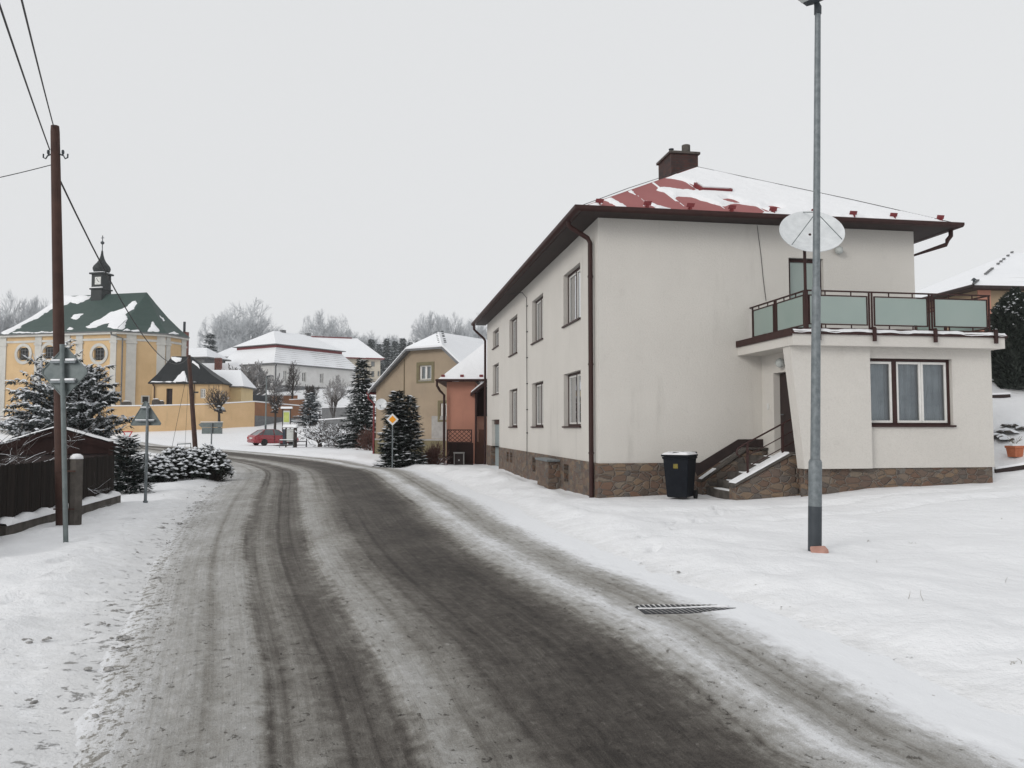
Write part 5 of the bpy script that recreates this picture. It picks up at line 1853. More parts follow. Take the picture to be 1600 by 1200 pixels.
# dark thuja on the right, behind the wing
b = V((14.95, 23.6, gz(14.95, 23.6)))
b.z = at(1590, 622, 23.6).z
H = at(1585, 452, 23.6).z - b.z
rnd = random.Random(91)
T, C = MB(), MB()
T.tube([(0, 0, -.3), (0, 0, H * .9)], [.1, .02], 7)
C.lathe([(.02, .22), (.42, .35), (.52, H * .35), (.56, H * .6), (.40, H * .82), (.05, H * .95)], 12)
for i in range(7500):
    f = rnd.random(); a = rnd.uniform(0, 6.283)
    rr = .72 * (math.sin(math.pi * min(1, (f * .93 + .10))) ** .55) * (.72 + .3 * rnd.random() ** .5) * (1 + .10 * math.sin(a * 3 + f * 9))
    p = V((rr * math.cos(a), rr * math.sin(a), .25 + (H - .3) * f))
    d = (V((math.cos(a), math.sin(a), .9)) + rdir(rnd) * .5).normalized()
    leaf(C, p, d, rdir(rnd), .15 * rnd.uniform(.6, 1.3), .035, 0)
    if f > .55 and rnd.random() < .22 * (f - .4): pad(C, p + V((0, 0, .06)), V((math.cos(a), math.sin(a), -.3)), .085 * rnd.uniform(.6, 1.4), .06, .035, rnd, 1)
plant_tree('thuja', (T, C), 'dark columnar thuja with snow flecks at the right edge', 'tree', b, 0, ('bark', 'leaf', 'treesnow'))


# ------------------------------------------------------------------ church
ca = math.atan2(-.24, .97)
c0 = at(180, 632, 100)
church = thing('church', 'yellow baroque church with green snow streaked roof and onion turret', 'church', (c0.x, 100, 0), ca)
CR = Matrix.Rotation(-ca, 3, 'Z')


def cl(px, py, y=0.0):
    """pixel on the church's long wall (plane local y) -> local x, z"""
    d = CR @ (at(px, py, 1.0) - V((0, 0, EYE))); o = CR @ (V((0, 0, EYE)) - V((c0.x, 100, 0)))
    p = o + d * ((y - o.y) / d.y)
    return p


zb_, ze_ = 3.2, cl(180, 519).z
plan = [(-17.6, 0), (0, 0), (3.9, 3.9), (3.9, 8.1), (0, 12), (-17.6, 12), (-20.6, 9), (-20.6, 3)]
mb = MB()
rw = [cl(155, 553), cl(77, 551), cl(37, 553)]
rr_ = 1.0
holes = [(p.x + 17.6 - rr_ * .8, p.x + 17.6 + rr_ * .8, p.z - rr_ * .8, p.z + rr_ * .8) for p in rw]
wall(mb, (-17.6, 0, 0), UX, 17.6, zb_, ze_, holes, UY, .5)
for i in range(1, 8):
    a, b = plan[i], plan[(i + 1) % 8]
    mb.poly([(*a, zb_), (*b, zb_), (*b, ze_), (*a, ze_)])
mb.build('wall', M['yellow'], church, uv=False)
for p in rw:
    f = MB()
    n = 28
    vs = []
    for r_, y_ in ((.98, -.10), (1.36, -.10), (1.36, .02), (.98, .45)):
        vs += [(p.x + r_ * math.cos(6.2832 * k / n), y_, p.z + r_ * math.sin(6.2832 * k / n)) for k in range(n)]
    fs = [(l * n + k, l * n + (k + 1) % n, (l + 1) * n + (k + 1) % n, (l + 1) * n + k) for l in (0, 1) for k in range(n)] + [(3 * n + k, k, (k + 1) % n, 3 * n + (k + 1) % n) for k in range(n)]
    f.add(vs, fs)
    w = f.build('round_window', M['pilaster'], church, smooth=30, uv=False, fixn=True)
    g = MB(); g.poly([(p.x + 1.0 * math.cos(6.2832 * k / n), .3, p.z + 1.0 * math.sin(6.2832 * k / n)) for k in range(n)]); g.build('pane', M['dark'], w, uv=False)
    g = MB()
    for q in (-.5, 0, .5):
        g.box(p.x + q - .03, p.x + q + .03, .22, .28, p.z - (.95 - abs(q) * .3), p.z + (.95 - abs(q) * .3)); g.box(p.x - (.95 - abs(q) * .3), p.x + (.95 - abs(q) * .3), .2, .219, p.z + q - .03, p.z + q + .03)
    g.build('glazing_bar', M['greybase'], w, uv=False)
# pilasters, string course, cornice
def onplan(i, f):
    a, b = V((*plan[i], 0)), V((*plan[(i + 1) % 8], 0)); d = (b - a).normalized()
    return a.lerp(b, f), d, V((d.y, -d.x, 0))


for i, f, w in [(0, (cl(px, 560).x + 17.6) / 17.6, 1.0) for px in (5, 60, 104, 124)] + [(0, .975, .85), (1, .30, 1.15), (1, .93, 1.0), (2, .16, .8), (2, .92, .9), (3, .2, .9), (4, .3, .9), (6, .5, .9)]:
    c, d, n = onplan(i, f)
    mb = MB()
    a, b = c - d * w / 2, c + d * w / 2
    mb.prism([a + V((0, 0, zb_)), b + V((0, 0, zb_)), b + V((0, 0, ze_ - .25)), a + V((0, 0, ze_ - .25))], n * .12)
    a, b = c - d * (w / 2 + .1), c + d * (w / 2 + .1)
    mb.prism([a + V((0, 0, ze_ - 1.35)), b + V((0, 0, ze_ - 1.35)), b + V((0, 0, ze_ - 1.1)), a + V((0, 0, ze_ - 1.1))], n * .2)
    mb.build('pilaster', M['pilaster'], church, uv=False, fixn=True)


def band(z0_, z1_, out, name, mat):
    mb = MB()
    k = []
    for i in range(8):
        p = V((*plan[i], 0)); a = V((*plan[i - 1], 0)); b = V((*plan[(i + 1) % 8], 0))
        d1, d2 = (p - a).normalized(), (b - p).normalized()
        n1, n2 = V((d1.y, -d1.x, 0)), V((d2.y, -d2.x, 0))
        m = (n1 + n2).normalized()
        k.append((p, p + m * out / m.dot(n1)))
    for i in range(8):
        (p, po), (q, qo) = k[i], k[(i + 1) % 8]
        A1 = [p + V((0, 0, z0_)), q + V((0, 0, z0_)), qo + V((0, 0, z0_)), po + V((0, 0, z0_))]
        B1 = [v + V((0, 0, z1_ - z0_)) for v in A1]
        mb.poly(A1); mb.poly(B1); mb.poly([A1[3], A1[2], B1[2], B1[3]])
    mb.build(name, mat, church, uv=False, fixn=True)
    return [x[1] for x in k]


band(ze_ - 1.0, ze_ - .72, .09, 'string_course', M['pilaster'])
eo = band(ze_ - .25, ze_ - .02, .42, 'cornice', M['pilaster'])
eo2 = band(ze_ + .0, ze_ + .12, .52, 'gutter', M['greybase'])
# bell-cast roof: eaves ring, middle ring, ridge
rz1 = cl(225, 457, 6).z
r0, r1 = cl(99, 462, 6).x, -.6
ridge = [V((max(r0, min(r1, p.x)), 6, rz1)) for p in eo2]
eav = [V((p.x, p.y, ze_ + .12)) for p in eo2]
rings = [eav]
for f, g in ((.22, .17), (.5, .43), (.78, .74)):
    rings.append([V((e.x + (r_.x - e.x) * f, e.y + (r_.y - e.y) * f, e.z + (r_.z - e.z) * g)) for e, r_ in zip(eav, ridge)])
rings.append(ridge)
mb = MB()
for a, b in zip(rings, rings[1:]):
    for i in range(8):
        j = (i + 1) % 8
        mb.poly([a[i], a[j], b[j], b[i]] if (b[i] - b[j]).length > 1e-4 else [a[i], a[j], b[i]])
mb.build('roof', M['green_roof'], church, uv=False)


# snow lying on the roof: patches given as a list of pixel polygons lifted onto the roof faces
def inside(p, poly):
    c = False; n = len(poly); x, y = p
    for i in range(n):
        (x1, y1), (x2, y2) = poly[i], poly[(i + 1) % n]
        if (y1 > y) != (y2 > y) and x < (x2 - x1) * (y - y1) / (y2 - y1) + x1: c = not c
    return c


def project(p):
    """point -> photograph pixel (a measuring aid for laying out the snow patches on the roof)"""
    d = p - V((0, 0, EYE))
    yf_ = d.y * ct + d.z * st; zu = -d.y * st + d.z * ct
    return 800 + F * d.x / yf_, 600 - F * zu / yf_


def dist_poly(p, poly):
    m = 1e9; x, y = p; n = len(poly)
    for i in range(n):
        (x1, y1), (x2, y2) = poly[i], poly[(i + 1) % n]
        dx, dy = x2 - x1, y2 - y1
        t = max(0, min(1, ((x - x1) * dx + (y - y1) * dy) / max(1e-9, dx * dx + dy * dy)))
        m = min(m, math.hypot(x - x1 - dx * t, y - y1 - dy * t))
    return m


def roof_patches(parent, world, faces, polys, name, thick=.12, res=(70, 40), seed=1, wob=3.0):
    """faces: quads (a, b, c, d) in local space, a-b along the eave"""
    for qi, (a, b, c, d) in enumerate(faces):
        nrm_ = (b - a).cross(d - a).normalized()
        if nrm_.z < 0: nrm_ = -nrm_
        vs, fs, ok = [], [], []
        na, nb = res
        for j in range(nb + 1):
            for i in range(na + 1):
                s, t = i / na, j / nb
                p = (a * (1 - s) + b * s) * (1 - t) + (d * (1 - s) + c * s) * t
                px = project(world @ p)
                wx = (float(vnoise(np.array(px[0] * .23), np.array(px[1] * .23), seed)) - .5) * wob
                wy = (float(vnoise(np.array(px[0] * .23), np.array(px[1] * .23), seed + 5)) - .5) * wob
                q = (px[0] + wx, px[1] + wy)
                m = max((dist_poly(q, pl_) if inside(q, pl_) else -dist_poly(q, pl_)) for pl_ in polys)
                h = max(-.06, min(thick, m * .09))
                vs.append(p + nrm_ * h); ok.append(m > -2.5)
        for j in range(nb):
            for i in range(na):
                k = j * (na + 1) + i
                f = (k, k + 1, k + na + 2, k + na + 1)
                if any(ok[x] for x in f): fs.append(f)
        comp = {}
        def find(k):
            while comp.setdefault(k, k) != k: k = comp[k]
            return k
        for f in fs:
            for k in f[1:]: comp[find(k)] = find(f[0])
        for root_ in sorted({find(f[0]) for f in fs}):
            part_ = [f for f in fs if find(f[0]) == root_]
            if len(part_) < 3: continue
            fs_all, fs = fs, part_
            mb = MB(); used = sorted({x for f in fs for x in f}); rm = {u: i for i, u in enumerate(used)}
            mb.add([vs[u] for u in used], [tuple(rm[x] for x in f) for f in fs])
            mb.build(name, M['snow'], parent, smooth=180, uv=False); fs = fs_all


polys = [[(134, 512), (142, 505), (160, 497), (172, 488), (185, 484), (196, 480), (205, 472), (211, 469), (214, 474), (208, 483), (196, 491), (200, 499), (192, 515), (178, 513), (168, 510), (172, 504), (158, 508), (148, 513)],
         [(0, 520), (8, 512), (40, 494), (85, 466), (100, 462), (143, 462), (139, 468), (122, 474), (112, 472), (98, 478), (85, 480), (70, 490), (60, 497), (45, 503), (30, 512), (20, 518), (12, 522)],
         [(110, 497), (118, 491), (131, 490), (124, 496), (118, 500)],
         [(231, 517), (236, 510), (237, 501), (243, 508), (249, 519)], [(262, 521), (272, 517), (280, 523)], [(104, 517), (110, 511), (114, 515)], [(255, 502), (248, 490), (246, 488), (258, 500)], [(190, 518), (220, 519), (218, 516), (205, 516), (196, 513)], [(20, 521), (110, 520), (110, 518.5), (20, 519)]]
cw_ = Matrix.Translation((c0.x, 100, 0)) @ Matrix.Rotation(ca, 4, 'Z')
faces = []
for a, b in zip(rings, rings[1:]):
    for i in (0, 1, 2):
        j = i + 1
        faces.append((a[i], a[j], b[j], b[i]))
for q in faces: roof_patches(church, cw_, [q], polys, 'roof_snow', .13, (60, 14) if (q[0] - q[1]).length > 8 else (22, 14))
# turret with clock and onion dome
tc = cl(158, 455, 6); tx = tc.x
zt0, zt1 = rz1 - 1.4, cl(158, 430, 6).z
tw = .90
tur = MB()
tur.box(tx - tw * .95, tx + tw * .95, 6 - tw, 6 + tw, zt0, zt0 + (zt1 - zt0) * .48)
tur.box(tx - tw * 1.12, tx + tw * 1.12, 6 - tw * 1.15, 6 + tw * 1.15, zt0 + (zt1 - zt0) * .48 + .002, zt0 + (zt1 - zt0) * .53)
tur.box(tx - tw * .92, tx + tw * .92, 6 - tw * .96, 6 + tw * .96, zt0 + (zt1 - zt0) * .53 + .002, zt1)
tur.box(tx - tw * 1.2, tx + tw * 1.2, 6 - tw * 1.2, 6 + tw * 1.2, zt1 + .002, zt1 + .22)
tt = tur.build('turret', M['turret'], church, uv=False, bevel=.03)
mb = MB()
mb.box(tx - tw * 1.13, tx + tw * 1.13, 6 - tw * 1.16, 6 - tw * .98, zt0 + (zt1 - zt0) * .532, zt0 + (zt1 - zt0) * .56); mb.box(tx - tw * 1.1, tx + tw * 1.1, 6 - tw * 1.1, 6 + tw * 1.1, zt1 + .223, zt1 + .30)
mb.build('ledge_snow', M['snow'], tt, uv=False)
zk = zt0 + (zt1 - zt0) * .775
for ax_ in ('y', 'x'):
    mb = MB(); h = MB()
    if ax_ == 'y':
        cx_, cy2 = tx + .22, 6 - tw * .96
        mb.box(cx_ - .46, cx_ + .46, cy2 - .05, cy2 - .002, zk - .52, zk + .5)
        for q_ in range(12): h.bar((cx_ + .36 * math.cos(q_ * .5236), cy2 - .06, zk + .36 * math.sin(q_ * .5236)), (cx_ + .43 * math.cos(q_ * .5236), cy2 - .06, zk + .43 * math.sin(q_ * .5236)), .05, .01, up=(0, 1, 0))
        h.bar((cx_, cy2 - .08, zk), (cx_ + .20, cy2 - .08, zk - .2), .07, .02, up=(0, 1, 0)); h.bar((cx_, cy2 - .105, zk), (cx_ - .15, cy2 - .105, zk + .3), .055, .02, up=(0, 1, 0))
    else:
        cx_ = tx - tw * .92
        mb.box(cx_ - .05, cx_ - .002, 6 - .46, 6 + .46, zk - .52, zk + .5)
        h.bar((cx_ - .08, 6, zk), (cx_ - .08, 6 - .2, zk - .2), .07, .02, up=(1, 0, 0)); h.bar((cx_ - .105, 6, zk), (cx_ - .105, 6 + .15, zk + .3), .055, .02, up=(1, 0, 0))
    f = mb.build('clock_face', M['clock'], tt, uv=False); h.build('clock_hands', M['lamp_dark'], tt, uv=False)
zd0 = zt1 + .302
sc_ = (cl(158, 392, 6).z - zd0)
prof = [(1.0, 0), (1.0, .02), (1.12, .06), (1.22, .13), (1.24, .20), (1.15, .28), (.95, .36), (.72, .44), (.52, .53), (.38, .62), (.27, .72), (.18, .84), (.12, 1.0)]
mb = MB(); mb.lathe([(r * .9, z * sc_) for r, z in prof], 24, (tx, 6, zd0)); mb.build('onion_dome', M['turret'], tt, smooth=60, uv=False)
zs = zd0 + sc_
mb = MB()
mb.tube([(tx, 6, zs), (tx, 6, zs + 1.1)], .06, 8); mb.lathe([(.02, -.26), (.2, -.14), (.26, 0), (.2, .14), (.02, .26)], 12, (tx, 6, zs + 1.1))
mb.box(tx - .04, tx + .04, 5.96, 6.04, zs + 1.36, zs + 2.1); mb.box(tx - .24, tx - .041, 5.97, 6.03, zs + 1.74, zs + 1.81); mb.box(tx + .041, tx + .24, 5.97, 6.03, zs + 1.74, zs + 1.81)
mb.build('cross', M['lamp_dark'], tt, uv=False)
# rain pipe, end chimney, small window, vent
dn = cl(186, 540, -.3)
mb = MB(); mb.tube([(-.55, -.5, ze_), (-.45, -.45, ze_ - .35), (.62, .25, ze_ - .75), (.62, .25, zb_)], .085, 8); mb.build('drainpipe', M['greybase'], church, smooth=50, uv=False)
ce = at(288, 520, 108); cel_ = CR @ (ce - V((c0.x, 100, 0)))
mb = MB(); mb.box(cel_.x - .55, cel_.x + .45, cel_.y - .4, cel_.y + .4, zb_, ce.z + .1); chm = mb.build('chimney', M['redbrick'], church)
mb = MB(); mb.tube([(cel_.x, cel_.y, ce.z + .101), (cel_.x, cel_.y, ce.z + 1.5)], .17, 8); mb.build('flue', M['lamp_dark'], chm, smooth=50, uv=False)
mb = MB(); c, d, n = onplan(1, .62)
q = V((0, 0, cl(218, 623).z)); q2 = n * .06
mb.prism([c - d * .5 + q + V((0, 0, -.5)) + q2 * .02, c + d * .5 + q + V((0, 0, -.5)), c + d * .5 + q + V((0, 0, .5)), c - d * .5 + q + V((0, 0, .5))], n * .08)
sw = mb.build('low_window', M['pilaster'], church, uv=False, fixn=True)
mb = MB(); mb.prism([c - d * .34 + q + V((0, 0, -.36)), c + d * .34 + q + V((0, 0, -.36)), c + d * .34 + q + V((0, 0, .36)), c - d * .34 + q + V((0, 0, .36))], n * .1); mb.build('pane', M['dark'], sw, uv=False, fixn=True)

# ------------------------------------------------------------------ sacristy and low annex in the churchyard
sb0 = at(237, 632, 95)
sac = thing('sacristy', 'small yellow churchyard building with steep black roof and one door', 'building', (sb0.x, 95, 0), R(4))
W_ = 8.1
zb2, ze2 = sb0.z - .6, at(237, 598, 95).z
dA = (at(259, 620, 95).x - sb0.x, at(268.5, 620, 95).x - sb0.x); wA = (at(311, 620, 95).x - sb0.x, at(319, 620, 95).x - sb0.x)
zdr = at(260, 607, 95).z; zw0, zw1 = at(311, 622, 95).z, at(311, 607, 95).z
mb = MB()
wall(mb, (0, 0, 0), UX, W_, zb2, ze2, [(dA[0], dA[1], zb2, zdr), (wA[0], wA[1], zw0, zw1)], UY, .3)
wall(mb, (0, 0, 0), UY, 5, zb2, ze2, [], UX, .3); wall(mb, (W_, 0, 0), UY, 5, zb2, ze2, [], -UX, .3); wall(mb, (0, 5, 0), UX, W_, zb2, ze2, [], -UY, .3)
mb.build('wall', M['yellow'], sac, uv=False)
mb = MB(); mb.box(dA[0], dA[1], .25, .29, zb2, zdr); mb.build('door', M['darkbrown'], sac, uv=False)
window(sac, (0, 0, 0), UX, UY, wA[0], wA[1], zw0, zw1, .12, ((0, .5), (.5, 1)), 'whiteframe', 'whiteframe', None, None, .08, .05, bars=2)
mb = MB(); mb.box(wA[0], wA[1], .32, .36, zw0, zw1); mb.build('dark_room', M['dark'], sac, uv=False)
rzS = at(280, 556, 97).z
ra, rb = at(268, 556, 97).x - sb0.x, at(298, 556, 97).x - sb0.x
mb = MB()
e = [V((-.35, -.4, ze2)), V((W_ + .3, -.4, ze2)), V((W_ + .3, 5.4, ze2)), V((-.35, 5.4, ze2))]
rd = [V((ra, 2.5, rzS)), V((rb, 2.5, rzS)), V((rb, 2.51, rzS)), V((ra, 2.51, rzS))]
md = [V((a.x * .62 + b_.x * .38, a.y * .62 + b_.y * .38, a.z * .68 + b_.z * .32)) for a, b_ in zip(e, rd)]
for A1, B1 in ((e, md), (md, rd)):
    for i in range(4): mb.poly([A1[i], A1[(i + 1) % 4], B1[(i + 1) % 4], B1[i]])
for i in range(4):
    a, b_ = e[i], e[(i + 1) % 4]; mb.poly([a, b_, b_ - V((0, 0, .14)), a - V((0, 0, .14))])
mb.poly([p - V((0, 0, .14)) for p in e])
mb.build('roof', M['black_roof'], sac, uv=False)
sw_ = Matrix.Translation((sb0.x, 95, 0)) @ Matrix.Rotation(R(4), 4, 'Z')
sp_ = [[(270, 597), (278, 588), (284, 581), (288, 580), (291, 588), (293, 596)], [(234, 598.5), (275, 598.5), (275, 596), (236, 596)], [(290, 599), (345, 603), (345, 600), (292, 596)], [(267, 557), (285, 559), (282, 564), (276, 566), (269, 562)], [(300, 566), (312, 576), (310, 570), (301, 563)]]
for A1, B1 in ((e, md), (md, rd)): roof_patches(sac, sw_, [(A1[0], A1[1], B1[1], B1[0])], sp_, 'roof_snow', .1, (80, 20), 7, 1.5)
mb = MB(); mb.tube([(.15, -.45, ze2 - .05), (.3, -.1, ze2 - .5), (.3, -.1, zb2)], .06, 6); mb.tube([(4.9, -.08, ze2 - .15), (4.9, -.08, zb2)], .05, 6); mb.build('drainpipe', M['brown'], sac, smooth=50, uv=False)

an0 = at(318, 630, 99)
ann = thing('low_annex', 'low pale yellow building under a plain snow roof beside the sacristy', 'building', (an0.x, 99, 0), R(2))
xA = at(376, 630, 99).x - an0.x
zeA = at(360, 603.5, 99).z; zrA = at(340, 578, 101.5).z
mb = MB()
wall(mb, (0, 0, 0), UX, xA, an0.z - 1.5, zeA, [], UY, .2); wall(mb, (xA, 0, 0), UY, 5, an0.z - 1.5, zeA, [], -UX, .2); wall(mb, (0, 0, 0), UY, 5, an0.z - 1.5, zeA, [], UX, .2)
mb.build('wall', M['pale_yellow'], ann, uv=False)
mb = MB(); hip_roof(mb, -1.6, xA + .4, -.4, 5.4, zeA, zrA, 0.5, 1.3, .14, 0, 1); mb.build('roof', [M['tsnow2'], M['greybase']], ann, uv=False, fixn=True)

# ------------------------------------------------------------------ churchyard wall
def low_wall(name, label, pts, h, mat, th=.45, cap=.14, base=None):
    """a wall that follows the ground along (x, y, ztop) points"""
    o = thing(name, label, 'wall', pts[0])
    p0 = V(pts[0])
    mb = MB(); sn = MB(); bs = MB()
    for (a, b) in zip(pts, pts[1:]):
        a, b = V(a), V(b); d = (b - a); d.z = 0; d.normalize(); n = V((-d.y, d.x, 0)) * th
        dn = V((0, 0, -h))
        mb.prism([a + dn * 1.5 - p0, b + dn * 1.5 - p0, b - p0, a - p0], n)
        q = n * .18
        sn.prism([a - q - p0 + V((0, 0, .003)), b - q - p0 + V((0, 0, .003)), b + n + q - p0 + V((0, 0, .003)), a + n + q - p0 + V((0, 0, .003))], (0, 0, cap))
        if base:
            bs.prism([a + dn * 1.5 - p0 - n * .03, b + dn * 1.5 - p0 - n * .03, b + dn * (1 - base) - p0 - n * .03, a + dn * (1 - base) - p0 - n * .03], n * .025)
    mb.build('masonry', mat, o, uv=False, fixn=True)
    sn.build('snow_cap', M['snow'], o, uv=False, fixn=True, bevel=.05)
    if base: bs.build('base', M['greybase'], o, uv=False, fixn=True)
    return o


low_wall('churchyard_wall', 'long yellow churchyard wall with a white cap of snow', [at(96, 636, 88), at(150, 635.5, 88.5), at(240, 634.5, 90), at(320, 632.5, 92), at(398, 628, 95)], 2.75, M['yardwall'])
w0, w1, w2 = at(398.5, 628.2, 95), at(440, 632, 99), at(486, 636, 104)
low_wall('orange_wall', 'brownish orange wall with a dark grey base continuing the churchyard wall', [w0, w1, w2], 2.75, M['brownwall'], base=.42)
low_wall('upper_wall', 'upper brick brown terrace wall below the white manor', [at(417, 618.5, 112), at(465, 618, 116)], 1.6, M['brownwall'], .4, .12)
low_wall('stepped_wall', 'short lower brown wall stub right of the upper terrace wall', [at(455, 625, 110), at(476, 624, 112)], 1.4, M['brownwall'], .4, .12)
for px, l in ((376.5, 'gate pillar with a snow cap, left end of the dark palisade'), (418, 'gate pillar with a snow cap, right end of the dark palisade')):
    p = at(px, 617, 108)
    o = thing('gate_pillar', l, 'pillar', (p.x, p.y, p.z), 0, 'pillars of the palisade')
    mb = MB(); mb.box(-.28, .28, -.28, .28, -3, 0); mb.build('shaft', M['greybase'], o, uv=False)
    mb = MB(); mb.lathe([(.42, 0.002), (.42, .12), (.2, .32), (.12, .5), (.16, .56), (.04, .66)], 8, rot=R(22)); mb.build('snow_cap', M['snow'], o, uv=False)
p, q = at(378, 618, 107.6), at(416, 618, 107.9)
pf = thing('palisade', 'dark upright palisade fence between two snow capped pillars', 'fence', p)
mb = MB(); n = 40; d = q - p
for i in range(n):
    c = d * (i + .5) / n
    mb.box(c.x - .035, c.x + .035, -.03, .03, -3, .1 * (i % 2)); 
mb.build('pickets', M['lamp_dark'], pf, uv=False)
mb = MB(); mb.bar((0, .06, -.3), d + V((0, .06, -.3)), .05, .1); mb.bar((0, .06, -1.5), d + V((0, .06, -1.5)), .05, 1.6); mb.build('rails', M['lamp_dark'], pf, uv=False)
mb = MB(); rnd = random.Random(2)
for i in range(46):
    c = d * (rnd.random()) + V((0, -.05, -.25 - .5 * rnd.random() ** 2)); blob(mb, c, .16 * rnd.uniform(.5, 1.5), .08, .07, rnd)
mb.build('clinging_snow', M['snow'], pf, uv=False)
# gravestones above the churchyard wall
for i, (px, w, h, l) in enumerate(((128, .9, 1.2, 'dark gravestone above the wall, left of the round topped one'), (165, 1.0, 1.15, 'wide dark gravestone with snowy top, nearest the church corner'), (197, 1.1, .5, 'low dark grave slab before the white pilaster'), (243, .9, .75, 'grey gravestone close to the sacristy corner'), (252, .55, .55, 'small grey grave block beside the sacristy door'))):
    p = at(px, 634, 93)
    o = thing('gravestone', l, 'gravestone', (p.x, 93, p.z - .3), 0, 'gravestones in the churchyard')
    mb = MB(); mb.prism([(-w / 2, 0, 0), (w / 2, 0, 0), (w / 2, 0, h * .8 + .3), (w * .2, 0, h + .3), (-w * .2, 0, h + .3), (-w / 2, 0, h * .8 + .3)], (0, .2, 0)); mb.build('slab', M['concrete'], o, uv=False, fixn=True)
    mb = MB(); mb.box(-w * .3, w * .3, -.05, .24, h + .302, h + .40); mb.build('snow_cap', M['snow'], o, uv=False, bevel=.03)

# ------------------------------------------------------------------ white manor
mc = V((-38.7, 130, 0)); ma = math.atan2(.842, .539)          # long side direction
man = thing('manor', 'white manor with a two tier snowy mansard roof behind bare trees', 'building', mc, ma)
MRt = Matrix.Rotation(-ma, 3, 'Z')
LM, WM = 18.8, 13.4
zeM = at(428.4, 567, 130).z; zbM = 6.3
def ml(px, py, y=0.0):
    d = MRt @ (at(px, py, 1.0) - V((0, 0, EYE))); o = MRt @ (V((0, 0, EYE)) - mc)
    return o + d * ((y - o.y) / d.y)


hs_ = []
for pa_, pb_, t0, t1 in ((443, 448.5, 578.5, 594.5), (472.3, 478, 581, 597), (500, 505.5, 583, 599), (525.5, 530, 585.5, 600.5)):
    a, b = ml(pa_, t0), ml(pb_, t1); hs_.append((min(a.x, b.x), max(a.x, b.x), b.z, a.z))
mb = MB()
wall(mb, (0, 0, 0), UX, LM, zbM, zeM, hs_, UY, .35); wall(mb, (0, 0, 0), UY, WM, zbM, zeM, [], UX, .3); wall(mb, (LM, 0, 0), UY, WM, zbM, zeM, [], -UX, .3)
mb.build('wall', M['white_render'], man, uv=False)
mb = MB(); mb.box(-.06, LM + .06, -.07, -.003, zbM, ml(480, 604).z); mb.build('plinth', M['greybase'], man, uv=False)
for h in hs_:
    window(man, (0, 0, 0), UX, UY, *h, .15, ((0, .5), (.5, 1)), 'whiteframe', 'whiteframe', None, None, .07, .05, mull=.06, bars=1)
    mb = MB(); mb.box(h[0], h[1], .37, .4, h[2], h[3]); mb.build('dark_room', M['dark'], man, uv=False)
ov = .55; ins = 2.3; zmid = at(428, 536, 131).z
lo = [V((-ov, -ov, zeM)), V((LM + ov, -ov, zeM)), V((LM + ov, WM + ov, zeM)), V((-ov, WM + ov, zeM))]
mi_ = [V((ins - ov, ins - ov, zmid - .55)), V((LM - ins + ov, ins - ov, zmid - .55)), V((LM - ins + ov, WM - ins + ov, zmid - .55)), V((ins - ov, WM - ins + ov, zmid - .55))]
mb = MB()
for i in range(4):
    j = (i + 1) % 4
    mb.poly([lo[i], lo[j], mi_[j], mi_[i]], 1 if i == 0 else 0)
    mb.poly([lo[i], lo[j], lo[j] - V((0, 0, .2)), lo[i] - V((0, 0, .2))], 2)
mb.poly([p - V((0, 0, .2)) for p in lo], 2)
mb.build('lower_roof', [M['tsnow2'], M['tsnow'], M['greybase']], man, uv=False)
mb = MB()
for i in range(4):
    j = (i + 1) % 4; a, b = mi_[i], mi_[j]
    mb.poly([a, b, b + V((0, 0, .56)), a + V((0, 0, .56))])
mb.build('roof_band', M['redpaint'], man, uv=False)
mb = MB(); zrM = at(426, 517, 135).z
hip_roof(mb, ins - ov - .5, LM - ins + ov + .5, ins - ov - .5, WM - ins + ov + .5, zmid + .02, zrM + .4, 4.2, 4.2, .12, 0, 1)
mb.build('upper_roof', [M['tsnow2'], M['greybase']], man, uv=False, fixn=True)
for px, py in ((442, 516.5), (481, 521.5)):
    p = ml(px, py, WM / 2); mb = MB(); mb.box(p.x - .45, p.x + .45, p.y - .3, p.y + .3, p.z - 1.4, p.z + .1); mb.build('chimney', M['greybase'], man, uv=False)
mb = MB(); mb.tube([(-.05, -.6, zeM - .1), (.2, -.1, zeM - .6), (.2, -.1, zbM)], .1, 6); mb.build('drainpipe', M['greybase'], man, smooth=50, uv=False)

# building right behind the manor
b0 = at(594, 600, 158)
bb = thing('rear_house', 'cream two storey house with red edged snowy roof behind the manor', 'building', (b0.x, 158, 0), R(200 - 180))
Lb = 17
zeB = at(590, 560, 158).z
hsB = []
for x0, x1, y0_, y1_ in ((579.5, 585.5, 565, 573), (580, 585, 580, 589.5), (590, 593, 580, 588)):
    hsB.append((-(594 - x0) * 158 / F, -(594 - x1) * 158 / F - .02, at(590, y1_, 158).z, at(590, y0_, 158).z))
mb = MB()
wall(mb, (-Lb, 0, 0), UX, Lb, 7, zeB, [(h[0] + Lb, h[1] + Lb, h[2], h[3]) for h in hsB], UY, .3); wall(mb, (0, 0, 0), UY, 9, 7, zeB, [], -UX, .3)
mb.build('wall', M['cream_far'], bb, uv=False)
for h in hsB:
    mb = MB(); mb.box(h[0], h[1], .2, .25, h[2], h[3]); mb.build('window', M['curtain_dark'], bb, uv=False)
mb = MB(); hip_roof(mb, -Lb - .6, .7, -.7, 9.6, zeB, at(560, 537.5, 162).z + 1.0, 0, 4.6, .2, 0, 1); mb.build('roof', [M['tsnow2'], M['redpaint']], bb, uv=False, fixn=True)
mb = MB(); p, q = V((-Lb, 4.43, at(560, 537.5, 162).z + 1.02)), V((-5, 4.43, at(560, 537.5, 162).z + 1.02)); mb.bar(p, q, .35, .2); mb.build('ridge_cap', M['redpaint'], bb, uv=False)

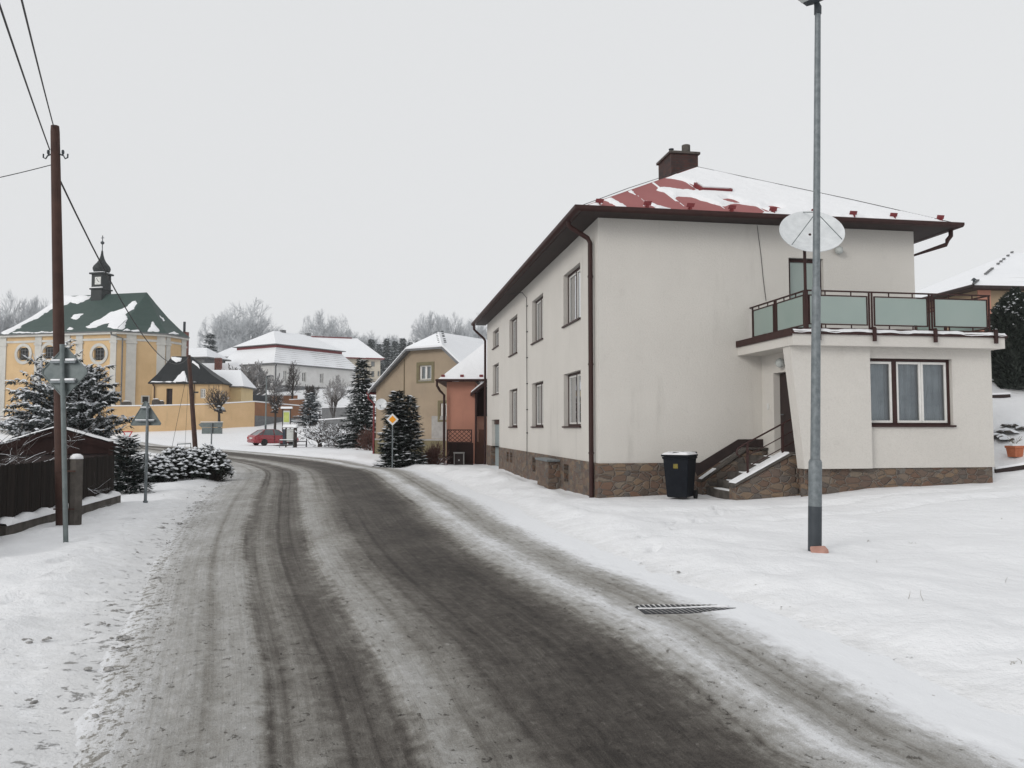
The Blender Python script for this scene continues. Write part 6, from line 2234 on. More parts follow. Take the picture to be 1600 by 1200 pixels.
# building left behind the sacristy and the roof further left
b0 = at(345, 575, 140)
lb2 = thing('grey_outbuilding', 'grey walled outbuilding with low snow roof left of the manor', 'building', (b0.x, 140, 0), R(8))
zeL = at(335, 557.5, 140).z
mb = MB(); mb.box(-1.2, 9, 0, 5, 6, zeL - .05); mb.build('wall', M['greybase'], lb2, uv=False)
mb = MB(); hip_roof(mb, -1.8, 9.6, -.6, 5.6, zeL, at(360, 543, 143).z, 3.0, 3.0, .15, 0, 1); mb.build('roof', [M['tsnow2'], M['greybase']], lb2, uv=False, fixn=True)
b0 = at(300, 570, 128)
lb3 = thing('distant_barn', 'distant barn roof deep in snow behind the sacristy ridge', 'building', (b0.x, 128, 0), R(-12))
zeL = at(300, 558, 128).z
mb = MB(); mb.box(-4.5, 2.2, 0, 6, 4, zeL - .05); mb.build('wall', M['greybase'], lb3, uv=False)
mb = MB(); hip_roof(mb, -5.2, 3.0, -.5, 6.5, zeL, at(300, 543.5, 131).z, 0, 2.4, .2, 0, 1); mb.build('roof', [M['tsnow2'], M['greybase']], lb3, uv=False, fixn=True)
p = at(333.5, 572, 118)
cs_ = thing('cottage', 'snow roofed cottage with a red brick chimney behind the annex', 'building', (p.x, 118, 0), 0)
zc0 = at(333, 574, 118).z
mb = MB(); mb.box(-4.2, 3.4, 1, 6, 3, zc0 - 1.5); mb.build('wall', M['greybase'], cs_, uv=False)
mb = MB(); hip_roof(mb, -4.6, 3.8, .5, 6.5, zc0 - 1.2, zc0 + .9, 1.5, 1.5, .15, 0, 1); mb.build('roof', [M['tsnow2'], M['greybase']], cs_, uv=False, fixn=True)
mb = MB(); mb.box(-.45, .45, 1.6, 2.3, zc0 - 1.2, at(333, 558, 118).z); chm = mb.build('chimney', M['redbrick'], cs_)
mb = MB(); mb.box(-.5, .5, 1.55, 2.35, at(333, 558, 118).z + .002, at(333, 558, 118).z + .12); mb.build('chimney_snow', M['snow'], chm, uv=False)

# ------------------------------------------------------------------ tan house
ta0 = V((-8.5, 50, 0)); tang = math.atan2(-.545, .84)
tan = thing('tan_house', 'tan rendered house with a half hipped snowy gable and green edged windows', 'house', ta0, tang)
TR = Matrix.Rotation(-tang, 3, 'Z')
def tl(px, py, y=0.0):
    d = TR @ (at(px, py, 1.0) - V((0, 0, EYE))); o = TR @ (V((0, 0, EYE)) - ta0)
    return o + d * ((y - o.y) / d.y)


WT = 8.2; um_ = WT / 2
zT = tl(588, 608).z; uh = tl(641.7, 548).x; zh = tl(641.7, 548).z
sl_ = (zh - tl(581, 613).z) / (uh + .35)
zT = zh - sl_ * uh
ur = WT - uh
h1 = (tl(655.5, 595).x, tl(674, 595).x, tl(662, 594.5).z, tl(662, 570).z)
h2 = (tl(616, 655).x, tl(626, 655).x, tl(620, 657).z, tl(620, 637).z)
h3 = (tl(688, 655).x, tl(698, 655).x, tl(690, 655).z, tl(690, 630).z)
mb = MB()
zz_ = sorted([0])
P = lambda x, z: V((x, 0, z))
wall(mb, (0, 0, 0), UX, WT, -.8, zT, [(h2[0], h2[1], h2[2], h2[3]), (h3[0], h3[1], h3[2], h3[3])], UY, .2)
# gable: strips around the window
gx0, gx1 = h1[0], h1[1]
zl = lambda x: min(zT + sl_ * x, zT + sl_ * (WT - x), zh)
xs_g = [0, uh, gx0, gx1, ur, WT]
xs_g = sorted(xs_g)
for a, b in zip(xs_g, xs_g[1:]):
    if a >= gx0 and b <= gx1:
        mb.poly([P(a, zT), P(b, zT), P(b, h1[2]), P(a, h1[2])]); mb.poly([P(a, h1[3]), P(b, h1[3]), P(b, zl(b)), P(a, zl(a))])
    else:
        pts = [P(a, zT), P(b, zT)]
        if zl(b) > zT + .001: pts.append(P(b, zl(b)))
        if zl(a) > zT + .001: pts.append(P(a, zl(a)))
        if len(pts) > 2: mb.poly(pts)
for (a0, a1, b0_, b1_) in (h1,):
    c = [(a0, b0_), (a1, b0_), (a1, b1_), (a0, b1_)]
    for k in range(4):
        p_, q_ = c[k], c[(k + 1) % 4]
        mb.poly([P(*p_), P(*q_), P(*q_) + UY * .2, P(*p_) + UY * .2])
wall(mb, (0, 0, 0), UY, 13, -.8, zT, [], UX, .2); wall(mb, (WT, 0, 0), UY, 13, -.8, zT, [], -UX, .2)
mb.build('wall', M['tan'], tan, uv=False)
mb = MB(); zpl = tl(590, 685).z
mb.box(-.05, WT, -.05, -.004, -.8, zpl - .1); mb.build('plinth', M['olive'], tan, uv=False)
mb = MB(); mb.box(-.06, WT, -.07, -.004, zpl - .098, zpl + .0); mb.build('plinth_ledge', M['conc_light'], tan, uv=False)
mb = MB(); mb.box(tl(674.5, 660).x, WT - .5, -.012, -.003, zpl + .02, tl(680, 650).z); mb.build('grey_patch', M['conc_light'], tan, uv=False)
for i, h in enumerate((h1, h2, h3)):
    mb = MB(); e_ = .22 if i == 0 else .18
    frame_bars(mb, lambda a, b, d: V((a, d, b)), h[0] - e_, h[1] + e_, h[2] - .16, h[3] + .16, e_ - .01, -.03, -.004)
    mb.build('window_surround', M['olive'], tan, uv=False, fixn=True)
    window(tan, (0, 0, 0), UX, UY, *h, .1, ((0, .5), (.5, 1)), 'whiteframe', 'whiteframe', 'curtain_dark', 'conc_light', .07, .04)
# roof with snow on it
ov = .38; yb = 13.3
e0, e1 = V((-ov, -.32, zT - sl_ * ov)), V((WT + ov, -.32, zT - sl_ * ov))
hL, hR = V((uh - .05, -.36, zh + .06)), V((ur + .05, -.36, zh + .06))
zrd = zT + sl_ * um_
pk = V((um_, 1.05, zrd)); pk2 = V((um_, yb, zrd))
mb = MB()
mb.poly([e0, hL, pk, pk2, V((-ov, yb, e0.z))]); mb.poly([e1, V((WT + ov, yb, e1.z)), pk2, pk, hR]); mb.poly([hL, hR, pk])
up_ = V((0, 0, .14))
mb2 = MB()
for poly in ([e0, hL, pk, pk2, V((-ov, yb, e0.z))], [e1, V((WT + ov, yb, e1.z)), pk2, pk, hR], [hL, hR, pk]):
    mb2.poly([p + up_ for p in poly])
for a, b in ((e0, hL), (hL, hR), (hR, e1), (V((-ov, yb, e0.z)), e0)):
    mb2.poly([a + V((0, 0, .02)), b + V((0, 0, .02)), b + up_, a + up_])
rf = mb.build('roof', M['greybase'], tan, uv=False)
mb2.build('roof_snow', M['tsnow2'], rf, uv=False)
mb = MB()
for a, b in ((e0, hL), (hL, hR), (hR, e1)): mb.bar(a - V((0, .03, .05)), b - V((0, .03, .05)), .05, .13)
mb.build('barge_board', M['greybase'], tan, uv=False)
mb = MB(); rnd = random.Random(5)
for k in range(7):
    for s_ in (0, .45):
        f = k / 7 + rnd.uniform(0, .06)
        c = pk.lerp(hR, f) + V((-s_ + .2, .1, .16)); mb.box(c.x - .06, c.x + .06, c.y - .05, c.y + .05, c.z, c.z + .05)
mb.build('roof_hook', M['lamp_dark'], tan, uv=False)
mb = MB(); gl_ = e0.z
mb.tube([(-ov - .02, -.35, gl_ - .03), (-ov, 13, gl_ - .03)], .09, 8); mb.tube([(-ov, -.3, gl_ - .08), (-ov, -.3, gl_ - .35), (-.08, -.1, gl_ - .7), (-.08, -.1, -.6)], .06, 8)
mb.build('drainpipe', M['redpaint'], tan, smooth=50, uv=False)
mb = MB(); cz_ = tl(632, 560); mb.tube([(cz_.x, -.03, zl(cz_.x) - .1), (cz_.x, -.03, .8)], .025, 5); mb.build('lightning_cable', M['olive'], tan, uv=False)
dp_ = tl(596, 632, -.3); wp = Matrix.Rotation(tang, 3, 'Z') @ dp_ + ta0
d2 = thing('satellite_dish', 'small round white satellite dish on the tan house wall', 'satellite dish', wp)
mb = MB(); mb.lathe([(.001, 0)] + [(.36 * k / 6, .06 * (k / 6) ** 2) for k in range(1, 7)] + [(.36, .04), (.001, -.02)], 28)
nv = V((-.1, -1, .2)).normalized(); mb.xf(V((0, 0, 1)).rotation_difference(nv).to_matrix().to_4x4()); mb.build('reflector', M['dish'], d2, smooth=50, uv=False)
mb = MB(); mb.tube([V((0, 0, -.3)), nv * .32 + V((0, 0, -.14))], .012, 5); mb.tube([nv * .30 + V((0, 0, -.14)), nv * .36 + V((0, 0, -.13))], .03, 8); mb.build('feed_arm', M['lamp_dark'], d2, uv=False)
mb = MB(); mb.tube([V((0, 0, 0)), V((.05, .25, -.05))], .02, 6); mb.build('bracket', M['lamp_dark'], d2, uv=False)

# ------------------------------------------------------------------ pink house
pk0 = at(697.5, 727, 39.5)
pink = thing('pink_house', 'salmon pink house with a plain snow roof beside the cream house', 'house', (pk0.x, 39.5, 0), 0)
zP = at(697, 596.5, 39.5).z
wP = at(742.5, 650, 39.5).x - pk0.x
mb = MB(); mb.box(0, wP, 0, 6, -.6, zP); mb.build('wall', M['pink'], pink, uv=False)
Ye = 39.0
eL, eR = at(683.5, 593, Ye), at(790, 593, Ye)
rL = at(768, 527, 43); 
b0 = V((pk0.x, 39.5, 0))
E0, E1 = eL - b0, eR - b0
RP = V((rL.x - b0.x, 3.6, rL.z))
E2, E3 = V((E1.x, 7.5, E1.z)), V((E0.x, 7.5, E0.z))
R2 = V((E1.x, 3.6, RP.z))
mb = MB()
mb.poly([E0, E1, R2, RP]); mb.poly([E3, E0, RP]); mb.poly([E2, E3, RP, R2])
rf = mb.build('roof', M['snow'], pink, uv=False)
mb = MB()
mb.box(E0.x, E1.x, -.52, .0, E0.z - .06, E0.z - .015); mb.box(E0.x, E0.x + .6, .001, 6, E0.z - .06, E0.z - .015); mb.build('soffit', M['darkbrown'], pink, uv=False)
mb = MB(); mb.tube([E0 + V((0, -.06, -.03)), E1 + V((0, -.06, -.03))], .06, 8); mb.tube([E0 + V((-.05, 0, -.03)), E3 + V((-.05, 0, -.03))], .06, 8); mb.build('gutter', M['brown'], pink, smooth=50, uv=False)
xp = at(694, 650, 39.3).x - b0.x
mb = MB(); mb.tube([(E0.x - .02, -.5, E0.z - .08), (E0.x - .02, -.5, E0.z - .3), (E0.x + .12, -.42, E0.z - .55), (xp, -.22, E0.z - .75), (xp, -.22, -.5)], .06, 8); mb.build('drainpipe', M['brown'], pink, smooth=50, uv=False)
for px in (692.5, 722, 752):
    p = at(px, 588, 39.3) - b0
    mb = MB(); mb.box(p.x - .09, p.x + .09, -.28, -.25, p.z - .05, p.z + .08); mb.box(p.x - .01, p.x + .01, -.249, -.1, p.z - .08, p.z); mb.build('snow_guard', M['redpaint'], pink, uv=False)
# passage with a lean-to roof between pink and cream house
x0, x1 = wP + .002, at(775, 650, 41).x - b0.x
mb = MB(); mb.box(x0, x1, 1.6, 1.8, -.6, at(750, 650, 41).z); mb.build('passage_wall', M['pale_pink'], pink, uv=False)
mb = MB(); mb.box(x0 + .02, x1, 1.2, 1.3, at(750, 650, 41).z - .02, at(750, 605, 41).z); mb.build('passage_boarding', M['boards'], pink)
p0, p1, p2 = at(735, 614, 39.0) - b0, at(760, 594, 39.0) - b0, at(768, 594, 39.0) - b0
mb = MB(); mb.prism([p0, V((p2.x, p0.y, p1.z + .2)), V((p2.x, p0.y, p1.z + .06)), p0 - V((0, 0, .14))], (0, 2.2, 0)); lt = mb.build('lean_to_roof', M['brown'], pink, uv=False, fixn=True)
mb = MB(); mb.prism([p0 + V((.02, .02, .01)), V((p2.x, p0.y + .02, p1.z + .21)), V((p2.x, p0.y + .02, p1.z + .31)), p0 + V((.03, .02, .09))], (0, 2.1, 0)); mb.build('lean_to_snow', M['snow'], lt, uv=False, fixn=True)
mb = MB(); mb.tube([(wP + .04, -.1, zP - .55), (wP + .04, -.1, -.5)], .055, 8); mb.build('drainpipe', M['brown'], pink, smooth=50, uv=False)
gt = at(751, 727, 38.9)
gate = thing('wooden_gate', 'narrow brown board gate between pink and cream house', 'gate', (gt.x, 38.9, -.4))
mb = MB(); hw = 7 * 38.9 / F; zt0_ = at(751, 671, 38.9).z + .4; zt1_ = at(751, 690, 38.9).z + .4
mb.box(-hw * .45, hw * .8, 0, .05, zt1_, zt0_); mb.box(-hw, hw, .0, .05, 0, zt1_ - .001); mb.build('boards', M['gate_brown'], gate)
mb = MB(); mb.box(hw * .6, hw * .75, -.02, -.001, 1.1, 1.25); mb.build('lock', M['iron'], gate, uv=False)
# lattice fence before the pink house
lf = at(698, 727, 38.2)
lat = thing('lattice_fence', 'dark boarded fence with a diamond lattice top before the pink house', 'fence', (lf.x, 38.2, -.3))
wL = at(739.5, 700, 38.2).x - lf.x
zb0, zl0, zl1 = 0, at(700, 692, 38.2).z + .3, at(700, 671, 38.2).z + .3
mb = MB(); mb.box(0, wL, 0, .05, 0, zl0); mb.build('boarding', M['boards'], lat)
mb = MB(); x1_ = at(737.5, 700, 38.2).x - lf.x
P = lambda a, b, d: V((a, d, b))
frame_bars(mb, P, 0, x1_, zl0 + .002, zl1, .05, 0, .05); mb.build('lattice_frame', M['brown'], lat, uv=False, fixn=True)
mb = MB(); n = 6; hL_ = zl1 - zl0 - .1; stp = (x1_ - .1) / 5
for s_ in (1, -1):
    for k in range(-3, 9):
        a = .05 + k * stp; pts = []
        x0_, z0_, x1b, z1b = a, zl0 + .05, a + hL_ * 1.15, zl0 + .05 + hL_
        if x0_ < .05: z0_ += (.05 - x0_) / 1.15; x0_ = .05
        if x1b > x1_ - .05: z1b -= (x1b - (x1_ - .05)) / 1.15; x1b = x1_ - .05
        if x1b - x0_ < .04 or z1b - z0_ < .03: continue
        if s_ == 1: mb.bar((x0_, .02, z0_), (x1b, .02, z1b), .018, .026)
        else: mb.bar((x1_ - x0_, .04, z0_), (x1_ - x1b, .04, z1b), .018, .026)
mb.build('lattice', M['brown'], lat, uv=False)
ub = at(717, 728, 37.9)
ubx = thing('meter_cabinet', 'small dark cabinet in a pale concrete frame at the lattice fence', 'cabinet', (ub.x, 37.9, -.35))
k_ = 37.9 / F; ht = at(717, 707, 37.9).z + .35
mb = MB(); mb.box(-8 * k_, -6.6 * k_, 0, .25, 0, ht - .05); mb.box(6.6 * k_, 8 * k_, 0, .25, 0, ht - .05); mb.box(-8.5 * k_, 8.5 * k_, -.02, .28, ht - .049, ht + .01); mb.build('frame', M['conc_light'], ubx, uv=False)
mb = MB(); mb.box(-6.5 * k_, 6.5 * k_, .05, .22, 0.02, ht - .052); dd_ = mb.build('door', M['darkbrown'], ubx, uv=False)
mb = MB(); mb.box(-.03, .03, .04, .049, ht * .55, ht * .55 + .06); mb.build('lock', M['plate'], dd_, uv=False)
mb = MB(); mb.box(-6.5 * k_, 6.5 * k_, .0, .049, 0.0, .33); mb.build('base', M['concrete'], ubx, uv=False)
b = gat(675, 728, 37.5)
kb2 = dict(trunk=.1, lens=(1.6, .6, .55), kids=(22, 8, 5), ang=(15, 60), up=.06, wander=.25, twig=.009, trunk_lev=0, first=.05)
hd_ = plant_tree('hedge_shrub', bare_tree(71, 1.05, .04, **kb2), 'red brown leafless hedge shrub between yew and pink house', 'shrub', b, 0, ('bark', 'twig_brown'), tn='stem', cn='twigs')
hd_.scale = (1.0, .8, 1.1)
b = gat(579, 703, 58)
plant_tree('hedge_shrub', bare_tree(72, at(579, 662, 58).z - b.z, .05, **{**kb2, 'twig': .012}), 'brown leafless shrub between the tall spruce and the tan house', 'shrub', b, 0, ('bark', 'twig_brown'), tn='stem', cn='twigs')


# ------------------------------------------------------------------ the square at the bend
# red car
cb = V((-22.06, 71.5, 0)); cb.z = gz(cb.x, cb.y) + .02
car = thing('parked_car', 'red hatchback saloon parked on the snowy square', 'car', cb, R(43))
car.scale = (1.0, 1.0, 1.0)
# local: +x forward, y left; origin at rear right wheel
st_ = [  # x, half width, z bottom, z belt, half width of belt
    (-.88, .74, .36, .80, .70), (-.80, .82, .26, .92, .76), (-.45, .86, .22, .97, .78), (0.0, .87, .20, .96, .80), (.9, .88, .19, .93, .81), (1.9, .88, .19, .92, .80), (2.6, .87, .20, .90, .78), (3.1, .84, .22, .80, .74), (3.4, .76, .27, .70, .66), (3.5, .62, .36, .60, .55)]
mb = MB()
rings_ = []
for x, w, zb__, zt__, wb in st_:
    rings_.append([(x, .87 - w * .9, zb__), (x, .87 - w, zb__ + .12), (x, .87 - w, (zb__ + zt__) / 2 + .05), (x, .87 - wb, zt__), (x, .87 - wb * .5, zt__ + .035), (x, .87 + wb * .5, zt__ + .035), (x, .87 + wb, zt__), (x, .87 + w, (zb__ + zt__) / 2 + .05), (x, .87 + w, zb__ + .12), (x, .87 + w * .9, zb__)])
vs = [p for r_ in rings_ for p in r_]; fs = []
for i in range(len(rings_) - 1):
    for j in range(10): fs.append((i * 10 + j, i * 10 + (j + 1) % 10, (i + 1) * 10 + (j + 1) % 10, (i + 1) * 10 + j))
fs += [tuple(range(10)), tuple((len(rings_) - 1) * 10 + j for j in range(10))]
mb.add(vs, fs); body = mb.build('body', M['carred'], car, smooth=40, uv=False, fixn=True)
gh = [(-.62, .74, .95), (.05, .60, 1.38), (.35, .575, 1.44), (1.0, .57, 1.46), (1.4, .58, 1.41), (2.2, .74, .92)]
mb = MB(); sidep = []
for x, w, z in gh: sidep.append((x, w, z))
vs = []; n = len(gh)
for s_ in (-1, 1):
    for x, w, z in gh: vs.append((x, .87 + s_ * w, z))
    for x, w, z in gh: vs.append((x, .87 + s_ * .77, .90))
q = 2 * n; fs = []
for i in range(n - 1):
    fs.append((i, i + 1, q + i + 1, q + i))
    for s_ in (0, q): fs.append((s_ + i, s_ + i + 1, s_ + n + i + 1, s_ + n + i))
mb.add(vs, fs); mb.build('window', M['carglass'], car, uv=False, fixn=True)
mb = MB(); lift = V((0, 0, .018))
for i in range(1, 4):
    a, b = gh[i], gh[i + 1]
    mb.prism([V((a[0], .87 - a[1], a[2] + .003)), V((b[0], .87 - b[1], b[2] + .003)), V((b[0], .87 + b[1], b[2] + .003)), V((a[0], .87 + a[1], a[2] + .003))], lift)
for s_ in (-1, 1):
    for a, b in ((gh[0], gh[1]), (gh[4], gh[5])): mb.bar((a[0], .87 + s_ * (a[1] + .005), a[2]), (b[0], .87 + s_ * (b[1] + .005), b[2]), .07, .05)
    mb.bar((.95, .87 + s_ * .595, 1.42), (1.0, .87 + s_ * .785, .95), .07, .04, up=(1, 0, 0)); mb.bar((.1, .87 + s_ * .62, 1.36), (-.2, .87 + s_ * .79, .96), .10, .04, up=(1, 0, 0))
mb.build('roof', M['carred'], car, uv=False, fixn=True)
for x in (0, 2.6):
    for s_ in (-1, 1):
        y_ = .87 + s_ * .80
        mb = MB(); mb.lathe([(.19, -.09), (.29, -.1), (.315, -.06), (.315, .06), (.29, .1), (.19, .09)], 22); mb.xf(Matrix.Translation((x, y_, .31)) @ Matrix.Rotation(R(90), 4, 'X')); wh = mb.build('wheel', M['tyre'], car, smooth=40, uv=False)
        mb = MB(); mb.lathe([(.03, -.075), (.19, -.085), (.19, .085), (.03, .075)], 14); mb.xf(Matrix.Translation((x, y_, .31)) @ Matrix.Rotation(R(90), 4, 'X')); mb.build('rim', M['rim'], wh, smooth=40, uv=False)
for s_ in (-1, 1):
    mb = MB(); mb.box(-.885, -.74, .87 + s_ * .66 - .14, .87 + s_ * .66 + .14, .62, .80); mb.build('tail_light', M['taillight'], car, uv=False, bevel=.02)
    mb = MB(); mb.box(1.75, 1.9, .87 + s_ * .97 - .1, .87 + s_ * .97 + .1, .92, 1.04); mb.build('wing_mirror', M['carred'], car, uv=False, bevel=.03)
mb = MB(); mb.box(-.90, -.882, .87 - .26, .87 + .26, .63, .74); mb.build('number_plate', M['plate'], car, uv=False)
mb = MB(); mb.box(-.93, -.79, .87 - .72, .87 + .72, .34, .46); mb.build('bumper', M['carred'], car, uv=False, bevel=.03)
mb = MB(); mb.box(.93, .98, -.015, -.008, .25, .93); mb.box(1.97, 2.0, -.014, -.006, .25, .9); mb.build('door_gap', M['tyre'], body, uv=False)


def post_board(name, label, px, py0, py1, Y, w, board, roof=True, mat='paper', inner=None, postm='darkbrown', rz=0):
    b = at(px, py0, Y); b.z = gz(b.x, b.y) - .05
    k = Y / F; H = at(px, py1, Y).z - b.z
    o = thing(name, label, 'notice board', b, R(rz))
    hw = w / 2 * k
    for s_ in (-1, 1):
        mb = MB(); mb.box(s_ * hw - .05, s_ * hw + .05, -.05, .05, 0, H - .12); mb.build('post', M[postm], o, uv=False)
    mb = MB(); z0_, z1_ = H * board[0], H * board[1]; mb.box(-hw + .051, hw - .051, -.03, .03, z0_, z1_); bo = mb.build('board', M[mat], o, uv=False)
    if inner:
        mb = MB(); mb.box(-hw * .75, hw * .72, -.036, -.031, z0_ + .12, z1_ - .18); mb.build('poster', M[inner], bo, uv=False)
    if roof:
        mb = MB(); mb.prism([(-hw - .18, -.3, H - .16), (hw + .18, -.3, H - .16), (hw + .18, 0, H), (-hw - .18, 0, H)], (0, 0, .03)); mb.prism([(-hw - .18, .3, H - .16), (hw + .18, .3, H - .16), (hw + .18, .001, H), (-hw - .18, .001, H)], (0, 0, .03)); rf_ = mb.build('roof', M['darkbrown'], o, uv=False, fixn=True)
        mb = MB(); mb.prism([(-hw - .2, -.32, H - .12), (-hw - .2, .32, H - .12), (-hw - .2, .15, H + .12), (-hw - .2, -.15, H + .12)], (2 * hw + .4, 0, 0)); mb.build('roof_snow', M['snow'], rf_, uv=False, fixn=True)
    return o


post_board('map_board', 'roofed board with a green map on the slope below the brown wall', 447.5, 664, 637, 90, 11.5, (.38, .88), mat='paper', inner='mapgreen', rz=8)
nb_ = post_board('notice_board', 'large roofed notice board in front of the red car', 453.5, 699, 665.5, 66, 14, (.30, .86), mat='paper', rz=-4)
mb = MB(); k_ = 66 / F
mb.box(-13 * k_, -8 * k_, .1, .5, .3, 1.55); mb.build('side_panel', M['navy'], nb_, uv=False)
for i, (x0, x1, z0_, z1_, Y, l) in enumerate(((437, 458, 699, 688, 65.4, 'grey tubular barrier rail under the large notice board'), (460, 478, 700, 690, 66, 'dark tubular barrier rail right of the large notice board'))):
    b = at((x0 + x1) / 2, 700, Y); b.z = gz(b.x, b.y) - .05; k_ = Y / F; hw = (x1 - x0) / 2 * k_; H = at(x0, z1_, Y).z - b.z
    o = thing('barrier_rail', l, 'barrier', b, 0, 'barrier rails by the square')
    mb = MB(); mb.tube([(-hw, 0, 0), (-hw, 0, H), (hw, 0, H), (hw, 0, 0)], .035, 6); mb.build('frame', M['galv_dark' if i == 0 else 'lamp_dark'], o, uv=False)
    mb = MB(); mb.tube([(-hw, 0, H * .45), (hw, 0, H * .45)], .025, 6); mb.build('mid_rail', M['galv_dark' if i == 0 else 'lamp_dark'], o, uv=False)
    mb = MB(); mb.box(-hw, hw, -.04, .04, H + .03, H + .08); mb.build('rail_snow', M['snow'], o, uv=False)
b = at(461, 701, 65.7); b.z = gz(b.x, b.y) - .05
o = thing('wooden_post', 'stout dark wooden post right of the large notice board', 'post', b)
mb = MB(); mb.lathe([(.16, 0), (.15, 1.65), (.13, 1.68)], 10); mb.build('shaft', M['bark'], o, uv=False)
mb = MB(); mb.lathe([(.17, 1.682), (.12, 1.78), (.02, 1.81)], 10); mb.build('snow_cap', M['snow'], o, uv=False)
# wire garden fence posts
for i, (px, l) in enumerate(((479, 'beside the dark barrier rail'), (513, 'between the two fruit trees, nearer one'), (514.5, 'between the two fruit trees, farther one'), (552, 'right of the second fruit tree'), (530, 'by the trunk of the second fruit tree'))):
    b = at(px, 700, 67 + (i == 2) * 6); b.z = gz(b.x, b.y) - .1
    o = thing('garden_post', 'thin dark garden post %s' % l, 'post', b, 0, 'posts of the orchard')
    mb = MB(); mb.box(-.035, .035, -.035, .035, 0, .95); mb.build('shaft', M['darkbrown'], o, uv=False)
    mb = MB(); mb.box(-.04, .04, -.04, .04, .951, 1.0); mb.build('snow_cap', M['snow'], o, uv=False)
p, q = at(515, 697, 72), at(548, 697, 67)
o = thing('garden_border', 'low dark snow topped border plank in the orchard', 'border', (p.x, p.y, gz(p.x, p.y)))
mb = MB(); d = q - p; d.z = 0; mb.bar((0, 0, .05), d + V((0, 0, .05)), .12, .25); mb.build('plank', M['darkbrown'], o, uv=False)
mb = MB(); mb.bar((0, 0, .21), d + V((0, 0, .21)), .13, .06); mb.build('plank_snow', M['snow'], o, uv=False)
# fruit trees
ko = dict(trunk=.16, lens=(1.3, .6, .55), kids=(7, 6, 5), ang=(35, 75), up=.05, wander=.34, twig=.022, trunk_lev=0, first=.35)
for px, py, Y, H, sd, l, w in ((500, 701, 66, 2.35, 81, 'low spreading fruit tree with snow along its branches, beside the notice board', 1.45), (536, 701, 65, 2.3, 82, 'leaning fruit tree with snow along its branches, before the tall spruce', 1.35)):
    b = gat(px, py, Y)
    t = plant_tree('fruit_tree', bare_tree(sd, H, .12, **ko), l, 'tree', b, 0, ('bark', 'twig_snowy'), 'fruit trees of the orchard')
    t.scale = (w, w, 1)
# trees before the manor
km = dict(trunk=.2, lens=(.75, .62, .6, .55), kids=(7, 6, 5, 4), ang=(22, 50), up=.16, wander=.22, twig=.022, first=.3)
for nm, px, py, ty, Y, sd, l, w, mt, kk in (
        ('bare_tree', 393, 622, 560, 112, 91, 'wide bare bushy tree before the left manor wall', 1.25, ('frost_bark', 'twig_grey'), {**km, 'trunk': .1, 'kids': (10, 6, 5, 4), 'ang': (25, 60), 'twig': .026}),
        ('bare_tree', 457, 625, 562, 114, 92, 'tall dark pear tree before the manor windows', .62, ('bark', 'twig'), {**km, 'trunk': .3, 'lens': (.4, .6, .6, .55), 'ang': (35, 65), 'up': .1}),
        ('bare_tree', 523, 640, 585, 104, 93, 'rounded bare tree with a slim trunk right of the manor windows', .95, ('bark', 'twig_grey'), {**km, 'ang': (30, 60), 'kids': (6, 5, 5, 4)}),
        ('bare_tree', 488, 618, 600, 112, 94, 'small faint bare tree between the manor windows', .8, ('frost_bark', 'twig'), km),
        ('bare_tree', 521, 668, 612, 88, 95, 'slender young tree standing in the snowy orchard slope', .4, ('bark', 'twig'), {**km, 'ang': (15, 35), 'kids': (5, 4, 3, 2)}),
        ('pollard_tree', 343, 662, 598, 88, 96, 'pollarded tree with knobbly crown against the yellow churchyard wall', 1.0, ('bark', 'twig'), {**km, 'trunk': .3, 'first': .75, 'lens': (.62, .5, .55), 'kids': (12, 6, 4), 'ang': (20, 70), 'up': .2}),
        ('pollard_tree', 430, 663, 603, 91, 97, 'pollarded tree with dense twigs against the brownish orange wall', .8, ('bark', 'twig'), {**km, 'trunk': .3, 'first': .7, 'lens': (.5, .5, .55), 'kids': (14, 6, 5), 'ang': (25, 75), 'up': .14})):
    b = gat(px, py, Y); b.z = min(b.z + .0, at(px, py, Y).z)
    H = at(px, ty, Y).z - b.z
    t = plant_tree(nm, bare_tree(sd, H, H * .035, **kk), l, 'tree', b, 0, mt)
    t.scale = (w, w, 1)
    if nm == 'pollard_tree':
        mb = MB(); rnd = random.Random(sd)
        for k in range(9): a = rnd.uniform(0, 6.28); blob(mb, (.45 * math.cos(a) * rnd.random(), .45 * math.sin(a), H * .46 + rnd.uniform(-.3, .5)), .3, .3, .28, rnd)
        mb.build('knob', M['bark'], t, uv=False)
# far street lamp
b = gat(415, 669, 87); H = at(415, 588, 87).z - b.z
o = thing('street_lamp', 'thin far street lamp standing before the churchyard wall', 'street lamp', b)
mb = MB(); mb.tube([(0, 0, 0), (0, 0, 1.1)], .11, 8); mb.build('base_sleeve', M['lamp_dark'], o, uv=False)
mb = MB(); mb.tube([(0, 0, 1.101), (0, 0, H - .1)], [.085, .06], 8); mb.build('pole', M['galv_dark'], o, uv=False)
mb = MB(); mb.tube([(0, 0, H - .1), (.12, 0, H), (.45, 0, H + .05)], .05, 6); mb.box(.2, .75, -.12, .12, H - .02, H + .10); mb.build('lamp_head', M['lamp_dark'], o, uv=False)
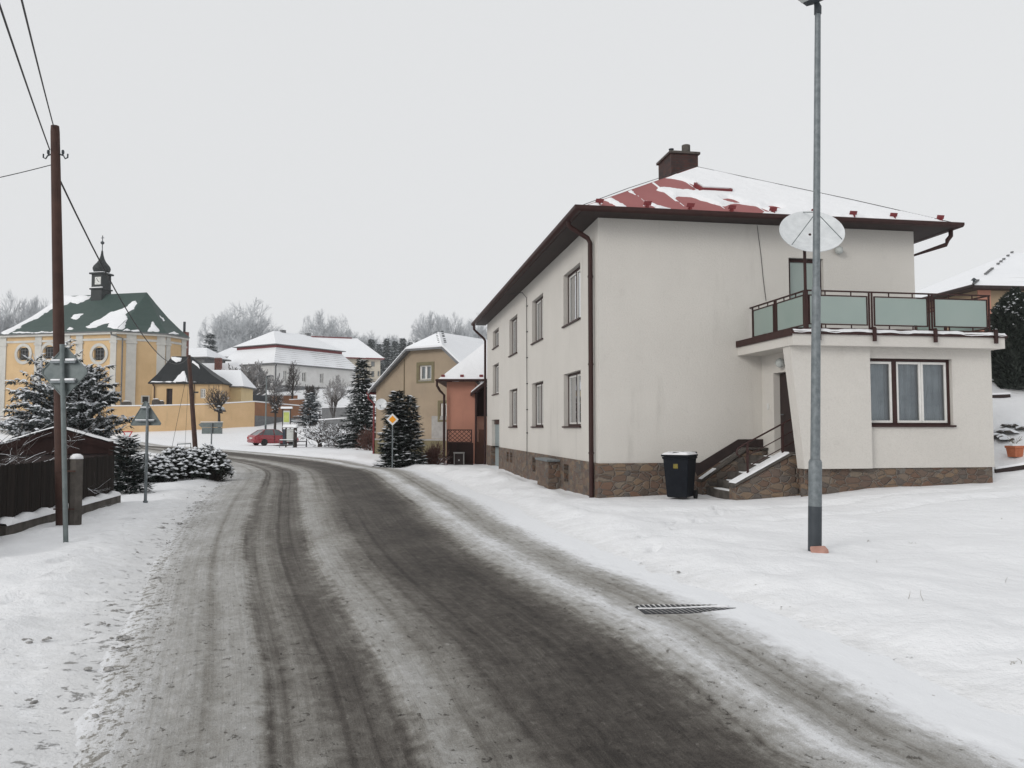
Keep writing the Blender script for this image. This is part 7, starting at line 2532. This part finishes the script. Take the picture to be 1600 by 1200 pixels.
# terrace walls and clipped hedges of the slope
low_wall('terrace_wall', 'grey terrace wall with snow across the orchard slope', [at(503, 637.5, 92), at(549, 636.5, 92)], .9, M['greybase'], .4, .1)
low_wall('terrace_wall', 'lower dark terrace wall with snow behind the fruit trees', [at(497, 657, 82), at(552, 653, 82)], .7, M['greybase'], .4, .12)
for px, py, h, Y, l in ((500, 640, 1.9, 95, 'thin post above the blue spruce tip'), (543, 637, 1.8, 96, 'thin post on the slope beside the tall spruce'), (532, 632, .9, 97, 'short stake on the upper orchard slope')):
    b = gat(px, py, Y); o = thing('stake', l, 'post', b, 0, 'stakes on the orchard slope'); mb = MB(); mb.lathe([(.07, 0), (.06, h)], 8); mb.build('shaft', M['darkbrown'], o, uv=False); mb = MB(); mb.lathe([(.08, h + .002), (.02, h + .1)], 8); mb.build('snow_cap', M['snow'], o, uv=False)
# guard rail at the bend, left
p = at(285, 702, 56); p.z = gz(p.x, p.y)
o = thing('bend_rail', 'low grey rail behind the snowy shrubs at the bend', 'barrier', p)
k_ = 56 / F
mb = MB(); mb.tube([(-8 * k_, 0, 0), (-8 * k_, 0, .62), (13 * k_, 0, .66), (13 * k_, 0, 0)], .04, 6); mb.build('rail', M['galv_dark'], o, uv=False)
mb = MB(); mb.box(-8 * k_, 13 * k_, -.04, .04, .70, .75); mb.build('rail_snow', M['snow'], o, uv=False)

# ------------------------------------------------------------------ right side behind the wing
b0 = at(1529, 520, 36)
rh = thing('neighbour_house', 'cream and salmon house under a snow roof at the right edge', 'house', (b0.x, 36, 0), R(6))
zeR = at(1529, 447, 36).z
mb = MB(); mb.box(0, .62, -.05, -.002, 1.5, zeR); mb.build('corner_strip', M['pink'], rh, uv=False)
mb = MB(); mb.box(0, 12, 0, 9, 1.5, zeR); mb.build('wall', M['neighbour'], rh, uv=False)
mb = MB(); hip_roof(mb, -.55, 12.5, -.5, 9.5, zeR - .05, at(1583, 391, 40.5).z, 5.9, 3, .14, 0, 1); mb.build('roof', [M['tsnow2'], M['darkbrown']], rh, uv=False, fixn=True)
mb = MB(); a_, b_ = V((-.55, -.5, zeR - .0)), V((5.35, 4.5, at(1583, 391, 40.5).z + .05))
rnd = random.Random(12)
for k in range(26):
    if rnd.random() < .45: continue
    c = a_.lerp(b_, (k + .5) / 26); d_ = (b_ - a_).normalized(); mb.bar(c - d_ * .09, c + d_ * .09, .12, .06)
mb.build('ridge_tile', M['greybase'], rh, uv=False)
mb = MB(); mb.lathe([(.05, 0), (.05, .2), (.13, .22), (.03, .32)], 8, (-.4, -.35, zeR - .02)); mb.build('finial', M['lamp_dark'], rh, uv=False)
mb = MB(); hp = at(1500, 470, 40) - V((b0.x, 36, 0)); mb.tube([(-.55, -.5, zeR - .08), (-.55, 9.5, zeR - .08)], .08, 8); mb.build('gutter', M['darkbrown'], rh, uv=False)
# pot, stones, borders, rail
b = at(1586, 707, 19.4); b.z = gz(b.x, b.y)
o = thing('flower_pot', 'square terracotta flower pot with snow beside the rockery', 'flower pot', b, R(15))
pz = lambda s_, z: [(-s_, -s_, z), (s_, -s_, z), (s_, s_, z), (-s_, s_, z)]
mb = MB(); mb.add(pz(.135, 0) + pz(.165, .26), [(3, 2, 1, 0), (0, 1, 5, 4), (1, 2, 6, 5), (2, 3, 7, 6), (3, 0, 4, 7), (4, 5, 6, 7)]); mb.add(pz(.185, .261) + pz(.185, .33), [(3, 2, 1, 0), (0, 1, 5, 4), (1, 2, 6, 5), (2, 3, 7, 6), (3, 0, 4, 7), (4, 5, 6, 7)]); mb.build('pot', M['terracotta'], o, uv=False, bevel=.01)
mb = MB(); blob(mb, (0, 0, .335), .18, .18, .08, random.Random(1)); mb.build('pot_snow', M['snow'], o, smooth=180, uv=False); o.scale = (.82, .82, .82)
mb = MB(); rnd = random.Random(4)
for k in range(16):
    a = rnd.uniform(0, 6.28); mb.tube([(0, 0, .33), (.08 * math.cos(a), .08 * math.sin(a), .45), (.2 * math.cos(a), .2 * math.sin(a), .5 + rnd.uniform(0, .12))], .004, 4)
mb.build('stalks', M['grass'], o, uv=False)
rnd = random.Random(15)
desc = ['flat dark garden rock at the left foot of the rockery', 'rounded rock under a snow cushion in the rockery front', 'pointed rock behind the flat one', 'broad snow topped rock in the middle of the rockery', 'small dark rock right behind the terracotta pot', 'tall rock at the rockery back', 'rock half buried in snow on the rockery top', 'rock at the right end of the rockery', 'small rock between pot and rounded rock']
for i, (px, py) in enumerate(((1557, 688), (1566, 692), (1562, 682), (1573, 684), (1580, 688), (1577, 676), (1588, 678), (1598, 684), (1571, 697))):
    p = at(px, py + 6, 20.3 + (700 - py) * .03); p.z = gz(p.x, p.y)
    zt_ = at(px, py - 6, p.y).z
    mb = MB(); hgt = max(.12, zt_ - p.z)
    blob(mb, (0, 0, hgt * .35), .17 * rnd.uniform(.8, 1.4), .16, hgt * .75, rnd); mb.v = [(x + rnd.uniform(-.02, .02), y + rnd.uniform(-.02, .02), z) for x, y, z in mb.v]
    o = mb.build('garden_rock', M['rock'], None, uv=False); o.location = p; tag(o, desc[i], 'rock', 'rocks of the garden bank')
for x0, y0_, x1, y1_, Y, l in ((1554, 716, 1640, 720, 18.6, 'dark garden edging plank before the terracotta pot'), (1548, 617, 1578, 616, 23.0, 'dark garden edging plank high on the bank below the thuja')):
    p, q = at(x0, y0_, Y), at(x1, y1_, Y); p.z = gz(p.x, p.y); q.z = gz(q.x, q.y)
    o = thing('edging_plank', l, 'edging', p); mb = MB(); mb.bar((0, 0, .03), q - p + V((0, 0, .03)), .05, .10); mb.build('plank', M['darkbrown'], o, uv=False)
    mb = MB(); mb.bar((0, 0, .11), q - p + V((0, 0, .11)), .07, .05); mb.build('plank_snow', M['snow'], o, uv=False)
p, q = at(1548, 585, 29), at(1585, 585, 29)
o = thing('bank_fence', 'dark rail fence on the snowy bank behind the wing', 'fence', p)
mb = MB()
for k in range(5): c = (q - p) * k / 4; mb.box(c.x - .04, c.x + .04, -.04, .04, -1.2, .35)
mb.build('post', M['darkbrown'], o, uv=False)
mb = MB(); mb.bar((0, .06, .25), q - p + V((0, .06, .25)), .04, .10); mb.bar((0, .06, -.1), q - p + V((0, .06, -.1)), .04, .12); mb.build('rail', M['darkbrown'], o, uv=False)
mb = MB(); mb.bar((0, .06, .325), q - p + V((0, .06, .325)), .06, .045); mb.build('rail_snow', M['snow'], o, uv=False)

# ------------------------------------------------------------------ air, sky and light
hz = MB(); hz.box(-330, 330, -40, 420, -3.0, 60)
m = bpy.data.materials.new('winter_haze'); m.use_nodes = True
t = NT(m)
t.n.remove(t.n['Principled BSDF'])
pv = t.new('ShaderNodeVolumePrincipled')
pv.inputs['Color'].default_value = (.93, .95, .97, 1); pv.inputs['Density'].default_value = .0003; pv.inputs['Anisotropy'].default_value = .1
t.nt.links.new(pv.outputs[0], t.n['Material Output'].inputs['Volume'])
ho = hz.build('haze', m, None, uv=False)
tag(ho, 'thin winter haze filling the air of the village', None, None, 'stuff')

SE, SA = R(22), R(225)            # soft sun behind the cloud, behind and left of the camera
w = bpy.data.worlds.new('World'); sc.world = w; w.use_nodes = True
nt = w.node_tree
bg = nt.nodes['Background']
sky = nt.nodes.new('ShaderNodeTexSky'); sky.sky_type = 'NISHITA'; sky.sun_disc = False
sky.sun_elevation = SE; sky.sun_rotation = SA; sky.air_density = 1.5; sky.dust_density = 4
hsv = nt.nodes.new('ShaderNodeHueSaturation'); hsv.inputs['Saturation'].default_value = .08
nt.links.new(sky.outputs[0], hsv.inputs['Color'])
mx = nt.nodes.new('ShaderNodeMix'); mx.data_type = 'RGBA'
mx.inputs[0].default_value = .9
nt.links.new(hsv.outputs[0], mx.inputs[6])
mx.inputs[7].default_value = (7.65, 7.76, 7.88, 1)          # even overcast cloud layer
nt.links.new(mx.outputs[2], bg.inputs[0])
bg.inputs[1].default_value = .10
sun = bpy.data.lights.new('sun', 'SUN'); sun.energy = 1.0; sun.angle = R(20); sun.color = (1, .97, .93)
so = bpy.data.objects.new('sun', sun); COL.objects.link(so)
sd = V((math.sin(SA) * math.cos(SE), math.cos(SA) * math.cos(SE), math.sin(SE)))
so.rotation_euler = sd.to_track_quat('Z', 'Y').to_euler()

sc.view_settings.view_transform = 'Standard'
sc.view_settings.look = 'None'
sc.view_settings.exposure = 0.08
sc.view_settings.gamma = 1
cy = sc.cycles
cy.max_bounces = 6; cy.diffuse_bounces = 3; cy.glossy_bounces = 3; cy.transparent_max_bounces = 16; cy.volume_bounces = 1
cy.use_denoising = True
cy.denoising_prefilter = 'ACCURATE'
cy.caustics_reflective = cy.caustics_refractive = False
